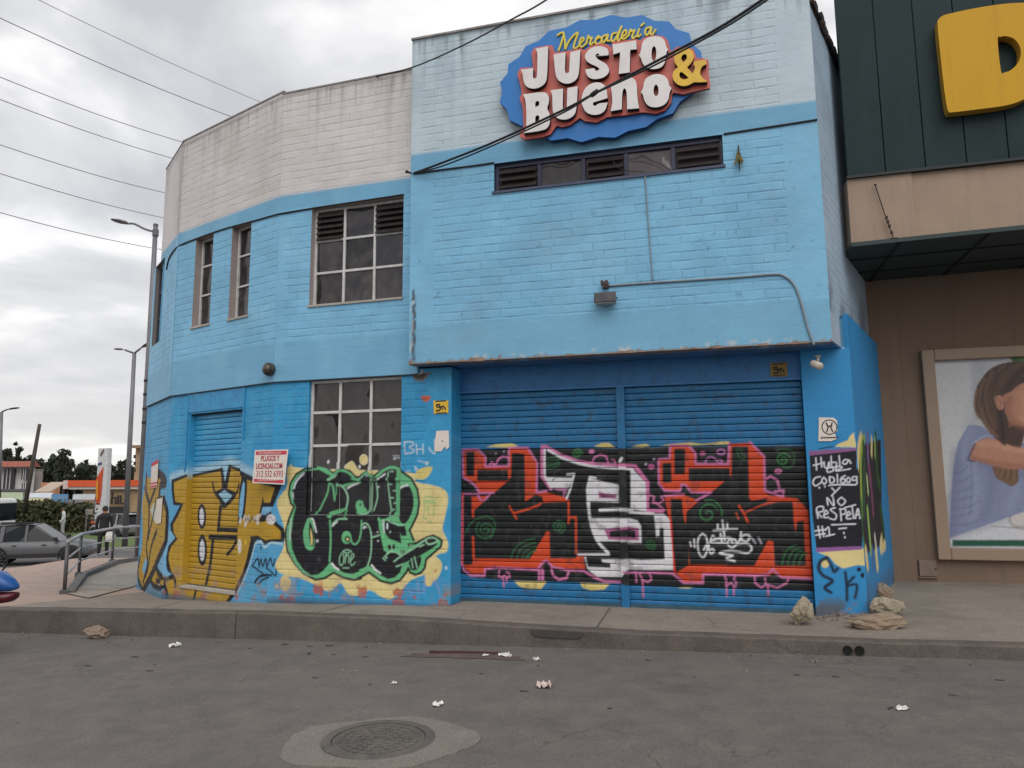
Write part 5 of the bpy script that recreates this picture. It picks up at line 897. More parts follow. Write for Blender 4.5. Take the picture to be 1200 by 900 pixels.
for x0, y0, x1, y1 in ((1.66, 9.42, 7, 9.45), (1.66, 10.05, 7, 10.08), (2.15, 8.88, 2.18, 10.58), (3.05, 8.88, 3.08, 10.58), (3.95, 8.88, 3.98, 10.58), (4.9, 8.88, 4.93, 10.58)):
    mb = MB(); f_ = lambda x: 4.262+(x-1.655)*.0183; mb.obox((x0, y0, f_(x0)-.012), (x1-x0, 0, f_(x1)-f_(x0)), (0, y1-y0, 0), (0, 0, .013)); mb.build('canopy_rib', mat('canopy_rib', (14, 20, 21), .7) if 'canopy_rib' not in bpy.data.materials else bpy.data.materials['canopy_rib'], can)
mb = MB(); mb.box(1.9, 2.473, 10.585, 10.9, .0, 4.29); mb.box(2.478, 7, 10.6, 10.9, .0, 4.5); mb.build('lower_wall', M_TAUPE, store)
mb = MB(); mb.box(2.49, 2.69, 10.56, 10.598, .36, .56); mb.box(2.47, 2.70, 10.565, 10.598, .335, .352); mb.build('meter_hatch', mat('taupe_hatch', (124, 106, 92), .6), store, bevel=.004)
mb = MB(); mb.box(2.672, 2.682, 10.545, 10.562, .45, .465); mb.build('hatch_latch', M_BLK, store)
mb = MB(); mb.tube([(1.957, 8.90, 4.99), (2.03, 8.89, 4.62), (2.099, 8.88, 4.33)], .007, 6)
for t_ in (.62, .70, .78, .9): mb.lathe((1.957+.142*t_, 8.895-.015*t_, 4.99-.66*t_), [(.0, -.02), (.016, -.015), (.016, .015), (0, .02)], 8)
mb.lathe((1.957, 8.90, 4.99), [(0, -.015), (.018, 0), (0, .015)], 8); mb.box(2.06, 2.14, 8.86, 8.93, 4.312, 4.325)
tag(mb.build('aerial_rod', mat('rusty_rod', (62, 48, 44), .7)), 'thin leaning rusty aerial rod against the beige band above the canopy', 'aerial')
# yellow letter
let = thing('store_letter', 'big rounded yellow letter D mounted on the dark green cladding', 'sign letter', (3.1, 8.8, 6.2))
Lo = 0.13
Dp = [PG.uz(1080+x/5.625, y/5.625, Lo) for x, y in [(105, 170), (112, 128), (135, 108), (170, 95), (320, 62), (480, 35), (580, 24), (660, 20)]]
Dq = [PG.uz(1080+x/5.625, y/5.625, Lo) for x, y in [(675, 655), (560, 695), (400, 718), (200, 742), (180, 738), (168, 715), (150, 600), (125, 380)]]
outer = Dp+[(Dp[-1][0]+.22, Dp[-1][1]-.04), (Dp[-1][0]+.42, Dp[-1][1]-.22), (Dp[-1][0]+.50, Dp[-1][1]-.50), (Dp[-1][0]+.44, Dp[-1][1]-.78), (Dp[-1][0]+.28, Dp[-1][1]-.98)]+Dq
hole = smooth_path([PG.uz(1080+x/5.625, y/5.625, Lo) for x, y in [(500, 262), (520, 245), (560, 240), (615, 262), (650, 318), (650, 380), (625, 430), (580, 468), (545, 478), (522, 470)]], True, 3)
M_YEL = mat('yellow_letter_face', (206, 158, 32), .5, .06, 2, spec=.2, dirt=(178, 134, 40), dscale=2, damt=.4, streak=(170, 128, 44), samt=.3); M_YSD = mat('yellow_letter_side', (176, 134, 48), .5, .1, 4)
mb = MB(); mb.pprism(PG, [[tuple(p) for p in smooth_path(outer, True, 3)], [tuple(p) for p in hole]], .02, Lo); mb.build('letter_body', M_YSD, let)
mb = MB(); mb.pprism(PG, [[tuple(p) for p in smooth_path(outer, True, 3)], [tuple(p) for p in hole]], Lo+.001, Lo+.006); mb.build('letter_face', M_YEL, let)
# poster in its frame
pos = thing('advertising_poster', 'framed poster of a brown-haired woman in a lavender T-shirt reaching over a table', 'poster', (4, 10.55, .58))
M_PFR = mat('poster_frame', (150, 128, 108), .55, .06, 2)
mb = MB(); X0, X1, Z0, Z1, w = 2.705, 5.6, .575, 3.275, .148
mb.box(X0, X0+w, 10.50, 10.598, Z0, Z1); mb.box(X1-w, X1, 10.50, 10.598, Z0, Z1); mb.box(X0+w, X1-w, 10.50, 10.598, Z1-w, Z1); mb.box(X0+w, X1-w, 10.50, 10.598, Z0, Z0+w); mb.build('frame', M_PFR, pos, bevel=.012)
PO = Plane((0, 10.575), 0); cvO = Canvas(PO, X0+w-.02, X1-w+.02, Z0+w-.02, Z1-w+.02, .006, (182, 184, 188), 0)
cvO.blotch((196, 197, 200), .6, .6, .45, 161, width=.3)
p_ = Painter(cvO); p_.t(1060, 400, 3.214)
SK = (186, 132, 108); SK2 = (150, 100, 80); SHR = (132, 140, 170); HR = (74, 54, 47); HR2 = (120, 90, 70); HR3 = (50, 37, 33)
p_.P((206, 206, 206), [(110, 80), (250, 80), (260, 400), (150, 600)], op=.6); p_.S((168, 170, 174), 14, [(285, 60), (280, 200), (250, 330)], op=.45, soft=.12); p_.P((56, 104, 56), [(395, 60), (460, 55), (470, 92), (420, 90)]); p_.P((84, 132, 76), [(420, 62), (450, 58), (455, 80)])
p_.P((190, 193, 198), [(700, 60), (1200, 60), (1200, 400), (700, 400)])
p_.P((206, 206, 210), [(168, 748), (260, 715), (450, 640), (700, 560), (1300, 560), (1300, 760), (170, 760)]); p_.S((176, 178, 186), 6, [(180, 744), (300, 702), (450, 648), (560, 610)], op=.6, soft=.05)
p_.P((150, 140, 138), [(392, 672), (430, 640), (560, 606), (580, 700), (430, 708)], sm=True, op=.6); p_.P((206, 198, 194), [(402, 664), (440, 645), (560, 618), (570, 672), (430, 694)], sm=True); p_.S((116, 116, 122), .8, [(325, 696), (430, 703)], False)
p_.P(SHR, [(240, 314), (290, 318), (345, 362), (420, 380), (520, 392), (700, 420), (780, 560), (560, 600), (450, 642), (300, 695), (168, 742), (175, 600), (182, 490), (200, 385)])
for wd, op, rgb, pth in ((9, .55, (106, 114, 146), [(196, 420), (186, 520), (180, 640), (176, 720)]), (7, .4, (106, 114, 146), [(330, 470), (330, 560), (300, 660)]), (10, .45, (158, 166, 192), [(250, 480), (270, 570), (250, 660)]), (9, .4, (156, 164, 190), [(400, 500), (420, 560), (390, 630)]), (4, .5, (158, 166, 192), [(250, 330), (225, 400), (218, 440)]), (8, .5, (104, 112, 142), [(300, 462), (380, 490), (460, 500)])): p_.S(rgb, wd, pth, op=op, soft=.10)
for pth in ([(185, 500), (215, 490), (240, 470)], [(180, 570), (230, 560), (260, 540)], [(178, 600), (215, 596), (250, 584)], [(178, 630), (240, 625), (280, 600)], [(175, 690), (230, 690), (290, 670)], [(250, 460), (255, 560), (245, 660)], [(184, 530), (222, 524), (248, 506)], [(176, 660), (224, 655), (262, 640)]): p_.S((98, 106, 136), 1.3, pth, op=.65, soft=.018)
p_.P(SK2, [(360, 250), (455, 300), (440, 390), (390, 400), (340, 370)]); p_.S((118, 76, 62), 6, [(380, 290), (410, 340), (400, 390)], op=.6, soft=.06)
p_.P(HR2, [(392, 340), (450, 318), (446, 380), (430, 430), (428, 490), (430, 525), (404, 546), (372, 530), (345, 514), (332, 470), (366, 458), (384, 400)], sm=True); p_.P(HR, [(384, 330), (452, 318), (442, 380), (410, 430), (388, 440), (376, 400)], sm=True); [p_.S(((96, 70, 54), (150, 116, 90), (80, 58, 46))[i_ % 3], 1.3, [(392+4*i_, 400), (372+6*i_, 470), (350+9*i_, 515+3*(i_ % 4))], op=.7, soft=.015) for i_ in range(9)]
p_.P(SK, [(258, 392), (312, 364), (380, 385), (450, 402), (700, 400), (700, 475), (450, 480), (380, 478), (300, 456), (248, 442)], sm=True)
p_.S((206, 154, 130), 6, [(280, 388), (330, 386), (420, 410), (560, 416)], op=.7, soft=.06); p_.S(SK2, 6, [(258, 440), (330, 458), (440, 472), (600, 470)], op=.7, soft=.06); p_.S((60, 62, 86), 1.6, [(266, 386), (246, 430), (240, 446), (262, 452)], soft=.015); p_.S((178, 184, 206), 1.2, [(258, 384), (300, 358), (330, 356)], op=.7, soft=.015)
p_.P(SK, [(335, 205), (372, 195), (420, 160), (490, 140), (580, 160), (600, 230), (570, 300), (500, 322), (440, 320), (405, 306), (372, 280), (345, 255)], sm=True)
p_.S((206, 152, 128), 8, [(440, 200), (460, 250), (450, 290)], op=.6, soft=.08); p_.S(SK2, 7, [(395, 215), (392, 270), (430, 315), (490, 322)], op=.7, soft=.07); p_.S((196, 110, 96), 6, [(470, 250), (480, 275)], op=.4, soft=.07)
p_.S((92, 48, 44), 1.4, [(520, 285), (545, 292), (570, 288)]); p_.S((52, 36, 34), 1.5, [(490, 212), (515, 206), (545, 214)]); p_.S((60, 42, 38), 1.6, [(485, 190), (515, 182), (550, 188)]); p_.S(SK2, 2, [(560, 200), (590, 250), (570, 262)], op=.7)
p_.P(HR, [(264, 262), (262, 210), (278, 160), (320, 106), (380, 80), (450, 75), (540, 86), (590, 125), (575, 160), (500, 148), (440, 160), (400, 190), (372, 205), (380, 235), (378, 262), (392, 300), (388, 345), (380, 392), (350, 370), (318, 338), (296, 305), (282, 290)], sm=True)
p_.P(SK, [(340, 208), (362, 204), (374, 222), (374, 250), (358, 258), (344, 238)], sm=True); p_.S(SK2, 1.6, [(352, 216), (364, 230), (358, 248)], op=.8, soft=.015)
for rgb, wd, op, pth in ((HR2, 3, .75, [(300, 140), (282, 210), (290, 290), (330, 350)]), (HR2, 2.6, .7, [(330, 112), (308, 180), (312, 260), (340, 330)]), ((146, 112, 88), 2, .7, [(274, 180), (264, 240), (278, 292)]), (HR2, 2, .6, [(380, 86), (340, 130), (326, 190)]), (HR2, 2, .5, [(440, 82), (390, 112), (360, 160)]), (HR3, 3, .8, [(350, 120), (330, 180), (345, 200)]), (HR3, 3, .7, [(460, 90), (420, 130), (390, 180)]), (HR3, 4, .8, [(360, 265), (368, 320), (372, 370)]), (HR3, 3, .7, [(540, 100), (500, 125), (440, 145)]), ((150, 116, 92), 2, .6, [(290, 250), (310, 310), (350, 360)])): p_.S(rgb, wd, pth, op=op, soft=.02)
for i in range(26):
    a = i/25; p_.S((HR2, HR3, (104, 78, 62))[i % 3], .7, [(470-200*a, 82+80*a*a), (400-120*a, 130+60*a), (340-50*a+10*math.sin(i), 220+50*a), (350-20*a, 330-20*a)], op=.45, soft=.01)
p_.P((34, 84, 66), [(180, 748), (1400, 748), (1400, 772), (180, 772)]); cvO.soften(2)
ul = lines(X0+w, X1-w, .008); zl = lines(Z0+w, Z1-w, .008); U, Z = np.meshgrid(ul, zl); I = np.arange(U.size).reshape(U.shape)
np_mesh('printed_sheet', PO.pts(U.ravel(), Z.ravel(), np.zeros(U.size)), np.stack([I[:-1, :-1], I[:-1, 1:], I[1:, 1:], I[1:, :-1]], -1).reshape(-1, 4), M_PRINT, pos, None, cvO.at(U.ravel(), Z.ravel()))

# ------------------------------------------------------------------ shop sign
sign = thing('shop_sign', 'scalloped blue sign with raised white and yellow lettering on red, high on the front block', 'shop sign', (-1.1, 8.0, 6.3))
U1, U2, U3, U4 = (580, 10, 8.571), (700, 10, 8.571), (580, 80, 8.571), (700, 80, 8.571)
def SP(lst, off, T=U1):
    out = []
    for p in lst:
        x, y, k_ = p[2] if len(p) == 3 else T; out.append(tuple(PF.uz(x+p[0]/k_, y+p[1]/k_, off)))
    return out
def TT(T, l): return [(a, b, T) for a, b in l]
M_SBLUE = mat('sign_blue', (34, 120, 196), .45, .06, 3, dirt=(60, 110, 160), dscale=3, damt=.4); M_SRED = mat('sign_red', (206, 100, 86), .45, .08, 4, dirt=(150, 84, 80), dscale=4, damt=.4); M_SW = mat('sign_white', (226, 222, 220), .4, .04, 3, dirt=(190, 182, 178), dscale=5, damt=.4)
M_SBLK = mat('sign_side_black', (22, 26, 36), .6); M_SYEL = mat('sign_yellow', (226, 182, 44), .4, .06, 4, dirt=(176, 132, 40), dscale=6, damt=.4); M_SDKB = mat('sign_side_blue', (18, 60, 110), .6)
plate = TT(U1, [(50, 745), (130, 650), (135, 560), (245, 490), (310, 378), (440, 325), (545, 225), (720, 190), (855, 115), (1010, 115), (1165, 65)])+TT(U2, [(290, 92), (450, 66), (575, 125), (720, 130), (790, 208), (925, 250), (950, 355), (1040, 430), (1052, 500), (1000, 560)])+TT(U4, [(1000, 200), (930, 262), (830, 335), (760, 450), (600, 510), (490, 590), (310, 630), (180, 697), (0, 690)])+TT(U3, [(1025, 695), (870, 742), (730, 702), (560, 728), (530, 705), (400, 640), (275, 582), (150, 522), (122, 420), (48, 340), (75, 245)])
mb = MB(); mb.pprism(PF, [SP(plate, .10)], .03, .098); mb.build('plate_side', M_SDKB, sign); mb = MB(); mb.pprism(PF, [SP(plate, .10)], .099, .103); mb.build('plate', M_SBLUE, sign)
red = TT(U1, [(225, 660), (255, 598), (385, 592), (368, 440), (400, 395), (540, 368), (582, 378), (600, 440), (700, 432), (860, 400), (900, 418), (960, 380), (1060, 348), (1140, 366), (1172, 400)])+TT(U2, [(150, 335), (395, 308), (430, 325), (470, 290), (570, 268), (665, 280), (712, 330), (732, 420), (762, 420), (800, 388), (880, 378), (965, 410), (1000, 498), (1060, 500), (1115, 520), (1122, 580), (1118, 640), (1132, 760), (1130, 800), (940, 840), (865, 862), (765, 845)])+TT(U4, [(752, 262), (742, 345), (680, 425), (590, 458), (462, 442), (300, 470), (90, 492)])+TT(U3, [(1110, 502), (1020, 545), (905, 532), (855, 498), (760, 570), (680, 592), (620, 577), (560, 662), (480, 692), (300, 718), (255, 690), (250, 640), (290, 580), (280, 400), (248, 300), (268, 262), (262, 200), (245, 130)])
mb = MB(); mb.pprism(PF, [SP(red, .14)], .104, .138); mb.build('backing_side', mat('sign_side_red', (120, 48, 44), .6), sign); mb = MB(); mb.pprism(PF, [SP(red, .14)], .139, .143); mb.build('lettering_backing', M_SRED, sign)
def round_soft(P, n=2, lim=62):
    # rounds the shallow corners of a cut-out letter and keeps its sharp ones
    P = [np.array(p, float) for p in P]
    for _ in range(n):
        out = []
        for i in range(len(P)):
            a, b, c_ = P[i-1], P[i], P[(i+1) % len(P)]; u_, v_ = b-a, c_-b; cr = math.degrees(abs(math.atan2(u_[0]*v_[1]-u_[1]*v_[0], u_ @ v_)))
            out += [b] if (cr > lim or cr < 3) else [b-u_*.25, b+v_*.25]
        P = out
    return [tuple(p) for p in P]
def letter(T, outer, holes=(), m=M_SW):
    o1 = round_soft(SP(outer, .21, T)); hs = [round_soft(SP(h, .21, T), 2, 95) for h in holes]
    mb = MB(); mb.pprism(PF, [o1]+hs, .207, .213); f = mb.build('letter', m, sign)
    mb = MB(); mb.pprism(PF, [o1]+hs, .146, .205); mb.build('letter_side', M_SBLK, f)
letter(U1, [(405, 405), (535, 380), (525, 690), (505, 755), (440, 800), (370, 808), (310, 782), (285, 725), (278, 645), (258, 615), (385, 600), (380, 690), (395, 706), (413, 700), (424, 680), (430, 440)])
letter(U1, [(590, 462), (710, 440), (700, 625), (715, 652), (745, 642), (757, 440), (858, 415), (845, 660), (815, 722), (750, 757), (680, 752), (625, 712), (605, 645)])
letter(U1, [(905, 460), (960, 395), (1050, 374), (1125, 396), (1142, 430), (1140, 470), (1010, 490), (1012, 462), (1040, 450), (1052, 470), (1010, 478), (1030, 510), (1120, 555), (1152, 615), (1132, 668), (1065, 705), (980, 712), (925, 682), (908, 612), (1000, 600), (1005, 622), (1030, 628), (1050, 612), (1040, 590), (940, 548), (905, 505)])
letter(U2, [(155, 362), (390, 320), (396, 410), (330, 415), (325, 642), (215, 657), (230, 440), (160, 462)])
letter(U2, [(450, 340), (490, 298), (570, 275), (650, 290), (685, 340), (692, 390), (712, 412), (692, 440), (685, 530), (650, 590), (575, 612), (500, 602), (452, 550), (440, 500), (418, 470), (436, 440)], [[(545, 405), (570, 375), (592, 400), (592, 500), (570, 532), (545, 512)]])
letter(U3, [(280, 265), (480, 235), (535, 258), (547, 340), (520, 405), (550, 450), (556, 540), (530, 602), (470, 628), (288, 652), (320, 592), (312, 312)], [[(405, 335), (445, 325), (447, 378), (405, 388)], [(405, 478), (446, 470), (446, 530), (405, 540)]])
letter(U3, [(558, 222), (685, 205), (680, 400), (690, 430), (722, 420), (728, 200), (832, 180), (820, 420), (790, 482), (720, 518), (640, 512), (590, 472), (578, 400), (578, 262)])
letter(U3, [(880, 250), (920, 180), (1000, 140), (1070, 145), (1120, 190), (1132, 300), (985, 345), (985, 372), (1010, 380), (1040, 352), (1132, 345), (1112, 420), (1060, 462), (980, 472), (910, 442), (882, 382), (865, 330)], [[(985, 240), (1010, 222), (1032, 228), (1032, 265), (985, 275)]])
letter(U4, [(138, 182), (200, 160), (240, 110), (300, 88), (360, 95), (396, 140), (402, 300), (420, 402), (300, 412), (296, 230), (275, 200), (250, 222), (246, 412), (135, 432), (155, 332)])
letter(U4, [(470, 130), (500, 90), (580, 55), (660, 65), (710, 110), (720, 178), (747, 200), (725, 242), (715, 320), (670, 372), (590, 397), (510, 382), (470, 322), (460, 265), (438, 242), (462, 200)], [[(565, 190), (590, 160), (615, 190), (615, 262), (590, 285), (565, 262)]])
letter(U2, [(770, 480), (800, 412), (875, 392), (958, 420), (976, 490), (935, 560), (900, 590), (958, 655), (985, 590), (968, 565), (970, 532), (1087, 515), (1096, 560), (1050, 578), (1025, 655), (1060, 700), (1106, 737), (1000, 742), (968, 738), (920, 772), (850, 782), (782, 752), (750, 685), (768, 622), (812, 590), (775, 545)], [[(840, 490), (868, 455), (900, 465), (900, 508), (865, 540), (845, 515)], [(820, 655), (845, 630), (918, 698), (875, 716), (832, 702)]], M_SYEL)
mb = MB(); W2 = .021
for T, pth in ((U1, [(628, 265), (660, 246), (690, 245), (672, 330), (640, 420)]), (U1, [(690, 248), (703, 330), (706, 405)]), (U1, [(706, 405), (750, 315), (830, 240), (805, 330), (790, 390), (815, 398), (855, 365)]), (U1, [(855, 352), (890, 312), (882, 290), (856, 318), (850, 368), (875, 386), (918, 352)]), (U1, [(918, 352), (938, 270), (950, 300), (975, 290), (956, 338), (962, 365), (990, 342)]), (U1, [(1060, 292), (1040, 275), (1012, 310), (1012, 350), (1040, 356), (1080, 322)]), (U2, [(95, 262), (55, 280), (42, 328), (68, 338), (108, 262), (96, 318), (120, 326)]), (U2, [(190, 240), (150, 258), (140, 318), (165, 325), (205, 260), (245, 175), (205, 290), (210, 326), (236, 304)]), (U2, [(240, 290), (290, 250), (285, 215), (256, 240), (246, 290), (270, 306), (312, 272)]), (U2, [(318, 262), (332, 208), (342, 230), (375, 215), (352, 270), (358, 300), (388, 280)]), (U2, [(420, 205), (402, 265), (412, 282), (436, 262)]), (U2, [(440, 170), (466, 146)]), (U2, [(535, 185), (492, 200), (480, 248), (505, 264), (545, 188), (532, 250), (552, 262), (585, 215)]), (U2, [(0, 300), (20, 285)])):
    mb.ribbon(PF, smooth_path(SP(pth, .125, T), False, 6), W2, .104, .125)
sc_ = mb.build('script_lettering', mat('script_yellow', (222, 200, 60), .4, .1, 5), sign)
mb = MB()
for u_, z_ in ((-1.9, 6.4), (-.4, 6.4), (-1.1, 5.9)): mb = MB(); mb.pbox(PF, u_-.04, u_+.04, z_-.3, z_+.3, .001, .03); mb.build('mounting_bracket', M_SBLK, sign)

# ------------------------------------------------------------------ things fixed to the shop front
M_CABLE = mat('black_cable', (24, 23, 25), .6); M_GREYC = mat('grey_conduit', (138, 150, 160), .5, .15, 8, dirt=(70, 76, 82), dscale=8)
def cable(name, pts, r, label, cat='cable', group=None, m=M_CABLE, n=6, sm=8):
    mb = MB(); mb.tube(smooth_path(pts, False, sm), r, n); return tag(mb.build(name, m, None, True), label, cat, group)
fp = lambda x, y, off=.012: PF.pt(*PF.uz(x, y, off), off)
cable('band_cable', [fp(x, y) for x, y in ((484, 203.5), (520, 198.5), (560, 193.5), (579, 190.5))], .010, 'dark cable along the blue band, between the wall corner and the long low window')
cable('band_cable', [fp(x, y) for x, y in ((848, 157), (880, 152), (920, 146), (958, 140))], .010, 'dark cable along the blue band to the right of the long low window')
ap = lambda pl, x, y: pl.pt(*pl.uz(x, y, .045), .045)
cable('band_cable', [ap(PA, 473, 228), ap(PA, 420, 236), ap(PA, 367, 244), ap(PA, 328, 250.5), ap(PB, 318, 253), ap(PB, 297, 259), ap(PB, 262, 268.5), ap(PB, 232, 279), ap(PB, 214, 286), ap(PC, 205, 292), ap(PC, 198, 303), ap(PC, 195, 316)], .011, 'dark cable following the band round the corner wing above its windows')
cable('conduit', [fp(712, 335), fp(760, 331.5), fp(860, 325), fp(905, 321.5), fp(918, 323), fp(930, 333), fp(938, 352), fp(946, 382), fp(952, 399), fp(954, 404)], .013, 'grey conduit bending across the light blue wall down to the camera', 'conduit', m=M_GREYC)
cable('drop_wire', [fp(756, 206), fp(759, 250), fp(762, 290), fp(765, 329)], .008, 'thin grey wire hanging straight down from the low window to the conduit', 'wire', m=M_GREYC)
cable('loose_wire', [fp(714, 184, .02), fp(718, 188, .03), fp(724, 196, .04), fp(735, 200, .03), fp(755, 201, .02)], .004, 'thin loose wire curling under the low window', 'wire')
# floodlight with its junction box
c0 = fp(711, 353, 0); fl = thing('floodlight', 'small dark floodlight on the light blue wall below a junction box', 'floodlight', c0)
mb = MB(); V = [c0+np.array(p) for p in ((-.125, -.16, -.045), (.125, -.16, -.045), (.10, -.05, -.055), (-.10, -.05, -.055), (-.125, -.13, .075), (.125, -.13, .075), (.10, -.03, .06), (-.10, -.03, .06))]
mb.add(V, [(0, 1, 2, 3), (4, 5, 6, 7), (0, 1, 5, 4), (1, 2, 6, 5), (2, 3, 7, 6), (3, 0, 4, 7)]); mb.build('housing', mat('floodlight_housing', (56, 54, 58), .5, .2, 8, dirt=(96, 92, 92), dscale=9), fl, bevel=.006)
mb = MB(); mb.obox(c0+np.array([-.105, -.152, -.05]), (.21, 0, 0), (0, .085, -.0085), (0, 0, -.006)); mb.build('glass', mat('floodlight_glass', (150, 148, 142), .15), fl)
mb = MB(); mb.tube([c0+np.array([-.09, -.005, .02]), c0+np.array([-.13, -.09, .01])], .008, 6); mb.tube([c0+np.array([.09, -.005, .02]), c0+np.array([.13, -.09, .01])], .008, 6); mb.box(c0[0]-.05, c0[0]+.05, c0[1]-.02, c0[1]-.002, c0[2]-.03, c0[2]+.05); mb.build('bracket', M_SBLK, fl)
c1 = fp(710, 335, 0); jb = MB(); jb.box(c1[0]-.035, c1[0]+.035, c1[1]-.06, c1[1]-.002, c1[2]-.035, c1[2]+.04); jb.box(c1[0]-.05, c1[0]-.02, c1[1]-.075, c1[1]-.062, c1[2]-.01, c1[2]+.05); jb.box(c1[0]+.0, c1[0]+.03, c1[1]-.075, c1[1]-.062, c1[2]-.01, c1[2]+.05)
tag(jb.build('junction_box', mat('junction_box', (72, 58, 54), .6, .3, 12), bevel=.004), 'small brown junction box on the wall at the left end of the conduit', 'junction box')
# withered plant on the wall
c2 = fp(866, 188, .02); pl_ = thing('dried_plant', 'withered spiky plant clinging to the light blue wall right of the low window', 'plant', c2)
mb = MB(); mb.tube([c2+np.array([0, -.01, .17]), c2+np.array([.003, -.02, .02]), c2+np.array([.0, -.01, -.12])], [.008, .014, .006], 6); mb.build('stem', mat('dry_stem', (70, 60, 48), .9), pl_)
mb = MB(); rq = random.Random(8)
for i in range(16):
    a = rq.uniform(-.9, .9); l = rq.uniform(.09, .16); w0 = .016; b_ = c2+np.array([rq.uniform(-.01, .01), -.02, .07+rq.uniform(-.04, .03)]); t_ = b_+np.array([math.sin(a)*l*.62, -rq.uniform(.0, .06), -l*math.cos(a*.7)]); mb.add([b_+np.array([-w0, 0, 0]), b_+np.array([w0, -.005, 0]), t_], [(0, 1, 2)])
mb.build('leaves', mat('dry_leaves', (108, 98, 58), .85, .35, 20), pl_, fixn=False)
# CCTV camera and bulkhead lamp
c3 = fp(958, 424, -.12); cc = thing('security_camera', 'small pale security camera under the overhang above the right-hand pier', 'security camera', c3)
mb = MB(); mb.tube([c3+np.array([.01, .02, .06]), c3+np.array([.0, -.05, .0])], .014, 8); mb.lathe(c3+np.array([.01, .04, .07]), [(0, 0), (.035, 0), (.035, .014), (0, .014)], 12, (0, 0, -1)); mb.build('mount', mat('camera_mount', (150, 140, 124), .6, .2, 9), cc, True)
mb = MB(); mb.lathe(c3+np.array([-.05, .0, -.012]), [(0, 0), (.036, .0), (.04, .02), (.04, .12), (.03, .135), (0, .135)], 12, (.5, -.75, -.42)); mb.build('housing', mat('camera_body', (196, 188, 174), .5, .15, 9, dirt=(120, 104, 84), dscale=9), cc, True)
c4 = PA.pt(-2.585, 3.10, .04); bl = thing('bulkhead_lamp', 'round dark bulkhead lamp on the blue corner wing above the storey joint', 'wall lamp', c4)
mb = MB(); mb.lathe(c4, [(.085, 0), (.09, .02), (.085, .05), (.07, .055)], 20, PA.n); mb.build('ring', mat('lamp_ring', (52, 48, 46), .5, .2, 9), bl, True); mb = MB(); mb.lathe(c4, [(.07, .05), (.055, .085), (.03, .10), (0, .105)], 20, PA.n); mb.build('lens', mat('dusty_lens', (78, 66, 54), .3, .3, 9), bl, True)
# wires in the air: the twin service cable crossing the sign and the roof wire
def aerial(pts): return [CAM+ray(x, y)*(Y/ray(x, y)[1]) for x, y, Y in pts]
cable('service_cable', aerial([(485, 203, 8.0), (520, 190, 7.9), (580, 166, 7.72), (660, 129, 7.45), (697, 109.5, 7.3), (780, 66, 6.9), (840, 34, 6.5), (890, 2, 6.1), (1000, -75, 5.2), (1200, -230, 3.6)]), .0135, 'thick black service cable hanging diagonally across the shop sign')
cable('service_cable', aerial([(485, 203, 8.0), (520, 194, 7.88), (580, 169.5, 7.70), (660, 132, 7.43), (697, 110, 7.28), (760, 80, 6.96), (840, 37.5, 6.48), (890, 6, 6.08), (1000, -71, 5.18), (1200, -225, 3.58)]), .009, 'thinner black cable looping beside the thick one across the shop sign')
sp = aerial([(697, 109.5, 7.29)])[0]; mb = MB(); mb.lathe(sp-np.array([.05, 0, .026]), [(0, 0), (.024, .01), (.028, .05), (.024, .10), (0, .11)], 10, (.88, -.25, .40)); tag(mb.build('cable_splice', M_CABLE, None, True), 'black splice lump on the service cable in front of the sign lettering', 'cable splice')
cable('roof_wire', aerial([(430, 91.5, 8.4), (483, 79, 7.9), (545, 52, 7.2), (600, 22.5, 6.6), (640, 0, 6.2), (760, -80, 5.0), (900, -190, 3.8)]), .0085, 'thin dark wire rising from the white parapet past the corner of the front block', 'wire')
ins = fp(482, 203, .01); mb = MB(); mb.lathe(ins, [(.012, 0), (.012, .05), (.02, .055), (.02, .08), (0, .085)], 8, (-.5, -.8, 0)); tag(mb.build('cable_hook', M_CABLE), 'small dark hook anchoring the service cable at the wall corner', 'hook')
M_WIRE = mat('grey_line', (140, 138, 142), .6)
for i, (a, b, r_, lab) in enumerate((((-70, -58), (320, 126), .011, 'topmost and palest of the overhead lines left of the building'), ((-60, -7), (285, 142), .015, 'second overhead line from the top, left of the building'), ((-60, 66), (235, 173), .014, 'third overhead line from the top, left of the building'), ((-60, 93), (225, 192), .014, 'fourth overhead line from the top, left of the building'), ((-60, 149), (215, 231), .014, 'third overhead line from the bottom, left of the building'), ((-60, 184), (214, 260), .014, 'second overhead line from the bottom, left of the building'), ((-60, 232), (210, 296), .014, 'lowest of the overhead lines left of the building'))):
    P0 = at(*a, 14); P1 = at(*b, 20); cable('overhead_line', [P0*(1-t)+P1*t-np.array([0, 0, .10*math.sin(math.pi*t)-0]) for t in np.linspace(0, 1, 7)], r_*.62, lab, 'overhead line', 'overhead lines left of the building', M_WIRE)

# ------------------------------------------------------------------ flyers, stickers and their lettering
def text(body, pl, u, z, size, off, m, parent, sx=1., bold=.0, align='CENTER', rot=0):
    cu = bpy.data.curves.new('lettering', 'FONT'); cu.body = body; cu.size = size; cu.align_x = align; cu.align_y = 'CENTER'; cu.extrude = .0012; cu.offset = bold; cu.materials.append(m)
    o = bpy.data.objects.new('lettering', cu); C.objects.link(o); p = pl.pt(u, z, off)-root_loc(parent); o.parent = parent
    R_ = Matrix([[pl.u[0]*sx, 0, pl.n[0], p[0]], [pl.u[1]*sx, 0, pl.n[1], p[1]], [0, 1, 0, p[2]], [0, 0, 0, 1]]); bpy.context.view_layer.update(); me = bpy.data.meshes.new_from_object(o.evaluated_get(bpy.context.evaluated_depsgraph_get())); bpy.data.objects.remove(o); me.transform(R_); me.name = 'lettering'; o = bpy.data.objects.new('lettering', me); C.objects.link(o); o.parent = parent; return o
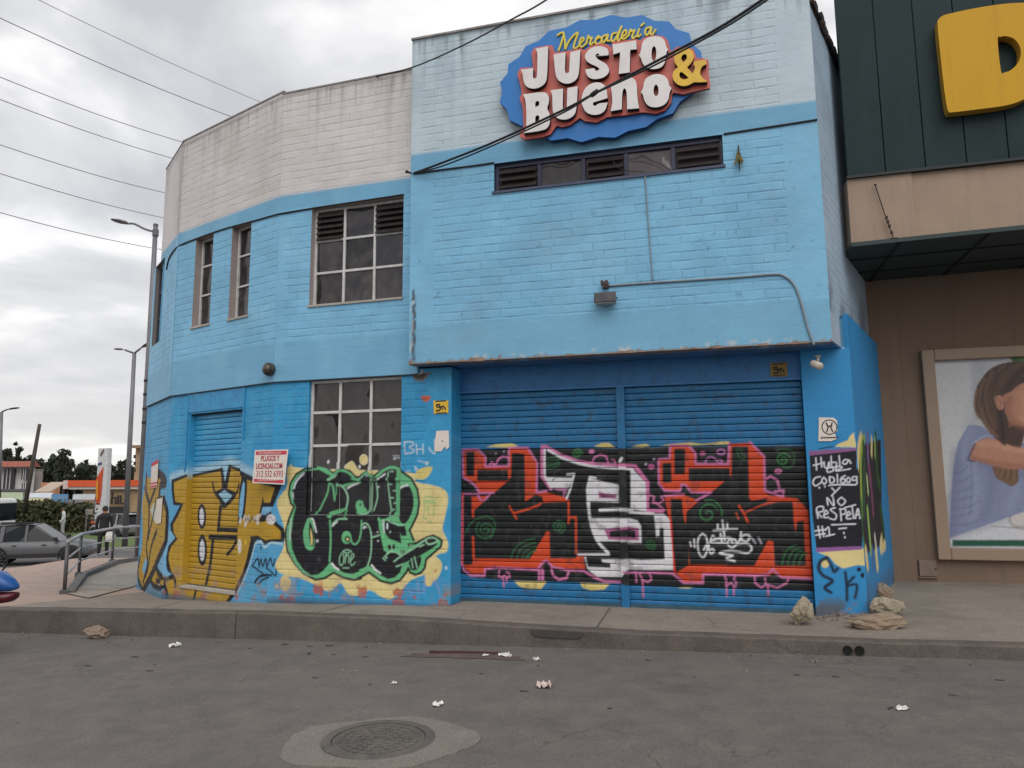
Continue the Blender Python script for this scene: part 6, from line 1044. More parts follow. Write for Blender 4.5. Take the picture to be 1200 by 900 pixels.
M_PAPER = mat('aged_paper', (226, 216, 206), .85, .06, 6, dirt=(190, 176, 160), dscale=5, damt=.5); M_FRED = mat('flyer_red', (198, 62, 80), .7, .12, 20); M_FRED2 = mat('flyer_letter_red', (176, 60, 70), .7, .15, 30); M_INK = mat('print_ink', (38, 34, 34), .7)
def flyer(pl, corners, off, name, label, cat, m=M_PAPER, group=None):
    pts = [tuple(pl.uz(x, y, off)) for x, y in corners]; c = np.mean(pts, 0); t = thing(name, label, cat, pl.pt(c[0], c[1], off), group)
    mb = MB(); mb.pprism(pl, [pts], off, off+.004); mb.build('sheet', m, t); return t, pts
# notice over the corner of two wall faces: held flat on the window bay's side
t, ps = flyer(PA, [(299, 527.5), (338, 526.5), (333.5, 568), (296, 566)], .10, 'notice_board', 'white and red printed notice with a phone number between shutter and window', 'notice')
(ul_, ur_, lr_, ll_) = map(np.array, ps); um = (ul_+ur_+lr_+ll_)/4; w_u = (ur_-ul_)[0]; h_z = (ul_-ll_)[1]
def bar(c0, f0, f1, m, par, pl=PA, off=.1045):
    a, b = ul_+(ll_-ul_)*f0, ur_+(lr_-ur_)*f0; c, d = ur_+(lr_-ur_)*f1, ul_+(ll_-ul_)*f1; i = .04; a2, b2 = a+(b-a)*i, b-(b-a)*i; d2, c2 = d+(c-d)*i, c-(c-d)*i
    mb = MB(); mb.pprism(pl, [[tuple(a2), tuple(b2), tuple(c2), tuple(d2)]], off, off+.002); return mb.build('red_band', m, par)
bar(0, .04, .145, M_FRED, t); bar(0, .87, .96, M_FRED, t)
uc = um[0]
text('PLUGOS Y', PA, uc-.0, ul_[1]-h_z*.27, .098, .106, M_FRED2, t, .62, .002); text('LICENCIAS.COM', PA, uc-.01, ul_[1]-h_z*.50, .098, .106, M_FRED2, t, .56, .002); text('312 532 6393', PA, uc+.0, ul_[1]-h_z*.735, .112, .106, M_FRED2, t, .66, .0)
text('www.plugosylicencias.com', PA, uc-.005, ul_[1]-h_z*.092, .036, .108, M_PAPER, t, .9); text('www.plugosylicencias.com', PA, uc-.02, ul_[1]-h_z*.914, .032, .108, M_PAPER, t, .9)
for a_ in (-.42, .3): mb = MB(); mb.pbox(PA, uc+w_u*a_, uc+w_u*(a_+.06), ul_[1]-h_z*.6, ul_[1]-h_z*.2, .0, .099); mb.build('backing_batten', M_GRIME, t)
t, ps = flyer(PC, [(178, 543), (186, 538), (184, 571), (176.5, 572)], .01, 'notice_board', 'narrow white and red notice pasted on the turned corner face', 'notice')
q0 = np.array(ps); mb = MB()
for a, b in ((.0, .14), (.80, .86), (.91, .98)): mb = MB(); mb.pprism(PC, [[tuple(q0[0]+(q0[3]-q0[0])*a), tuple(q0[1]+(q0[2]-q0[1])*a), tuple(q0[1]+(q0[2]-q0[1])*b), tuple(q0[0]+(q0[3]-q0[0])*b)]], .0145, .0165); mb.build('red_band', M_FRED, t)
t, ps = flyer(PC, [(184, 583), (191, 581), (188.5, 613), (182.5, 614)], .01, 'paper_flyer', 'torn white flyer under the narrow red notice on the corner face', 'flyer'); q0 = np.array(ps)
mb = MB(); mb.pprism(PC, [[tuple(q0[0]), tuple(q0[1]), tuple(q0[1]+(q0[2]-q0[1])*.06), tuple(q0[0]+(q0[3]-q0[0])*.06)]], .0145, .0165); mb.build('dark_strip', M_INK, t)
t, ps = flyer(PA, [(511.5, 505), (526, 504.5), (526.5, 524), (523, 527), (522, 523), (517, 529), (509, 529), (510, 516)], .006, 'paper_flyer', 'torn blank white paper on the blue pier left of the big shutters', 'flyer'); q0 = np.mean(ps, 0); mb = MB(); mb.pprism(PA, [[(q0[0]-.012, q0[1]+.03), (q0[0]+.016, q0[1]+.035), (q0[0]+.012, q0[1]+.02)]], .0105, .012); mb.build('ink_mark', M_INK, t)
t, ps = flyer(PP, [(959.5, 489), (977, 489.5), (981, 493), (981.5, 505), (978, 508), (981, 514), (974, 517), (959, 517)], .006, 'paper_flyer', 'torn white flyer with a circled emblem on the right-hand pier', 'flyer')
cu_, cz_ = PP.uz(972, 500.5, .01); mb = MB(); mb.ribbon(PP, [(cu_+.075*math.cos(a), cz_+.078*math.sin(a)) for a in np.linspace(0, 6.283, 26)], .010, .0105, .012, 1e-5)
for seg in ([(-.03, -.05), (-.012, 0), (-.03, .045)], [(.03, -.05), (.012, 0), (.03, .045)], [(-.02, .01), (.025, .012)]): mb.ribbon(PP, [(cu_+a, cz_+b) for a, b in seg], .012, .0125, .014, 1e-5)
for i in range(6): mb.ribbon(PP, [(cu_-.09+i*.03, cz_-.115), (cu_-.075+i*.03, cz_-.112)], .014, .0105, .012, 1e-5)
mb.build('emblem', M_INK, t)
M_YST = mat('yellow_sticker', (228, 186, 52), .6, .06, 6, dirt=(190, 150, 60), dscale=8); M_YFD = mat('faded_sticker', (150, 124, 62), .7, .12, 6, dirt=(92, 80, 56), dscale=8, damt=.7)
for pl, cor, m_, lab in ((PA, [(508, 469.5), (525.5, 469), (525.5, 484), (508.5, 485)], M_YST, 'bright yellow sticker with a black figure on the pier left of the shutters'), (PS, [(902.5, 425.5), (922, 424.5), (923, 441), (903, 441.5)], M_YFD, 'faded yellow sticker on the blue header over the right shutter')):
    o_ = .006 if pl is PA else .004; t, ps = flyer(pl, cor, o_, 'sticker', lab, 'sticker', m_); q0 = np.array(ps); c_ = q0.mean(0); s_ = abs(q0[1][0]-q0[0][0]); f = lambda a, b: (c_[0]+a*s_, c_[1]+b*s_)
    mb = MB(); d0 = o_+.0045
    for seg, w in (([(-.30, .12), (-.12, .16), (-.08, .06)], .11), ([(-.28, .10), (-.24, -.02), (-.10, .0), (-.02, -.10), (-.10, -.22), (-.30, -.22)], .10), ([(.0, -.02), (.14, .06), (.24, -.04), (.30, -.16)], .09), ([(.08, .0), (.10, -.18)], .07), ([(-.34, .36), (.32, .37)], .07), ([(-.30, -.37), (.34, -.36)], .05)): mb.ribbon(pl, [f(*p) for p in seg], w*s_, d0, d0+.0015, 2e-5)
    mb.build('printed_figure', M_INK, t)

# ------------------------------------------------------------------ rocks, rubble and litter
import bmesh
from mathutils import noise as mnoise
def rock(name, label, cat, c, size, seed, m, group=None, rotz=0, sub=4, rough=.36, flat=.0):
    bm = bmesh.new(); bmesh.ops.create_icosphere(bm, subdivisions=sub, radius=1); r_ = random.Random(seed)
    pl = [(Vector((r_.gauss(0, 1), r_.gauss(0, 1), r_.gauss(0, 1))).normalized(), r_.uniform(.55, .92)) for _ in range(9)]
    for v in bm.verts:
        for n_, d in pl:
            k_ = v.co.dot(n_)
            if k_ > d: v.co -= n_*(k_-d)*.9
        f = 1+rough*.35*(math.sin(v.co.x*5+seed)*math.sin(v.co.y*6+seed*2)*math.sin(v.co.z*5))+r_.uniform(-.015, .015); f += .16*(mnoise.noise(v.co*3.1+Vector((seed, 0, 0)))+.5*mnoise.noise(v.co*7+Vector((0, seed, 0)))+.28*mnoise.noise(v.co*15)); v.co *= f
        v.co = Vector((v.co.x*size[0], v.co.y*size[1], v.co.z*size[2]))
    zmin = min(v.co.z for v in bm.verts); zz = c[2]-zmin-.015
    me = bpy.data.meshes.new(name); bm.to_mesh(me); bm.free(); o = link_mesh(name, me, m, None); o.location = (c[0], c[1], zz); o.rotation_euler = (0, 0, rotz); return tag(o, label, cat, group)
M_RK = mat('pale_stone', (172, 160, 138), .95, .3, 9, 1., 16, dirt=(88, 80, 70), dscale=4, damt=.9); M_RK2 = mat('ochre_stone', (146, 132, 114), .95, .25, 7, .9, 22, dirt=(146, 100, 70), dscale=3.5, damt=.45); M_BRK = mat('broken_brick', (146, 128, 112), .95, .25, 12, .8, 30, dirt=(110, 96, 86), dscale=9); M_RUB = mat('grey_rubble', (120, 110, 102), .95, .3, 20)
pzf = lambda x, y: float(pave_z(np.array([x]), np.array([y]))[0])
rc = lambda x, y, z=.18: on_z(x, y, z)
for px_, py_, nm, lab, sz, sd, m_, ro in ((940.5, 732.5, 'rock', 'upright pale rock standing against the foot of the right shutter', (.115, .09, .145), 4, M_RK, .3), (1026, 736, 'rock', 'long flat ochre rock lying in front of the right-hand pier', (.27, .13, .085), 9, M_RK2, -.1), (1041, 722, 'rock', 'rough pale rock behind the long flat one by the pier', (.17, .12, .105), 14, M_RK, .4), (1036, 703, 'rock', 'small dusty rock in the corner between pier and beige wall', (.10, .08, .10), 19, M_RK2, .2)):
    z = .18
    for _ in range(4): p = rc(px_, py_, z); z = pzf(p[0], p[1])
    rock(nm, lab, 'rock', p, sz, sd, m_, None, ro)
p = rc(126, 743, -.17); p[1] = min(p[1], 7.2); rock('brick_lump', 'lump of broken brick lying in the gutter by the kerb', 'brick', np.array([p[0], p[1], rz1(p[0])]), (.16, .09, .075), 23, M_BRK, None, .2)
mb = MB(); rq = random.Random(12)
for i in range(60):
    x = rq.uniform(.98, 1.65); y = 8.47-rq.random()**2*.28 if x < 1.5 else 8.5+rq.uniform(-.25, .7); s_ = rq.uniform(.008, .035); z = pzf(x, y); a = rq.uniform(0, 3); mb.obox((x, y, z-.004), np.array([math.cos(a), math.sin(a), .2])*s_, np.array([-math.sin(a), math.cos(a), .1])*s_*.8, np.array([.1, .1, 1])*s_*.6)
tag(mb.build('rubble', M_RUB), 'crumbled rubble at the foot of the right-hand pier', 'rubble', kind='stuff')
mb = MB()
for i in range(420):
    x = rq.uniform(-9, 3.2); y = 7.36-abs(rq.gauss(0, .16)) if rq.random() < .6 else rq.uniform(3.5, 7.3); s_ = rq.uniform(.004, .014) if rq.random() < .93 else rq.uniform(.014, .028); a = rq.uniform(0, 3); mb.obox((x, y, mz(x, y)-.002), np.array([math.cos(a), math.sin(a), .2])*s_, np.array([-math.sin(a), math.cos(a), .1])*s_*.8, np.array([.1, .1, 1])*s_*.6)
tag(mb.build('road_grit', mat('grit', (126, 118, 110), .95, .4, 15)), 'grit and small stones scattered along the gutter and road', 'grit', kind='stuff')
M_BIT = mat('dark_bits', (58, 52, 48), .9, .3, 20); mb = MB()
for i in range(38):
    x = rq.uniform(-7, 3); y = 7.3-abs(rq.gauss(0, .9)); y = max(y, 3.2); l = rq.uniform(.02, .075); a = rq.gauss(0, .5); mb.obox((x, y, mz(x, y)+.0), np.array([math.cos(a), math.sin(a), 0])*l, np.array([-math.sin(a), math.cos(a), 0])*l*rq.uniform(.15, .4), np.array([0, 0, .006]))
tag(mb.build('leaf_litter', M_BIT), 'dry dark leaf bits and twigs scattered on the road', 'leaf litter', kind='stuff')
M_LIT = mat('white_litter', (226, 222, 216), .8, .1, 9); M_LITP = mat('printed_litter', (220, 204, 196), .7, .1, 9, alt=(196, 110, 100), scale=16) if False else mat('printed_litter', (222, 208, 200), .7, .15, 30, dirt=(190, 110, 100), dscale=14, damt=.6)
def litter(x, y, w, h, lab, m_, seed, name='crumpled_paper'):
    r_ = random.Random(seed); p = on_z(x, y, -.03); n = 9; bm = bmesh.new(); V = [bm.verts.new((w*(i/(n-1)-.5)*(1-.25*r_.random())+r_.uniform(-.1, .1)*w, w*.7*(j/(n-1)-.5)+r_.uniform(-.1, .1)*w, abs(r_.gauss(.35, .35))*h+.004)) for j in range(n) for i in range(n)]
    for j in range(n-1):
        for i in range(n-1): bm.faces.new((V[j*n+i], V[j*n+i+1], V[j*n+n+i+1], V[j*n+n+i]))
    me = bpy.data.meshes.new(name); bm.to_mesh(me); bm.free(); o = link_mesh(name, me, m_, None); o.location = (p[0], p[1], (mz(p[0], p[1]) if p[1] < 7.37 else pzf(p[0], p[1]))); o.rotation_euler = (0, 0, r_.uniform(0, 3)); tag(o, lab, 'litter')
litter(637, 803, .13, .06, 'crumpled red and white wrapper in the middle of the road', M_LITP, 1, 'crumpled_wrapper'); litter(513, 821, .10, .02, 'flat white scrap of paper left of the wrapper on the road', M_LIT, 2); litter(628, 771, .08, .03, 'tiny white scrap near the kerb above the wrapper', M_LIT, 3); litter(206, 744, .12, .04, 'white paper scrap against the kerb at the left', M_LIT, 4); litter(1058, 840, .10, .015, 'white scrap of paper on the road at the right', M_LIT, 5); litter(593, 765, .13, .03, 'white scrap at the end of the dark stick in the gutter', M_LIT, 6); litter(569, 764.5, .07, .02, 'small white scrap lying on the dark stick', M_LIT, 7); litter(462, 794, .06, .015, 'faint small scrap on the road left of centre', M_LIT, 8)
a_, b_ = on_z(503, 762.5, -.055), on_z(586, 765, -.05); mb = MB(); mb.obox((a_[0], a_[1], mz(a_[0], a_[1])+.002), (b_[0]-a_[0], b_[1]-a_[1], .012), (0, .035, 0), (0, 0, .02)); tag(mb.build('wood_strip', mat('dark_red_wood', (70, 38, 32), .7), bevel=.003), 'thin dark red strip of wood lying in the gutter', 'wood strip')
M_STAIN = mat('damp_stain', (96, 82, 76), .85, .2, 8)
def road_patch(name, x, y, rx, ry, m, seed, lift=.004):
    r_ = random.Random(seed); p = on_z(x, y, -.05); n = 40; V = []
    for i in range(n):
        a = 2*math.pi*i/n; k_ = 1+.25*math.sin(3*a+seed)+.15*math.sin(7*a+2*seed)+r_.uniform(-.08, .08); X, Y = p[0]+rx*k_*math.cos(a), min(p[1]+ry*k_*math.sin(a), 7.36); V.append((X, Y, mz(X, Y)+lift))
    V.append((p[0], p[1], mz(p[0], p[1])+lift+.001)); mb = MB(); mb.add(V, [(i, (i+1) % n, n) for i in range(n)]); return tag(mb.build(name, m, fixn=False), kind='structure')
road_patch('road_stain', 545, 766, .55, .13, M_STAIN, 3)

# ------------------------------------------------------------------ railing by the ramp
M_RAIL = mat('steel_railing', (166, 166, 168), .4, .15, 9, metal=0, dirt=(52, 52, 56), dscale=6); M_RAILD = mat('dark_railing', (84, 82, 84), .5, .2, 9, metal=0)
rail = thing('handrail', 'grey metal handrail on posts along the ramp at the left', 'handrail', tuple(RP[0]))
hs = 0.80
for p_ in (RP[0], RP[1], RP[2], RP[3]):
    b_ = p_+np.array([0, 0, .05]); mb = MB(); mb.tube([b_, b_+np.array([0, 0, hs-.06])], .028, 10); pp = mb.build('post', M_RAILD, rail, True)
    mb = MB(); mb.lathe(b_+np.array([0, 0, -.0]), [(.09, -.06), (.09, .03), (.07, .04), (0, .04)], 4); mb.build('base_plate', M_RAILD, pp)
def rl(dz, r_, name, m_, ext=None):
    P = [p_+np.array([0, 0, dz]) for p_ in RP]
    for a, b in zip(P[:-1], P[1:]): mb = MB(); mb.tube([a, b], r_, 10); mb.build(name, m_, rail, True)
rl(hs, .030, 'top_rail', M_RAIL); rl(.54, .016, 'mid_rail', M_RAIL); rl(.30, .016, 'mid_rail', M_RAIL)

# ------------------------------------------------------------------ street lamps, poles
M_POLE = mat('galvanised_pole', (122, 122, 126), .5, .12, 3, metal=.3, dirt=(84, 84, 88), dscale=2); M_HEAD = mat('lamp_head', (96, 98, 102), .4)
def lamp_head(root, tip, joint, w=.14):
    d = tip-joint; mb = MB(); L_ = np.linalg.norm(d); d = d/L_; s_ = np.cross(d, [0, 0, 1.]); s_ /= np.linalg.norm(s_); u_ = np.cross(s_, d)
    prof = [(0, .05, .05), (.25, .6, .9), (.6, 1, 1), (.9, .8, .6), (1, .2, .2)]; V = []
    for t_, a, b in prof: c = joint+d*L_*t_; V += [c+s_*w*a+u_*0, c+u_*.07*b, c-s_*w*a, c-u_*.03*b]
    F = [(i*4+j, i*4+(j+1) % 4, i*4+4+(j+1) % 4, i*4+4+j) for i in range(len(prof)-1) for j in range(4)]+[(0, 1, 2, 3), (16, 17, 18, 19)]; mb.add(V, F); return mb.build('lamp_head', M_HEAD, root)
base = at(161.5, 656, 18.0); top = at(182.5, 264, 18.3)
L1_ = thing('street_lamp', 'tall grey street lamp pole close to the rounded corner, arm to the left', 'street lamp', tuple(base))
mb = MB(); mb.tube([base, base*.5+top*.5, top], [.085, .072, .055], 12); mb.build('pole', M_POLE, L1_, True)
j0 = at(182.5, 272, 18.3); j1 = at(152, 262, 18.2); mb = MB(); mb.tube(smooth_path([j0, at(170, 268.5, 18.25), at(158, 262.5, 18.2), j1], False, 4), .028, 8); mb.build('arm', M_POLE, L1_, True); lamp_head(L1_, at(130, 257.5, 18.1), at(153, 263, 18.2), .16)
mb = MB(); mb.lathe(at(182.3, 273, 18.3), [(.075, -.08), (.075, .08)], 10); mb.lathe(top, [(.06, -.02), (.06, .03), (0, .03)], 10); mb.build('clamp', M_HEAD, L1_)
mb = MB()
for yy in (448, 464, 481, 497): a_ = base+(top-base)*((656-yy)/(656-264)); mb.lathe(a_, [(.084, -.03), (.084, .03)], 12)
mb.build('strap', mat('black_strap', (38, 38, 42), .7), L1_)
w0 = at(176, 392, 18.1); cable('lamp_feed', [w0, at(178.5, 372, 17.0), at(182, 357, 15.5), at(186.5, 352, 14.2)], .018, 'thin grey feed pipe from the lamp pole to the corner window', 'conduit', None, M_GREYC)
base = at(146, 640, 34); top = at(157.5, 413, 34)
L2_ = thing('street_lamp', 'farther double-armed street lamp behind the tall pole', 'street lamp', tuple(base))
mb = MB(); mb.tube([base, top], [.13, .085], 10); mb.build('pole', M_POLE, L2_, True)
for pa, pb, pc in (((157.5, 414), (146, 410), (133, 409)), ((157.5, 414), (165, 408), (180, 401))):
    mb = MB(); mb.tube([at(*pa, 34), at(*pb, 33.8)], .045, 8); mb.build('arm', M_POLE, L2_, True); lamp_head(L2_, at(*pc, 33.6), at(*pb, 33.8), .22)
base = at(-1.5, 600, 46); top = at(1.5, 483, 46); L3_ = thing('street_lamp', 'distant street lamp at the left edge above the parked van', 'street lamp', tuple(base))
mb = MB(); mb.tube([base, top], .11, 8); mb.build('pole', M_POLE, L3_, True); mb = MB(); mb.tube([top, at(8, 480, 46)], .05, 6); mb.build('arm', M_POLE, L3_); lamp_head(L3_, at(22, 477.5, 46), at(7, 480.5, 46), .3)
base = at(27, 606, 46); top = at(46.5, 497, 46); tag(MB().tube([base, base*.5+top*.5, top], [.14, .13, .10], 10).build('utility_pole', mat('old_wood_pole', (78, 70, 66), .9, .25, 4, .5, 20), None, True), 'leaning wooden utility pole behind the parked grey car', 'utility pole')

# ------------------------------------------------------------------ vehicles
M_TYRE = mat('tyre_rubber', (26, 26, 28), .85); M_RIM = mat('alloy_rim', (140, 142, 146), .35, metal=.7); M_GLASS = mat('car_glass', (20, 24, 28), .08, .1, 3, spec=.3); M_TRIM = mat('black_trim', (28, 28, 30), .6)
def car(name, label, cat, loc, heading, paint, L_=4.3, W_=1.8, H_=1.62, wr=.34, kind='suv', group=None):
    """x forward. lower body lofted through stations, glazed cabin with pillars and roof, wheels with rims"""
    t = thing(name, label, cat, loc, group); ch, sh = math.cos(heading), math.sin(heading); O_ = np.array(loc)
    def w(p): return O_+np.array([p[0]*ch-p[1]*sh, p[0]*sh+p[1]*ch, p[2]])
    f = L_/2; hw = W_/2; bz = .30; belt = H_*.60; hood = H_*.585
    st = [(-f, .55, belt*.80, .80), (-f+.06, .42, belt*.95, .92), (-f+.35, bz, belt*1.0, .98), (-f*.3, bz, belt, 1), (f*.30, bz, belt*.99, 1), (f*.42, bz, hood*1.0, 1), (f-.45, bz, hood*.94, .97), (f-.12, .34, hood*.86, .90), (f, .42, hood*.66, .78)]
    mb = MB(); V = []; n = 10
    for x, zb, zt, k_ in st:
        y = hw*k_; zm = zb+(zt-zb)*.55
        V += [w(q) for q in ((x, -y*.9, zb), (x, -y, zb+.12), (x, -y*1.0, zm), (x, -y*.97, zt-.06), (x, -y*.88, zt), (x, y*.88, zt), (x, y*.97, zt-.06), (x, y, zm), (x, y, zb+.12), (x, y*.9, zb))]
    F = [(i*n+j, i*n+(j+1) % n, i*n+n+(j+1) % n, i*n+n+j) for i in range(len(st)-1) for j in range(n)]+[tuple(range(n)), tuple(range((len(st)-1)*n, len(st)*n))]; mb.add(V, F); body = mb.build('body', paint, t, True)
    # cabin
    rz = H_; cs = [(-f+.10, belt*.97, .86), (-f+.50, rz*.97, .74), (-f*.25, rz, .76), (-f*.02, rz*.985, .74), (f*.42, belt*.97, .84)]
    mb = MB(); V = []
    lo = [(-f+.10, belt-.03), (-f+.42, belt-.03), (-f*.25, belt-.03), (-f*.02, belt-.03), (f*.42, belt-.03)]
    for (x, z, k_), (xl, zl_) in zip(cs, lo): V += [w(q) for q in ((xl, -hw*.9, zl_), (x, -hw*k_, z-.05), (x, -hw*(k_-.06), z), (x, hw*(k_-.06), z), (x, hw*k_, z-.05), (xl, hw*.9, zl_))]
    F = [(i*6+j, i*6+(j+1) % 6, i*6+6+(j+1) % 6, i*6+6+j) for i in range(4) for j in range(6)]+[tuple(range(6)), tuple(range(24, 30))]; mb.add(V, F); mb.build('windows', M_GLASS, t, False)
    mb = MB(); mb.add([w(q) for q in ((-f+.36, -hw*.72, rz*.97), (-f*.25, -hw*.735, rz+.012), (-f*.02, -hw*.725, rz*.99+.006), (-f*.02, hw*.725, rz*.99+.006), (-f*.25, hw*.735, rz+.012), (-f+.36, hw*.72, rz*.97))], [(0, 1, 2, 3, 4, 5)])
    mb.add([w((p[0], p[1], p[2]-.04)) for p in ((-f+.36, -hw*.72, rz*.97), (-f*.25, -hw*.735, rz+.012), (-f*.02, -hw*.725, rz*.99+.006), (-f*.02, hw*.725, rz*.99+.006), (-f*.25, hw*.735, rz+.012), (-f+.36, hw*.72, rz*.97))], [(0, 1, 2, 3, 4, 5)]); mb.build('roof', paint, t)
    mb = MB()
    for s_ in (-1, 1):
        for (x0, z0, x1, z1, wd) in ((-f+.10, belt-.02, -f+.42, rz*.955, .12), (-f+.98, belt-.02, -f+1.02, rz*.97, .14), (-.30, belt-.02, -.30, rz*.985, .09), (f*.42, belt-.02, -f*.02, rz*.965, .09)):
            y0, y1 = s_*hw*.905, s_*hw*.775; mb.obox(w((x0-wd/2, y0, z0)), w((wd, 0, 0))-O_, w((x1-x0, y1-y0, z1-z0))-O_, w((0, s_*.02, 0))-O_)
    mb.build('pillars', paint, t)
    for s_ in (-1, 1):
        for x in (-f*.62, f*.62):
            c = w((x, s_*(hw-.10), wr)); ax = w((0, s_, 0))-O_; mb = MB(); mb.lathe(c-ax*.1, [(wr*.62, .0), (wr*.92, .0), (wr, .04), (wr, .17), (wr*.93, .215), (wr*.66, .215)], 24, ax); wh = mb.build('wheel', M_TYRE, t, True)
            mb = MB(); mb.lathe(c-ax*.1, [(wr*.66, .19), (wr*.60, .16), (wr*.2, .19), (0, .20)], 24, ax); mb.build('rim', M_RIM, wh)
            mb = MB(); arc = [w((x+(wr+.07)*math.cos(a), s_*(hw+.004), wr+(wr+.07)*math.sin(a))) for a in np.linspace(-.25, math.pi+.25, 14)]; mb.tube(arc, .045, 6); mb.build('wheel_arch', M_TRIM, t)
    for s_ in (-1, 1):
        mb = MB(); mb.obox(w((f-.16, s_*hw*.55-.14, hood*.62)), w((.12, 0, 0))-O_, w((0, .28, 0))-O_, np.array([0, 0, .14])); mb.build('headlight', mat('lamp_glass', (190, 194, 196), .15), t, bevel=.02)
        mb = MB(); mb.obox(w((-f+.0, s_*hw*.68-.1, belt*.62)), w((.09, 0, 0))-O_, w((0, .2, 0))-O_, np.array([0, 0, .28])); mb.build('tail_light', mat('tail_red', (130, 20, 24), .25), t, bevel=.02)
        mb = MB(); mb.obox(w((f*.34, s_*hw*1.0, belt-.0)), w((.14, 0, 0))-O_, w((0, s_*.17, 0))-O_, np.array([0, 0, .14])); mb.build('wing_mirror', M_TRIM, t, bevel=.03)
        mb = MB(); mb.obox(w((-f+.5, s_*hw*.62, rz+.01)), w((1.5, 0, 0))-O_, w((0, .04, 0))-O_, np.array([0, 0, .05])); mb.build('roof_rail', M_TRIM, t)
        for x in (-.75, .30): mb = MB(); mb.obox(w((x, s_*(hw+.002), belt*.82)), w((.16, 0, 0))-O_, w((0, s_*.03, 0))-O_, np.array([0, 0, .03])); mb.build('door_handle', M_TRIM, t)
    mb = MB(); mb.obox(w((-f*.45, -hw-.006, .30)), w((f*.9, 0, 0))-O_, w((0, .03, 0))-O_, np.array([0, 0, .16])); mb.obox(w((-f*.45, hw-.024, .30)), w((f*.9, 0, 0))-O_, w((0, .03, 0))-O_, np.array([0, 0, .16])); mb.build('sill_trim', M_TRIM, t)
    return t
def gp(x, depth, z=GZ): p = at(x, 560, depth); return np.array([p[0], p[1], z])
HD = math.atan2(RR[1], RR[0])
c = gp(53, 30.5); car('parked_car', 'dark grey station wagon seen from its side behind the handrail', 'car', tuple(c), HD+.30, mat('grey_car_paint', (88, 90, 94), .35, .05, 3, metal=.15))
c = gp(143, 44); car('parked_car', 'small silver hatchback farther off between lamp pole and handrail', 'car', tuple(c), HD+2.6, mat('silver_car_paint', (150, 152, 154), .3, metal=.4), 3.8, 1.65, 1.5, .3)
# van at the left edge
c = gp(-20, 38); van = thing('white_van', 'white van with dark windows cut by the left edge behind the grey car', 'van', tuple(c)); rx = np.array([math.cos(HD), math.sin(HD), 0]); ry = np.array([-math.sin(HD), math.cos(HD), 0])
M_VAN = mat('white_van_paint', (206, 206, 204), .35)
def vb(name, x0, x1, y0, y1, z0, z1, m_, par=van, bev=.08): mb = MB(); mb.obox(c+rx*x0+ry*y0+np.array([0, 0, z0]), rx*(x1-x0), ry*(y1-y0), np.array([0, 0, z1-z0])); return mb.build(name, m_, par, bevel=bev, seg=3)
vb('body', -3.2, 1.35, -.95, .95, .35, 2.55, M_VAN, bev=.22); vb('bonnet', 1.25, 1.75, -.9, .9, .35, 1.25, M_VAN, bev=.15); vb('window', .2, 1.15, -.965, -.90, 1.45, 2.25, M_GLASS, bev=.02); vb('window', -1.4, 0, -.965, -.90, 1.45, 2.25, M_GLASS, bev=.02); vb('windscreen', 1.32, 1.37, -.8, .8, 1.4, 2.3, M_GLASS, bev=.01); vb('bumper', 1.7, 1.82, -.9, .9, .35, .6, M_TRIM, bev=.03)
for x in (-2.2, .9):
    for s_ in (-1, 1):
        mb = MB(); mb.lathe(c+rx*x+ry*s_*.85+np.array([0, 0, .36]), [(.0, -.12), (.34, -.12), (.36, -.08), (.36, .08), (.34, .12), (.0, .12)], 20, ry); mb.build('wheel', M_TYRE, van, True)
# motorcycle at the left edge, only its tail in the picture
tip = at(19.5, 692, 7.7); gz0 = float(road_z(tip[0])); bc = np.array([tip[0], tip[1], gz0]); moto = thing('motorcycle', 'blue motorcycle whose tail with a dark red light shows at the left edge', 'motorcycle', tuple(bc-rx*.9))
def loft(prof, m_, name, par=moto, n=12):
    """prof: (x along the bike, zlow, zhigh, half width) with rounded sections"""
    V = []; mb = MB()
    for x, z0, z1, hw2 in prof:
        for j in range(n):
            a = 2*math.pi*j/n; ca, sa = math.cos(a), math.sin(a); q = np.sign(ca)*abs(ca)**.7; r__ = np.sign(sa)*abs(sa)**.7; V.append(bc+rx*x+ry*q*hw2+np.array([0, 0, (z0+z1)/2+r__*(z1-z0)/2]))
    F = [(i*n+j, i*n+(j+1) % n, i*n+n+(j+1) % n, i*n+n+j) for i in range(len(prof)-1) for j in range(n)]+[tuple(range(n)), tuple(range((len(prof)-1)*n, len(prof)*n))]; mb.add(V, F); return mb.build(name, m_, par, True)
M_MB = mat('blue_motorcycle_paint', (36, 84, 150), .25, .05, 3)
loft([(-.85, .62, .80, .12), (-.5, .64, .88, .15), (-.30, .66, .90, .145), (-.17, .67, .88, .125), (-.06, .675, .80, .095), (-.01, .69, .745, .06), (.01, .705, .725, .03)], M_MB, 'tail_fairing'); loft([(-.36, .55, .655, .09), (-.18, .545, .668, .115), (-.05, .565, .668, .095), (.0, .60, .665, .06), (.012, .62, .65, .03)], mat('dark_red_light', (84, 20, 30), .2, .1, 4), 'tail_light')
loft([(-1.15, .80, .88, .10), (-.9, .79, .88, .14), (-.55, .82, .92, .14), (-.42, .86, .93, .10)], M_TRIM, 'seat'); loft([(-1.65, .86, .98, .06), (-1.5, .80, 1.06, .15), (-1.3, .78, 1.06, .17), (-1.1, .78, .92, .11)], M_MB, 'fuel_tank'); loft([(-1.55, .32, .60, .10), (-1.3, .28, .72, .16), (-1.05, .32, .62, .12)], mat('engine_metal', (92, 92, 94), .4, metal=.5), 'engine')
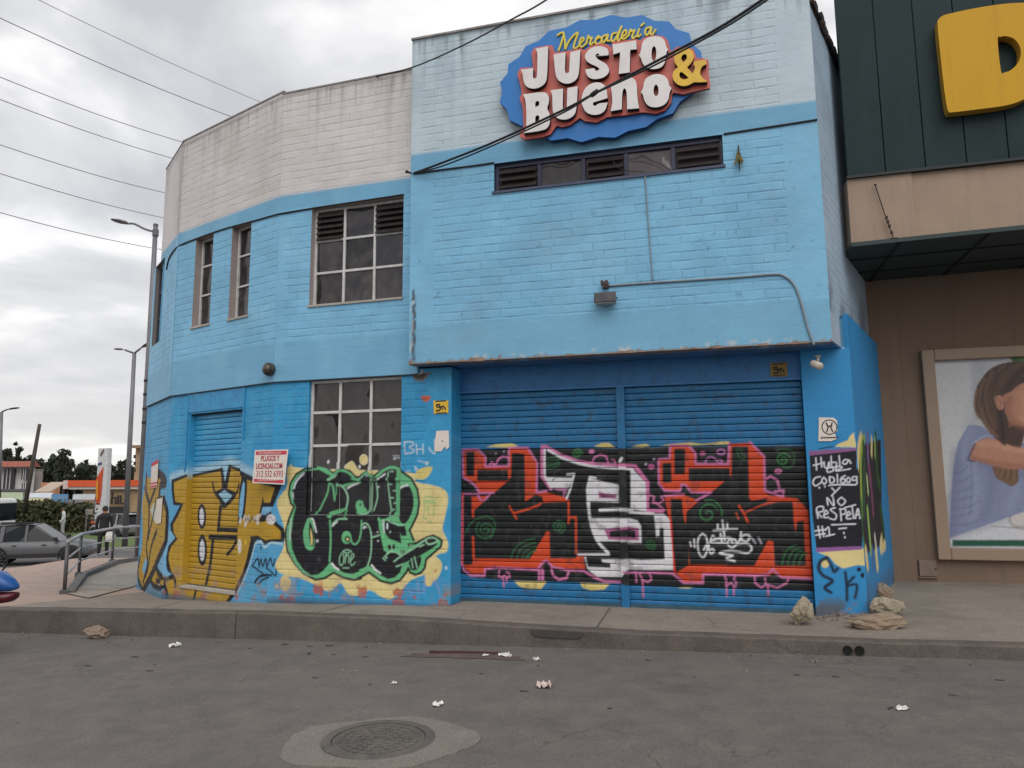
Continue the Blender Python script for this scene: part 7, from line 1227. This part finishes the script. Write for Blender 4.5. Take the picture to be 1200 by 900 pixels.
for x in (-.58, -1.92):
    mb = MB(); c_ = bc+rx*x+np.array([0, 0, .30]); mb.tube([c_+rx*.25*math.cos(a)+np.array([0, 0, .25*math.sin(a)]) for a in np.linspace(0, 2*math.pi, 33)], .055, 8, False); wh = mb.build('wheel', M_TYRE, moto, True)
    mb = MB(); mb.lathe(c_, [(.03, -.07), (.05, -.03), (.05, .03), (.03, .07)], 12, ry)
    for a in np.linspace(0, 2*math.pi, 6)[:-1]: mb.tube([c_, c_+rx*.21*math.cos(a)+np.array([0, 0, .21*math.sin(a)])], .014, 6)
    mb.build('rim', M_RIM, wh)
mq = lambda x, y, z: bc+rx*x+ry*y+np.array([0, 0, z])
for s_ in (-.09, .09): mb = MB(); mb.tube([mq(-1.92, s_, .30), mq(-1.66, s_, 1.0)], .022, 8); mb.build('fork', M_RIM, moto, True)
mb = MB(); mb.tube([mq(-1.55, -.34, 1.06), mq(-1.62, -.12, 1.04), mq(-1.62, .12, 1.04), mq(-1.55, .34, 1.06)], .015, 8); mb.build('handlebar', M_TRIM, moto, True)
mb = MB(); mb.tube([mq(-1.2, .12, .30), mq(-.9, .16, .26), mq(-.35, .17, .42)], [.03, .045, .05], 10); mb.build('exhaust', M_RIM, moto, True)
for s_ in (-.07, .07): mb = MB(); mb.tube([mq(-.58, s_, .30), mq(-1.15, s_, .38), mq(-.75, s_, .70)], .018, 6); mb.build('swing_arm', M_TRIM, moto, True)
mb = MB(); mb.lathe(mq(-1.72, 0, .92), [(.0, -.02), (.09, .0), (.09, .05), (.0, .09)], 14, -rx); mb.build('headlight', mat('moto_lamp', (190, 194, 196), .15), moto, True)

# ------------------------------------------------------------------ people
def person(label, loc, heading, J, radii, E_, clothes, skin_z, hair=None, shoes=None, name='person'):
    """one continuous skinned body; J joints in metres (x side, y front, z up)"""
    me = bpy.data.meshes.new(name); me.from_pydata([tuple(p) for p in J], E_, []); o = bpy.data.objects.new(name, me); C.objects.link(o); o.location = tuple(loc); o.rotation_euler = (0, 0, heading)
    s_ = o.modifiers.new('skin', 'SKIN'); s_.use_smooth_shade = True; ss = o.modifiers.new('sub', 'SUBSURF'); ss.levels = ss.render_levels = 1
    if not me.skin_vertices: me.attributes
    for v, r_ in zip(me.skin_vertices[0].data, radii): v.radius = r_ if isinstance(r_, tuple) else (r_, r_)
    me.skin_vertices[0].data[0].use_root = True
    m, nt, b = base_nodes('clothed_person'); tc = nt.nodes.new('ShaderNodeTexCoord').outputs['Object']; sp_ = nt.nodes.new('ShaderNodeSeparateXYZ'); nt.links.new(tc, sp_.inputs[0])
    k_ = mixc(nt, mathn(nt, 'GREATER_THAN', sp_.outputs[2], skin_z[0]), lin(clothes[0]), lin(clothes[1])); k_ = mixc(nt, mathn(nt, 'GREATER_THAN', sp_.outputs[2], skin_z[1]), k_, lin((150, 104, 82)))
    k_ = mixc(nt, mathn(nt, 'LESS_THAN', sp_.outputs[2], .10), k_, lin(clothes[2])); nt.links.new(k_, b.inputs['Base Color']); b.inputs['Roughness'].default_value = .8; me.materials.append(m); tag(o, label, 'person'); return o
def add_hair(o, c, r_, col=(24, 20, 20)):
    bm = bmesh.new(); bmesh.ops.create_uvsphere(bm, u_segments=14, v_segments=10, radius=1)
    for v in list(bm.verts):
        v.co = Vector((v.co.x*r_[0], v.co.y*r_[1], v.co.z*r_[2]))
        if v.co.y > r_[1]*.25 and v.co.z < r_[2]*.35: v.co.y = r_[1]*.2
        if v.co.z < -r_[2]*.5: v.co.z = -r_[2]*.5
    me = bpy.data.meshes.new('hair'); bm.to_mesh(me); bm.free(); h = link_mesh('hair', me, mat('dark_hair', col, .7), o); h.location = c
J = [(0, 0, .93), (0, .0, 1.12), (0, .01, 1.34), (0, .01, 1.45), (0, .02, 1.50), (0, .03, 1.60), (0, .03, 1.68),
     (.17, 0, 1.40), (.23, -.02, 1.12), (.22, .10, .90), (.22, .15, .82), (-.17, 0, 1.40), (-.23, -.02, 1.12), (-.20, .14, .98), (-.16, .22, .96),
     (.10, 0, .88), (.11, .04, .50), (.12, -.03, .10), (.12, .10, .04), (-.10, 0, .88), (-.11, .0, .50), (-.13, -.06, .10), (-.13, .07, .04)]
E_ = [(0, 1), (1, 2), (2, 3), (3, 4), (4, 5), (5, 6), (3, 7), (7, 8), (8, 9), (9, 10), (3, 11), (11, 12), (12, 13), (13, 14), (0, 15), (15, 16), (16, 17), (17, 18), (0, 19), (19, 20), (20, 21), (21, 22)]
Rd = [(.15, .11), (.15, .11), (.17, .12), (.12, .09), .055, (.085, .10), (.07, .08), .075, .05, .042, .035, .075, .05, .042, .035, .095, .07, .05, .04, .095, .07, .05, .04]
c = gp(126, 24.6, float(pz2(np.array([at(126, 560, 24.6)[0]]), np.array([at(126, 560, 24.6)[1]]))[0])); pz = person('person in black jacket and trousers with white shoes standing by the handrail', c, HD+.6, J, Rd, E_, ((22, 22, 25), (24, 24, 28), (196, 194, 190)), (.9, 1.50)); add_hair(pz, (0, .02, 1.64), (.095, .11, .11))
mb = MB(); mb.lathe(np.array(c)+rx*.28+ry*-.1+np.array([0, 0, .55]), [(0, -.0), (.14, .02), (.16, .2), (.12, .33), (0, .35)], 12); tag(mb.build('carrier_bag', mat('white_bag', (206, 204, 202), .6)), 'pale carrier bag hanging beside the person in black', 'bag')
# cyclist at the left edge
cb = gp(1.5, 18.2, float(pz2(np.array([at(2, 560, 18.2)[0]]), np.array([at(2, 560, 18.2)[1]]))[0])); bike = thing('bicycle', 'bicycle whose front wheel shows at the left edge before the grey car', 'bicycle', tuple(cb))
M_BF = mat('bike_frame', (40, 42, 48), .4)
def bw(x): 
    mb = MB(); cc_ = cb+rx*x+np.array([0, 0, .34]); mb.tube([cc_+rx*.32*math.cos(a)+np.array([0, 0, .32*math.sin(a)]) for a in np.linspace(0, 2*math.pi, 33)], .022, 6, False); wh = mb.build('wheel', M_TYRE, bike, True)
    mb = MB()
    for a in np.linspace(0, 2*math.pi, 17)[:-1]: mb.tube([cc_, cc_+rx*.31*math.cos(a)+np.array([0, 0, .31*math.sin(a)])], .003, 4)
    mb.build('spokes', M_RIM, wh)
bw(0); bw(-1.05)
bp = lambda x, z: cb+rx*x+np.array([0, 0, z])
mb = MB()
for a, b in ((bp(-.05, .36), bp(-.2, .85)), (bp(-.2, .85), bp(-.75, .80)), (bp(-.75, .80), bp(-.62, .30)), (bp(-.62, .30), bp(-.18, .72)), (bp(-.62, .30), bp(-1.05, .34)), (bp(-1.05, .34), bp(-.75, .78)), (bp(-.2, .85), bp(-.23, 1.0)), (bp(-.75, .8), bp(-.8, .92))): mb.tube([a, b], .018, 6)
mb.build('frame', M_BF, bike); mb = MB(); mb.tube([bp(-.23, 1.0)-ry*.28, bp(-.15, 1.0)-ry*.1, bp(-.15, 1.0)+ry*.1, bp(-.23, 1.0)+ry*.28], .014, 6); mb.build('handlebar', M_BF, bike); mb = MB(); mb.obox(bp(-.92, .92)-ry*.07, rx*.25, ry*.14, np.array([0, 0, .05])); mb.build('saddle', M_TRIM, bike, bevel=.02)
Js = [(0, -.80, .98), (0, -.70, 1.18), (0, -.55, 1.38), (0, -.50, 1.46), (0, -.46, 1.52), (0, -.42, 1.62), (0, -.42, 1.70), (.18, -.52, 1.42), (.24, -.42, 1.22), (.24, -.26, 1.06), (.24, -.22, 1.03), (-.18, -.52, 1.42), (-.24, -.42, 1.22), (-.24, -.26, 1.06), (-.24, -.22, 1.03), (.10, -.76, .94), (.12, -.42, .74), (.12, -.60, .32), (.12, -.50, .22), (-.10, -.76, .94), (-.12, -.44, .84), (-.12, -.64, .46), (-.12, -.53, .38)]
pz = person('person in dark clothes riding a bicycle, mostly cut by the left edge', cb, HD-math.pi/2, Js, Rd, E_, ((40, 42, 52), (44, 46, 54), (30, 30, 30)), (.9, 1.53)); add_hair(pz, (0, -.42, 1.66), (.10, .12, .11))

# ------------------------------------------------------------------ far side of the street
M_GRASS = mat('grass_verge', (84, 104, 52), .95, .35, 2.5, .8, 12, dirt=(108, 112, 62), dscale=1.2)
def slab(name, x0, x1, d0, d1, z0, z1, m, kind='structure'):
    mb = MB(); P = [gp(x0, d0), gp(x1, d0), gp(x1, d1), gp(x0, d1)]; V = [(p[0], p[1], z0) for p in P]+[(p[0], p[1], z1) for p in P]; mb.add(V, [(3, 2, 1, 0), (4, 5, 6, 7), (0, 1, 5, 4), (1, 2, 6, 5), (2, 3, 7, 6), (3, 0, 4, 7)]); return tag(mb.build(name, m), kind=kind)
slab('verge', -120, 330, 36, 50, GZ-.05, GZ+.16, mat('verge_kerb', (150, 146, 138), .9)); slab('grass', -118, 328, 36.3, 49.7, GZ, GZ+.20, M_GRASS)
def leaves(name, cen, rad_, n, size, m, parent, seed, clumps=40):
    """a crown of leaf-sized faces gathered into uneven clumps"""
    r_ = np.random.default_rng(seed); d = r_.normal(size=(clumps, 3)); d /= np.linalg.norm(d, axis=1, keepdims=True); rr__ = r_.random((clumps, 1))**.45; cc_ = d*rr__*np.array(rad_); idx = r_.integers(0, clumps, n)
    cs = np.min(rad_)*(.14+.26*r_.random(clumps)**1.5); off = r_.normal(size=(n, 3)); off /= np.linalg.norm(off, axis=1, keepdims=True); P = cc_[idx]+off*(cs[idx]*r_.random(n)**.5)[:, None]+np.array(cen)
    a = r_.normal(size=(n, 3)); a /= np.linalg.norm(a, axis=1, keepdims=True); b = np.cross(a, r_.normal(size=(n, 3))); b /= np.linalg.norm(b, axis=1, keepdims=True); s_ = size*(.6+.8*r_.random(n))[:, None]
    V = np.stack([P-a*s_, P-b*s_*.6, P+a*s_, P+b*s_*.6], 1).reshape(-1, 3); return np_mesh(name, V, np.arange(4*n).reshape(n, 4), m, parent)
M_LEAF = mat('dark_foliage', (58, 66, 50), .8, .5, 1.2); M_LEAF2 = mat('hedge_foliage', (66, 74, 46), .8, .5, 3, dirt=(104, 74, 62), dscale=.9, damt=.6); M_BARK = mat('bark', (64, 54, 48), .95, .3, 6)
def tree(x, depth, ytop, wpx, label, seed, cyoff=.30, n=1500, size=.26, zb=GZ, group='trees behind the houses'):
    b = gp(x, depth, zb); ztop = at(x, ytop, depth)[2]; h = ztop-zb; rw = wpx*depth/FPX/2; t = thing('tree', label, 'tree', tuple(b), group)
    r_ = random.Random(seed); mb = MB(); mb.tube([b, b+np.array([r_.uniform(-.2, .2), 0, h*.4]), b+np.array([r_.uniform(-.4, .4), 0, h*.85])], [h*.025, h*.02, h*.008], 7)
    for i in range(5): a = r_.uniform(0, 6.28); z = h*r_.uniform(.3, .65); mb.tube([b+np.array([0, 0, z]), b+np.array([rw*.6*math.cos(a), rw*.6*math.sin(a), z+h*.2])], [h*.012, h*.005], 5)
    mb.build('trunk', M_BARK, t); rz_ = h*cyoff; leaves('crown', b+np.array([0, 0, h-rz_*.95]), (rw, rw, rz_), n, size, M_LEAF, t, seed, 22+seed % 3*6); return t
for x, dp, yt, w, lab, sd in ((2, 105, 521, 40, 'leftmost dark tree above the red-roofed white house', 1), (34, 112, 529, 30, 'low dark tree just left of the leaning utility pole', 3), (57, 108, 532, 36, 'dark tree just right of the leaning utility pole', 4), (75, 100, 527, 22, 'tallest thin-topped tree between the utility pole and the totem sign', 5), (88, 110, 541, 34, 'low dark tree behind the left end of the orange roof', 6), (103, 104, 537, 26, 'round tree left of the totem sign', 7), (136, 104, 542, 24, 'dark tree between the totem sign and the lamp poles', 8), (150, 112, 540, 24, 'dark tree behind the two lamp poles', 9), (166, 108, 545, 26, 'dark tree partly behind the blue corner wall', 10), (-6, 100, 526, 34, 'dark tree cut by the left edge behind the white house', 12), (45, 118, 536, 30, 'distant dark tree behind the leaning utility pole', 13), (66, 116, 535, 28, 'distant dark tree between the utility pole and the thin-topped tree', 14), (120, 116, 545, 26, 'low distant tree hidden by the totem sign', 15)): tree(x, dp, yt, w, lab, sd)
b = gp(18.5, 104); t = thing('conifer', 'slim pointed conifer rising above the red-roofed white house', 'tree', tuple(b)); h = at(18.5, 517, 104)[2]-GZ; mb = MB(); mb.tube([b, b+np.array([0, 0, h*.9])], [.2, .05], 6); mb.build('trunk', M_BARK, t); leaves('crown', b+np.array([0, 0, h*.62]), (1.0, 1.0, h*.4), 900, .3, M_LEAF, t, 77, 30)
leaves('distant_wood', gp(80, 118)+np.array([0, 0, 3.5]), (19, 5, 2.7), 9500, .45, M_LEAF, None, 90, 130); tag(bpy.data.objects['distant_wood'], 'dark band of distant trees behind the houses', 'wood', kind='stuff')
# hedge
hb = gp(57, 47); hed = thing('hedge', 'loose dark green and reddish hedge behind the grey car', 'hedge', tuple(hb)); hl = 100*47/FPX/2
hv = []
r_ = np.random.default_rng(5); n = 5200; P = np.stack([r_.uniform(-hl, hl, n), r_.normal(0, .45, n), r_.random(n)**.8*2.25], 1); P[:, 2] *= (.75+.35*vnoise((1, 200), (1, 14), 7, 3)[0][((P[:, 0]+hl)/(2*hl)*199).astype(int)]); Pw = hb+np.outer(P[:, 0], rx)+np.outer(P[:, 1], ry)+np.outer(P[:, 2], [0, 0, 1])
a = r_.normal(size=(n, 3)); a /= np.linalg.norm(a, axis=1, keepdims=True); b_ = np.cross(a, r_.normal(size=(n, 3))); b_ /= np.linalg.norm(b_, axis=1, keepdims=True); s_ = .13*(.6+.8*r_.random(n))[:, None]
np_mesh('foliage', np.stack([Pw-a*s_, Pw-b_*s_*.6, Pw+a*s_, Pw+b_*s_*.6], 1).reshape(-1, 3), np.arange(4*n).reshape(n, 4), M_LEAF2, hed)
mb = MB()
for i in range(22): q0 = hb+rx*(-hl+hl*2*i/21)+ry*.0; mb.tube([q0, q0+np.array([.1, 0, 1.3])], .025, 5)
mb.build('stems', M_BARK, hed)
# white house with a red roof
def fbox(name, par, x0, x1, d, y0, y1, th, m, front=0):
    """box seen between pixel columns x0..x1 and rows y0..y1 at depth d, th metres deep"""
    A_, B_ = at(x0, y1, d), at(x1, y1, d); z0 = A_[2]; z1 = at(x0, y0, d)[2]; mb = MB(); o = np.array([A_[0], A_[1], z0])-ry*front; mb.obox(o, np.array([B_[0]-A_[0], B_[1]-A_[1], 0]), ry*th, np.array([0, 0, z1-z0])); return mb.build(name, m, par)
M_HW = mat('white_house_wall', (204, 202, 200), .8, .05, .6, dirt=(160, 156, 150), dscale=.6); M_HR = mat('red_clay_tiles', (150, 88, 74), .85, .2, 2); M_HWN = mat('dark_window', (52, 48, 52), .2)
H = thing('white_house', 'two-storey white house with a red tiled roof at the far left', 'house', tuple(gp(10, 84)))
fbox('wall', H, -40, 34.5, 84, 546.5, 592, .5, M_HW)
A_, B_ = at(-42, 547.5, 83.3), at(36, 547.5, 83.3); zr = at(0, 540.5, 84)[2]; mb = MB(); u_ = B_-A_; u_[2] = 0; mb.add([A_, A_+u_, A_+u_+ry*.9+np.array([0, 0, zr-A_[2]]), A_+ry*.9+np.array([0, 0, zr-A_[2]]), A_+u_+ry*1.8, A_+ry*1.8], [(0, 1, 2, 3), (3, 2, 4, 5), (1, 4, 2), (0, 3, 5)]); mb.build('roof', M_HR, H)
for x0, x1, y0, y1 in ((4, 16, 549.5, 573), (25.5, 33, 549.5, 562), (26, 33, 566, 573), (-14, -4, 550, 572)):
    f_ = fbox('window', H, x0, x1, 84, y0, y1, .2, M_HWN, .12)
    for k_ in (.33, .66): xm = x0+(x1-x0)*k_; fbox('mullion', f_, xm-.4, xm+.4, 84, y0, y1, .1, M_HW, .2)
fbox('ledge', H, -40, 34.5, 84, 573.5, 575.5, .8, mat('dark_ledge', (92, 90, 92), .8), .7)
mb = MB(); ch0 = at(44, 576, 86); mb.lathe(np.array([ch0[0], ch0[1], ch0[2]]), [(.42, 0), (.42, at(44, 551, 86)[2]-ch0[2]), (.52, at(44, 551, 86)[2]-ch0[2]), (.52, at(44, 550, 86)[2]-ch0[2]), (0, at(44, 550, 86)[2]-ch0[2])], 10); mb.build('chimney', mat('grey_chimney', (150, 142, 136), .9), H)
# low roofs and awnings in the middle distance
O1 = thing('orange_shed', 'small orange-walled shed with a pale sloping roof beside the white house', 'shed', tuple(gp(52, 74))); fbox('wall', O1, 46, 63, 74, 565.5, 596, .8, mat('orange_wall', (186, 132, 96), .8, .1, 1))
A_ = at(60, 566, 73); B_ = at(76, 577, 70); mb = MB(); u_ = at(78, 566, 73)-A_; u_[2] = 0; mb.obox(A_, u_, -ry*2.5+np.array([0, 0, B_[2]-A_[2]]), np.array([0, 0, .1])); mb.build('roof', mat('pale_sheet_roof', (178, 160, 142), .7), O1)
AW = []
for x0, x1, y0, y1, d_, colr, lab in ((-30, 27, 577, 592, 66, (158, 170, 140), 'long faded green and beige awning at the far left behind the hedge'), (34, 62, 577.5, 583, 64, (196, 202, 208), 'white awning right of the leaning pole'), (32, 60, 584, 592, 62, (178, 176, 132), 'yellowish awning just above the hedge'), (61, 80, 579, 588, 63, (64, 112, 148), 'blue awning between the white one and the orange-roofed kiosk'), (86, 112, 579, 585, 57, (176, 182, 184), 'pale tilted canvas canopy under the orange roof')):
    t = thing('awning', lab, 'awning', tuple(gp((x0+x1)/2, d_)), 'awnings beyond the street'); A_, B_ = at(x0, y0, d_+1.5), at(x1, y0, d_+1.5); F0, F1 = at(x0-1, y1, d_), at(x1-1, y1, d_); mb = MB(); mb.add([A_, B_, F1, F0, A_-[0, 0, .05], B_-[0, 0, .05], F1-[0, 0, .05], F0-[0, 0, .05]], [(0, 1, 2, 3), (4, 5, 6, 7), (0, 1, 5, 4), (2, 3, 7, 6), (1, 2, 6, 5), (3, 0, 4, 7)])
    mb.build('canvas', mat('awning_canvas', colr, .85, .12, .8, dirt=(120, 116, 104), dscale=1), t)
    for q0 in (F0, F1, A_, B_): mb = MB(); mb.tube([(q0[0], q0[1], GZ), q0-[0, 0, .05]], .05, 6); mb.build('pole', M_POLE, t)
# orange-roofed kiosk
K_ = thing('petrol_kiosk', 'low kiosk with an orange fascia roof and ochre painted wall beyond the grass', 'kiosk', tuple(gp(120, 60)))
fbox('roof_fascia', K_, 79, 190, 59, 563, 570.5, 3, mat('orange_fascia', (206, 84, 42), .5, .05, 1), 0); fbox('white_band', K_, 79.5, 190, 59, 570.7, 573.5, 2.8, mat('white_band', (204, 200, 196), .6), -.1); fbox('roof_end', K_, 73.5, 80, 59.4, 563, 573, 2, mat('pale_roof_end', (206, 190, 182), .6), 0)
M_OCH = mat('ochre_wall', (176, 150, 116), .85, .15, 1, dirt=(96, 84, 64), dscale=1); fbox('wall', K_, 95, 190, 59.2, 574, 614, 5, M_OCH, 0); fbox('dark_opening', K_, 122, 150, 59.1, 594, 612, .3, M_HWN, .05)
mb = MB(); PK = Plane(tuple(at(140, 588, 59.0)[:2]), -math.degrees(HD))
for i, sq in enumerate(([(0, 0), (0, .9)], [(0, .45), (.3, .5), (.3, 0)], [(.5, 0), (.5, .6)], [(.7, .6), (.7, 0), (1.0, 0)], [(1.1, .8), (1.2, 0), (1.4, .7)], [(-.5, .7), (-.7, .4), (-.4, 0), (-.3, .6)])): mb.ribbon(PK, [(a-.6, at(140, 590, 59.0)[2]+b) for a, b in sq], .16, .02, .05)
mb.build('wall_scrawl', M_INK, K_)
for x0, x1 in ((90, 95), (101, 103), (82, 84)): fbox('barrier_panel', K_, x0, x1 if x1-x0 > 3 else x1, 56, 607, 622, .3, mat('orange_barrier', (206, 92, 48), .6), 0)
fbox('barrier_panel', K_, 92, 109, 55, 611, 622, .3, mat('orange_barrier', (200, 84, 46), .6), 0)
# totem sign
TS = thing('totem_sign', 'tall white totem sign with an orange and red flash', 'totem sign', tuple(gp(118, 52)))
A_, B_ = at(110.5, 612, 52), at(122.5, 612, 52); A2, B2 = at(115.5, 525.5, 52), at(127, 525, 52); mb = MB(); th_ = ry*.5; mb.add([A_, B_, B2, A2, A_+th_, B_+th_, B2+th_, A2+th_], [(0, 1, 2, 3), (4, 5, 6, 7), (0, 1, 5, 4), (1, 2, 6, 5), (2, 3, 7, 6), (3, 0, 4, 7)]); mb.build('panel', mat('totem_white', (214, 214, 216), .45), TS)
def tq(name, pts, m_, d_=51.95): mb = MB(); P = [at(x, y, d_) for x, y in pts]; mb.add(P+[p+ry*.03 for p in P], [tuple(range(len(P))), tuple(range(len(P), 2*len(P)))]+[(i, (i+1) % len(P), len(P)+(i+1) % len(P), len(P)+i) for i in range(len(P))]); mb.build(name, m_, TS)
tq('red_flash', [(112.5, 561), (121, 547), (118.5, 580), (116, 592), (112, 588)], mat('totem_red', (206, 84, 52), .5)); tq('orange_flash', [(112.6, 565), (115, 561), (114.6, 584), (112.3, 587)], mat('totem_orange', (226, 150, 52), .5), 51.9); tq('blue_mark', [(114.5, 543), (119, 541.5), (119, 544), (114.5, 545.5)], mat('totem_blue', (70, 80, 130), .5)); tq('grey_mark', [(117, 533), (121, 526), (122, 528), (118, 535)], mat('totem_mark', (120, 90, 96), .5)); tq('small_print', [(113, 604), (118, 604), (118, 608), (113, 608)], mat('totem_grey', (150, 150, 156), .5))
A_, B_ = at(112, 613, 52), at(121, 613, 52); mb = MB(); mb.obox((A_[0], A_[1], GZ), np.array([B_[0]-A_[0], B_[1]-A_[1], 0]), ry*.4, np.array([0, 0, A_[2]-GZ+.1])); mb.build('plinth', mat('totem_plinth', (120, 118, 118), .8), TS)
# brick tower block behind the poles
TB = thing('brick_tower', 'square tan brick tower behind the street lamp poles', 'tower', tuple(gp(165, 95))); fbox('wall', TB, 154.5, 168, 95, 525, 600, 1.5, mat('tan_brick', (176, 148, 118), .9, .15, 1.5)); fbox('cap', TB, 154, 168.5, 94.9, 521.5, 525, 1.7, mat('tan_cap', (150, 122, 96), .9)); 
for y0 in (533, 541, 549): fbox('window', TB, 156.5, 158.5, 94.9, y0, y0+4, .2, M_HWN, .05)
# small sign post and pale figure by the hedge
sp0 = gp(104.5, 45); t = thing('sign_post', 'small grey street sign on a thin pole near the totem sign', 'street sign', tuple(sp0)); mb = MB(); mb.tube([sp0, np.array([sp0[0], sp0[1], at(104.5, 597, 45)[2]])], .035, 6); mb.build('pole', M_POLE, t); fbox('plate', t, 100.5, 108.5, 45, 596.5, 603, .05, mat('sign_grey', (140, 128, 124), .6), .05)
pz = person('person in pale clothes standing by the hedge beyond the grey car', gp(78, 42, GZ+.2), HD+2.2, J, Rd, E_, ((150, 152, 150), (190, 194, 192), (120, 120, 120)), (.9, 1.52)); add_hair(pz, (0, .02, 1.64), (.095, .11, .10), (60, 56, 54))
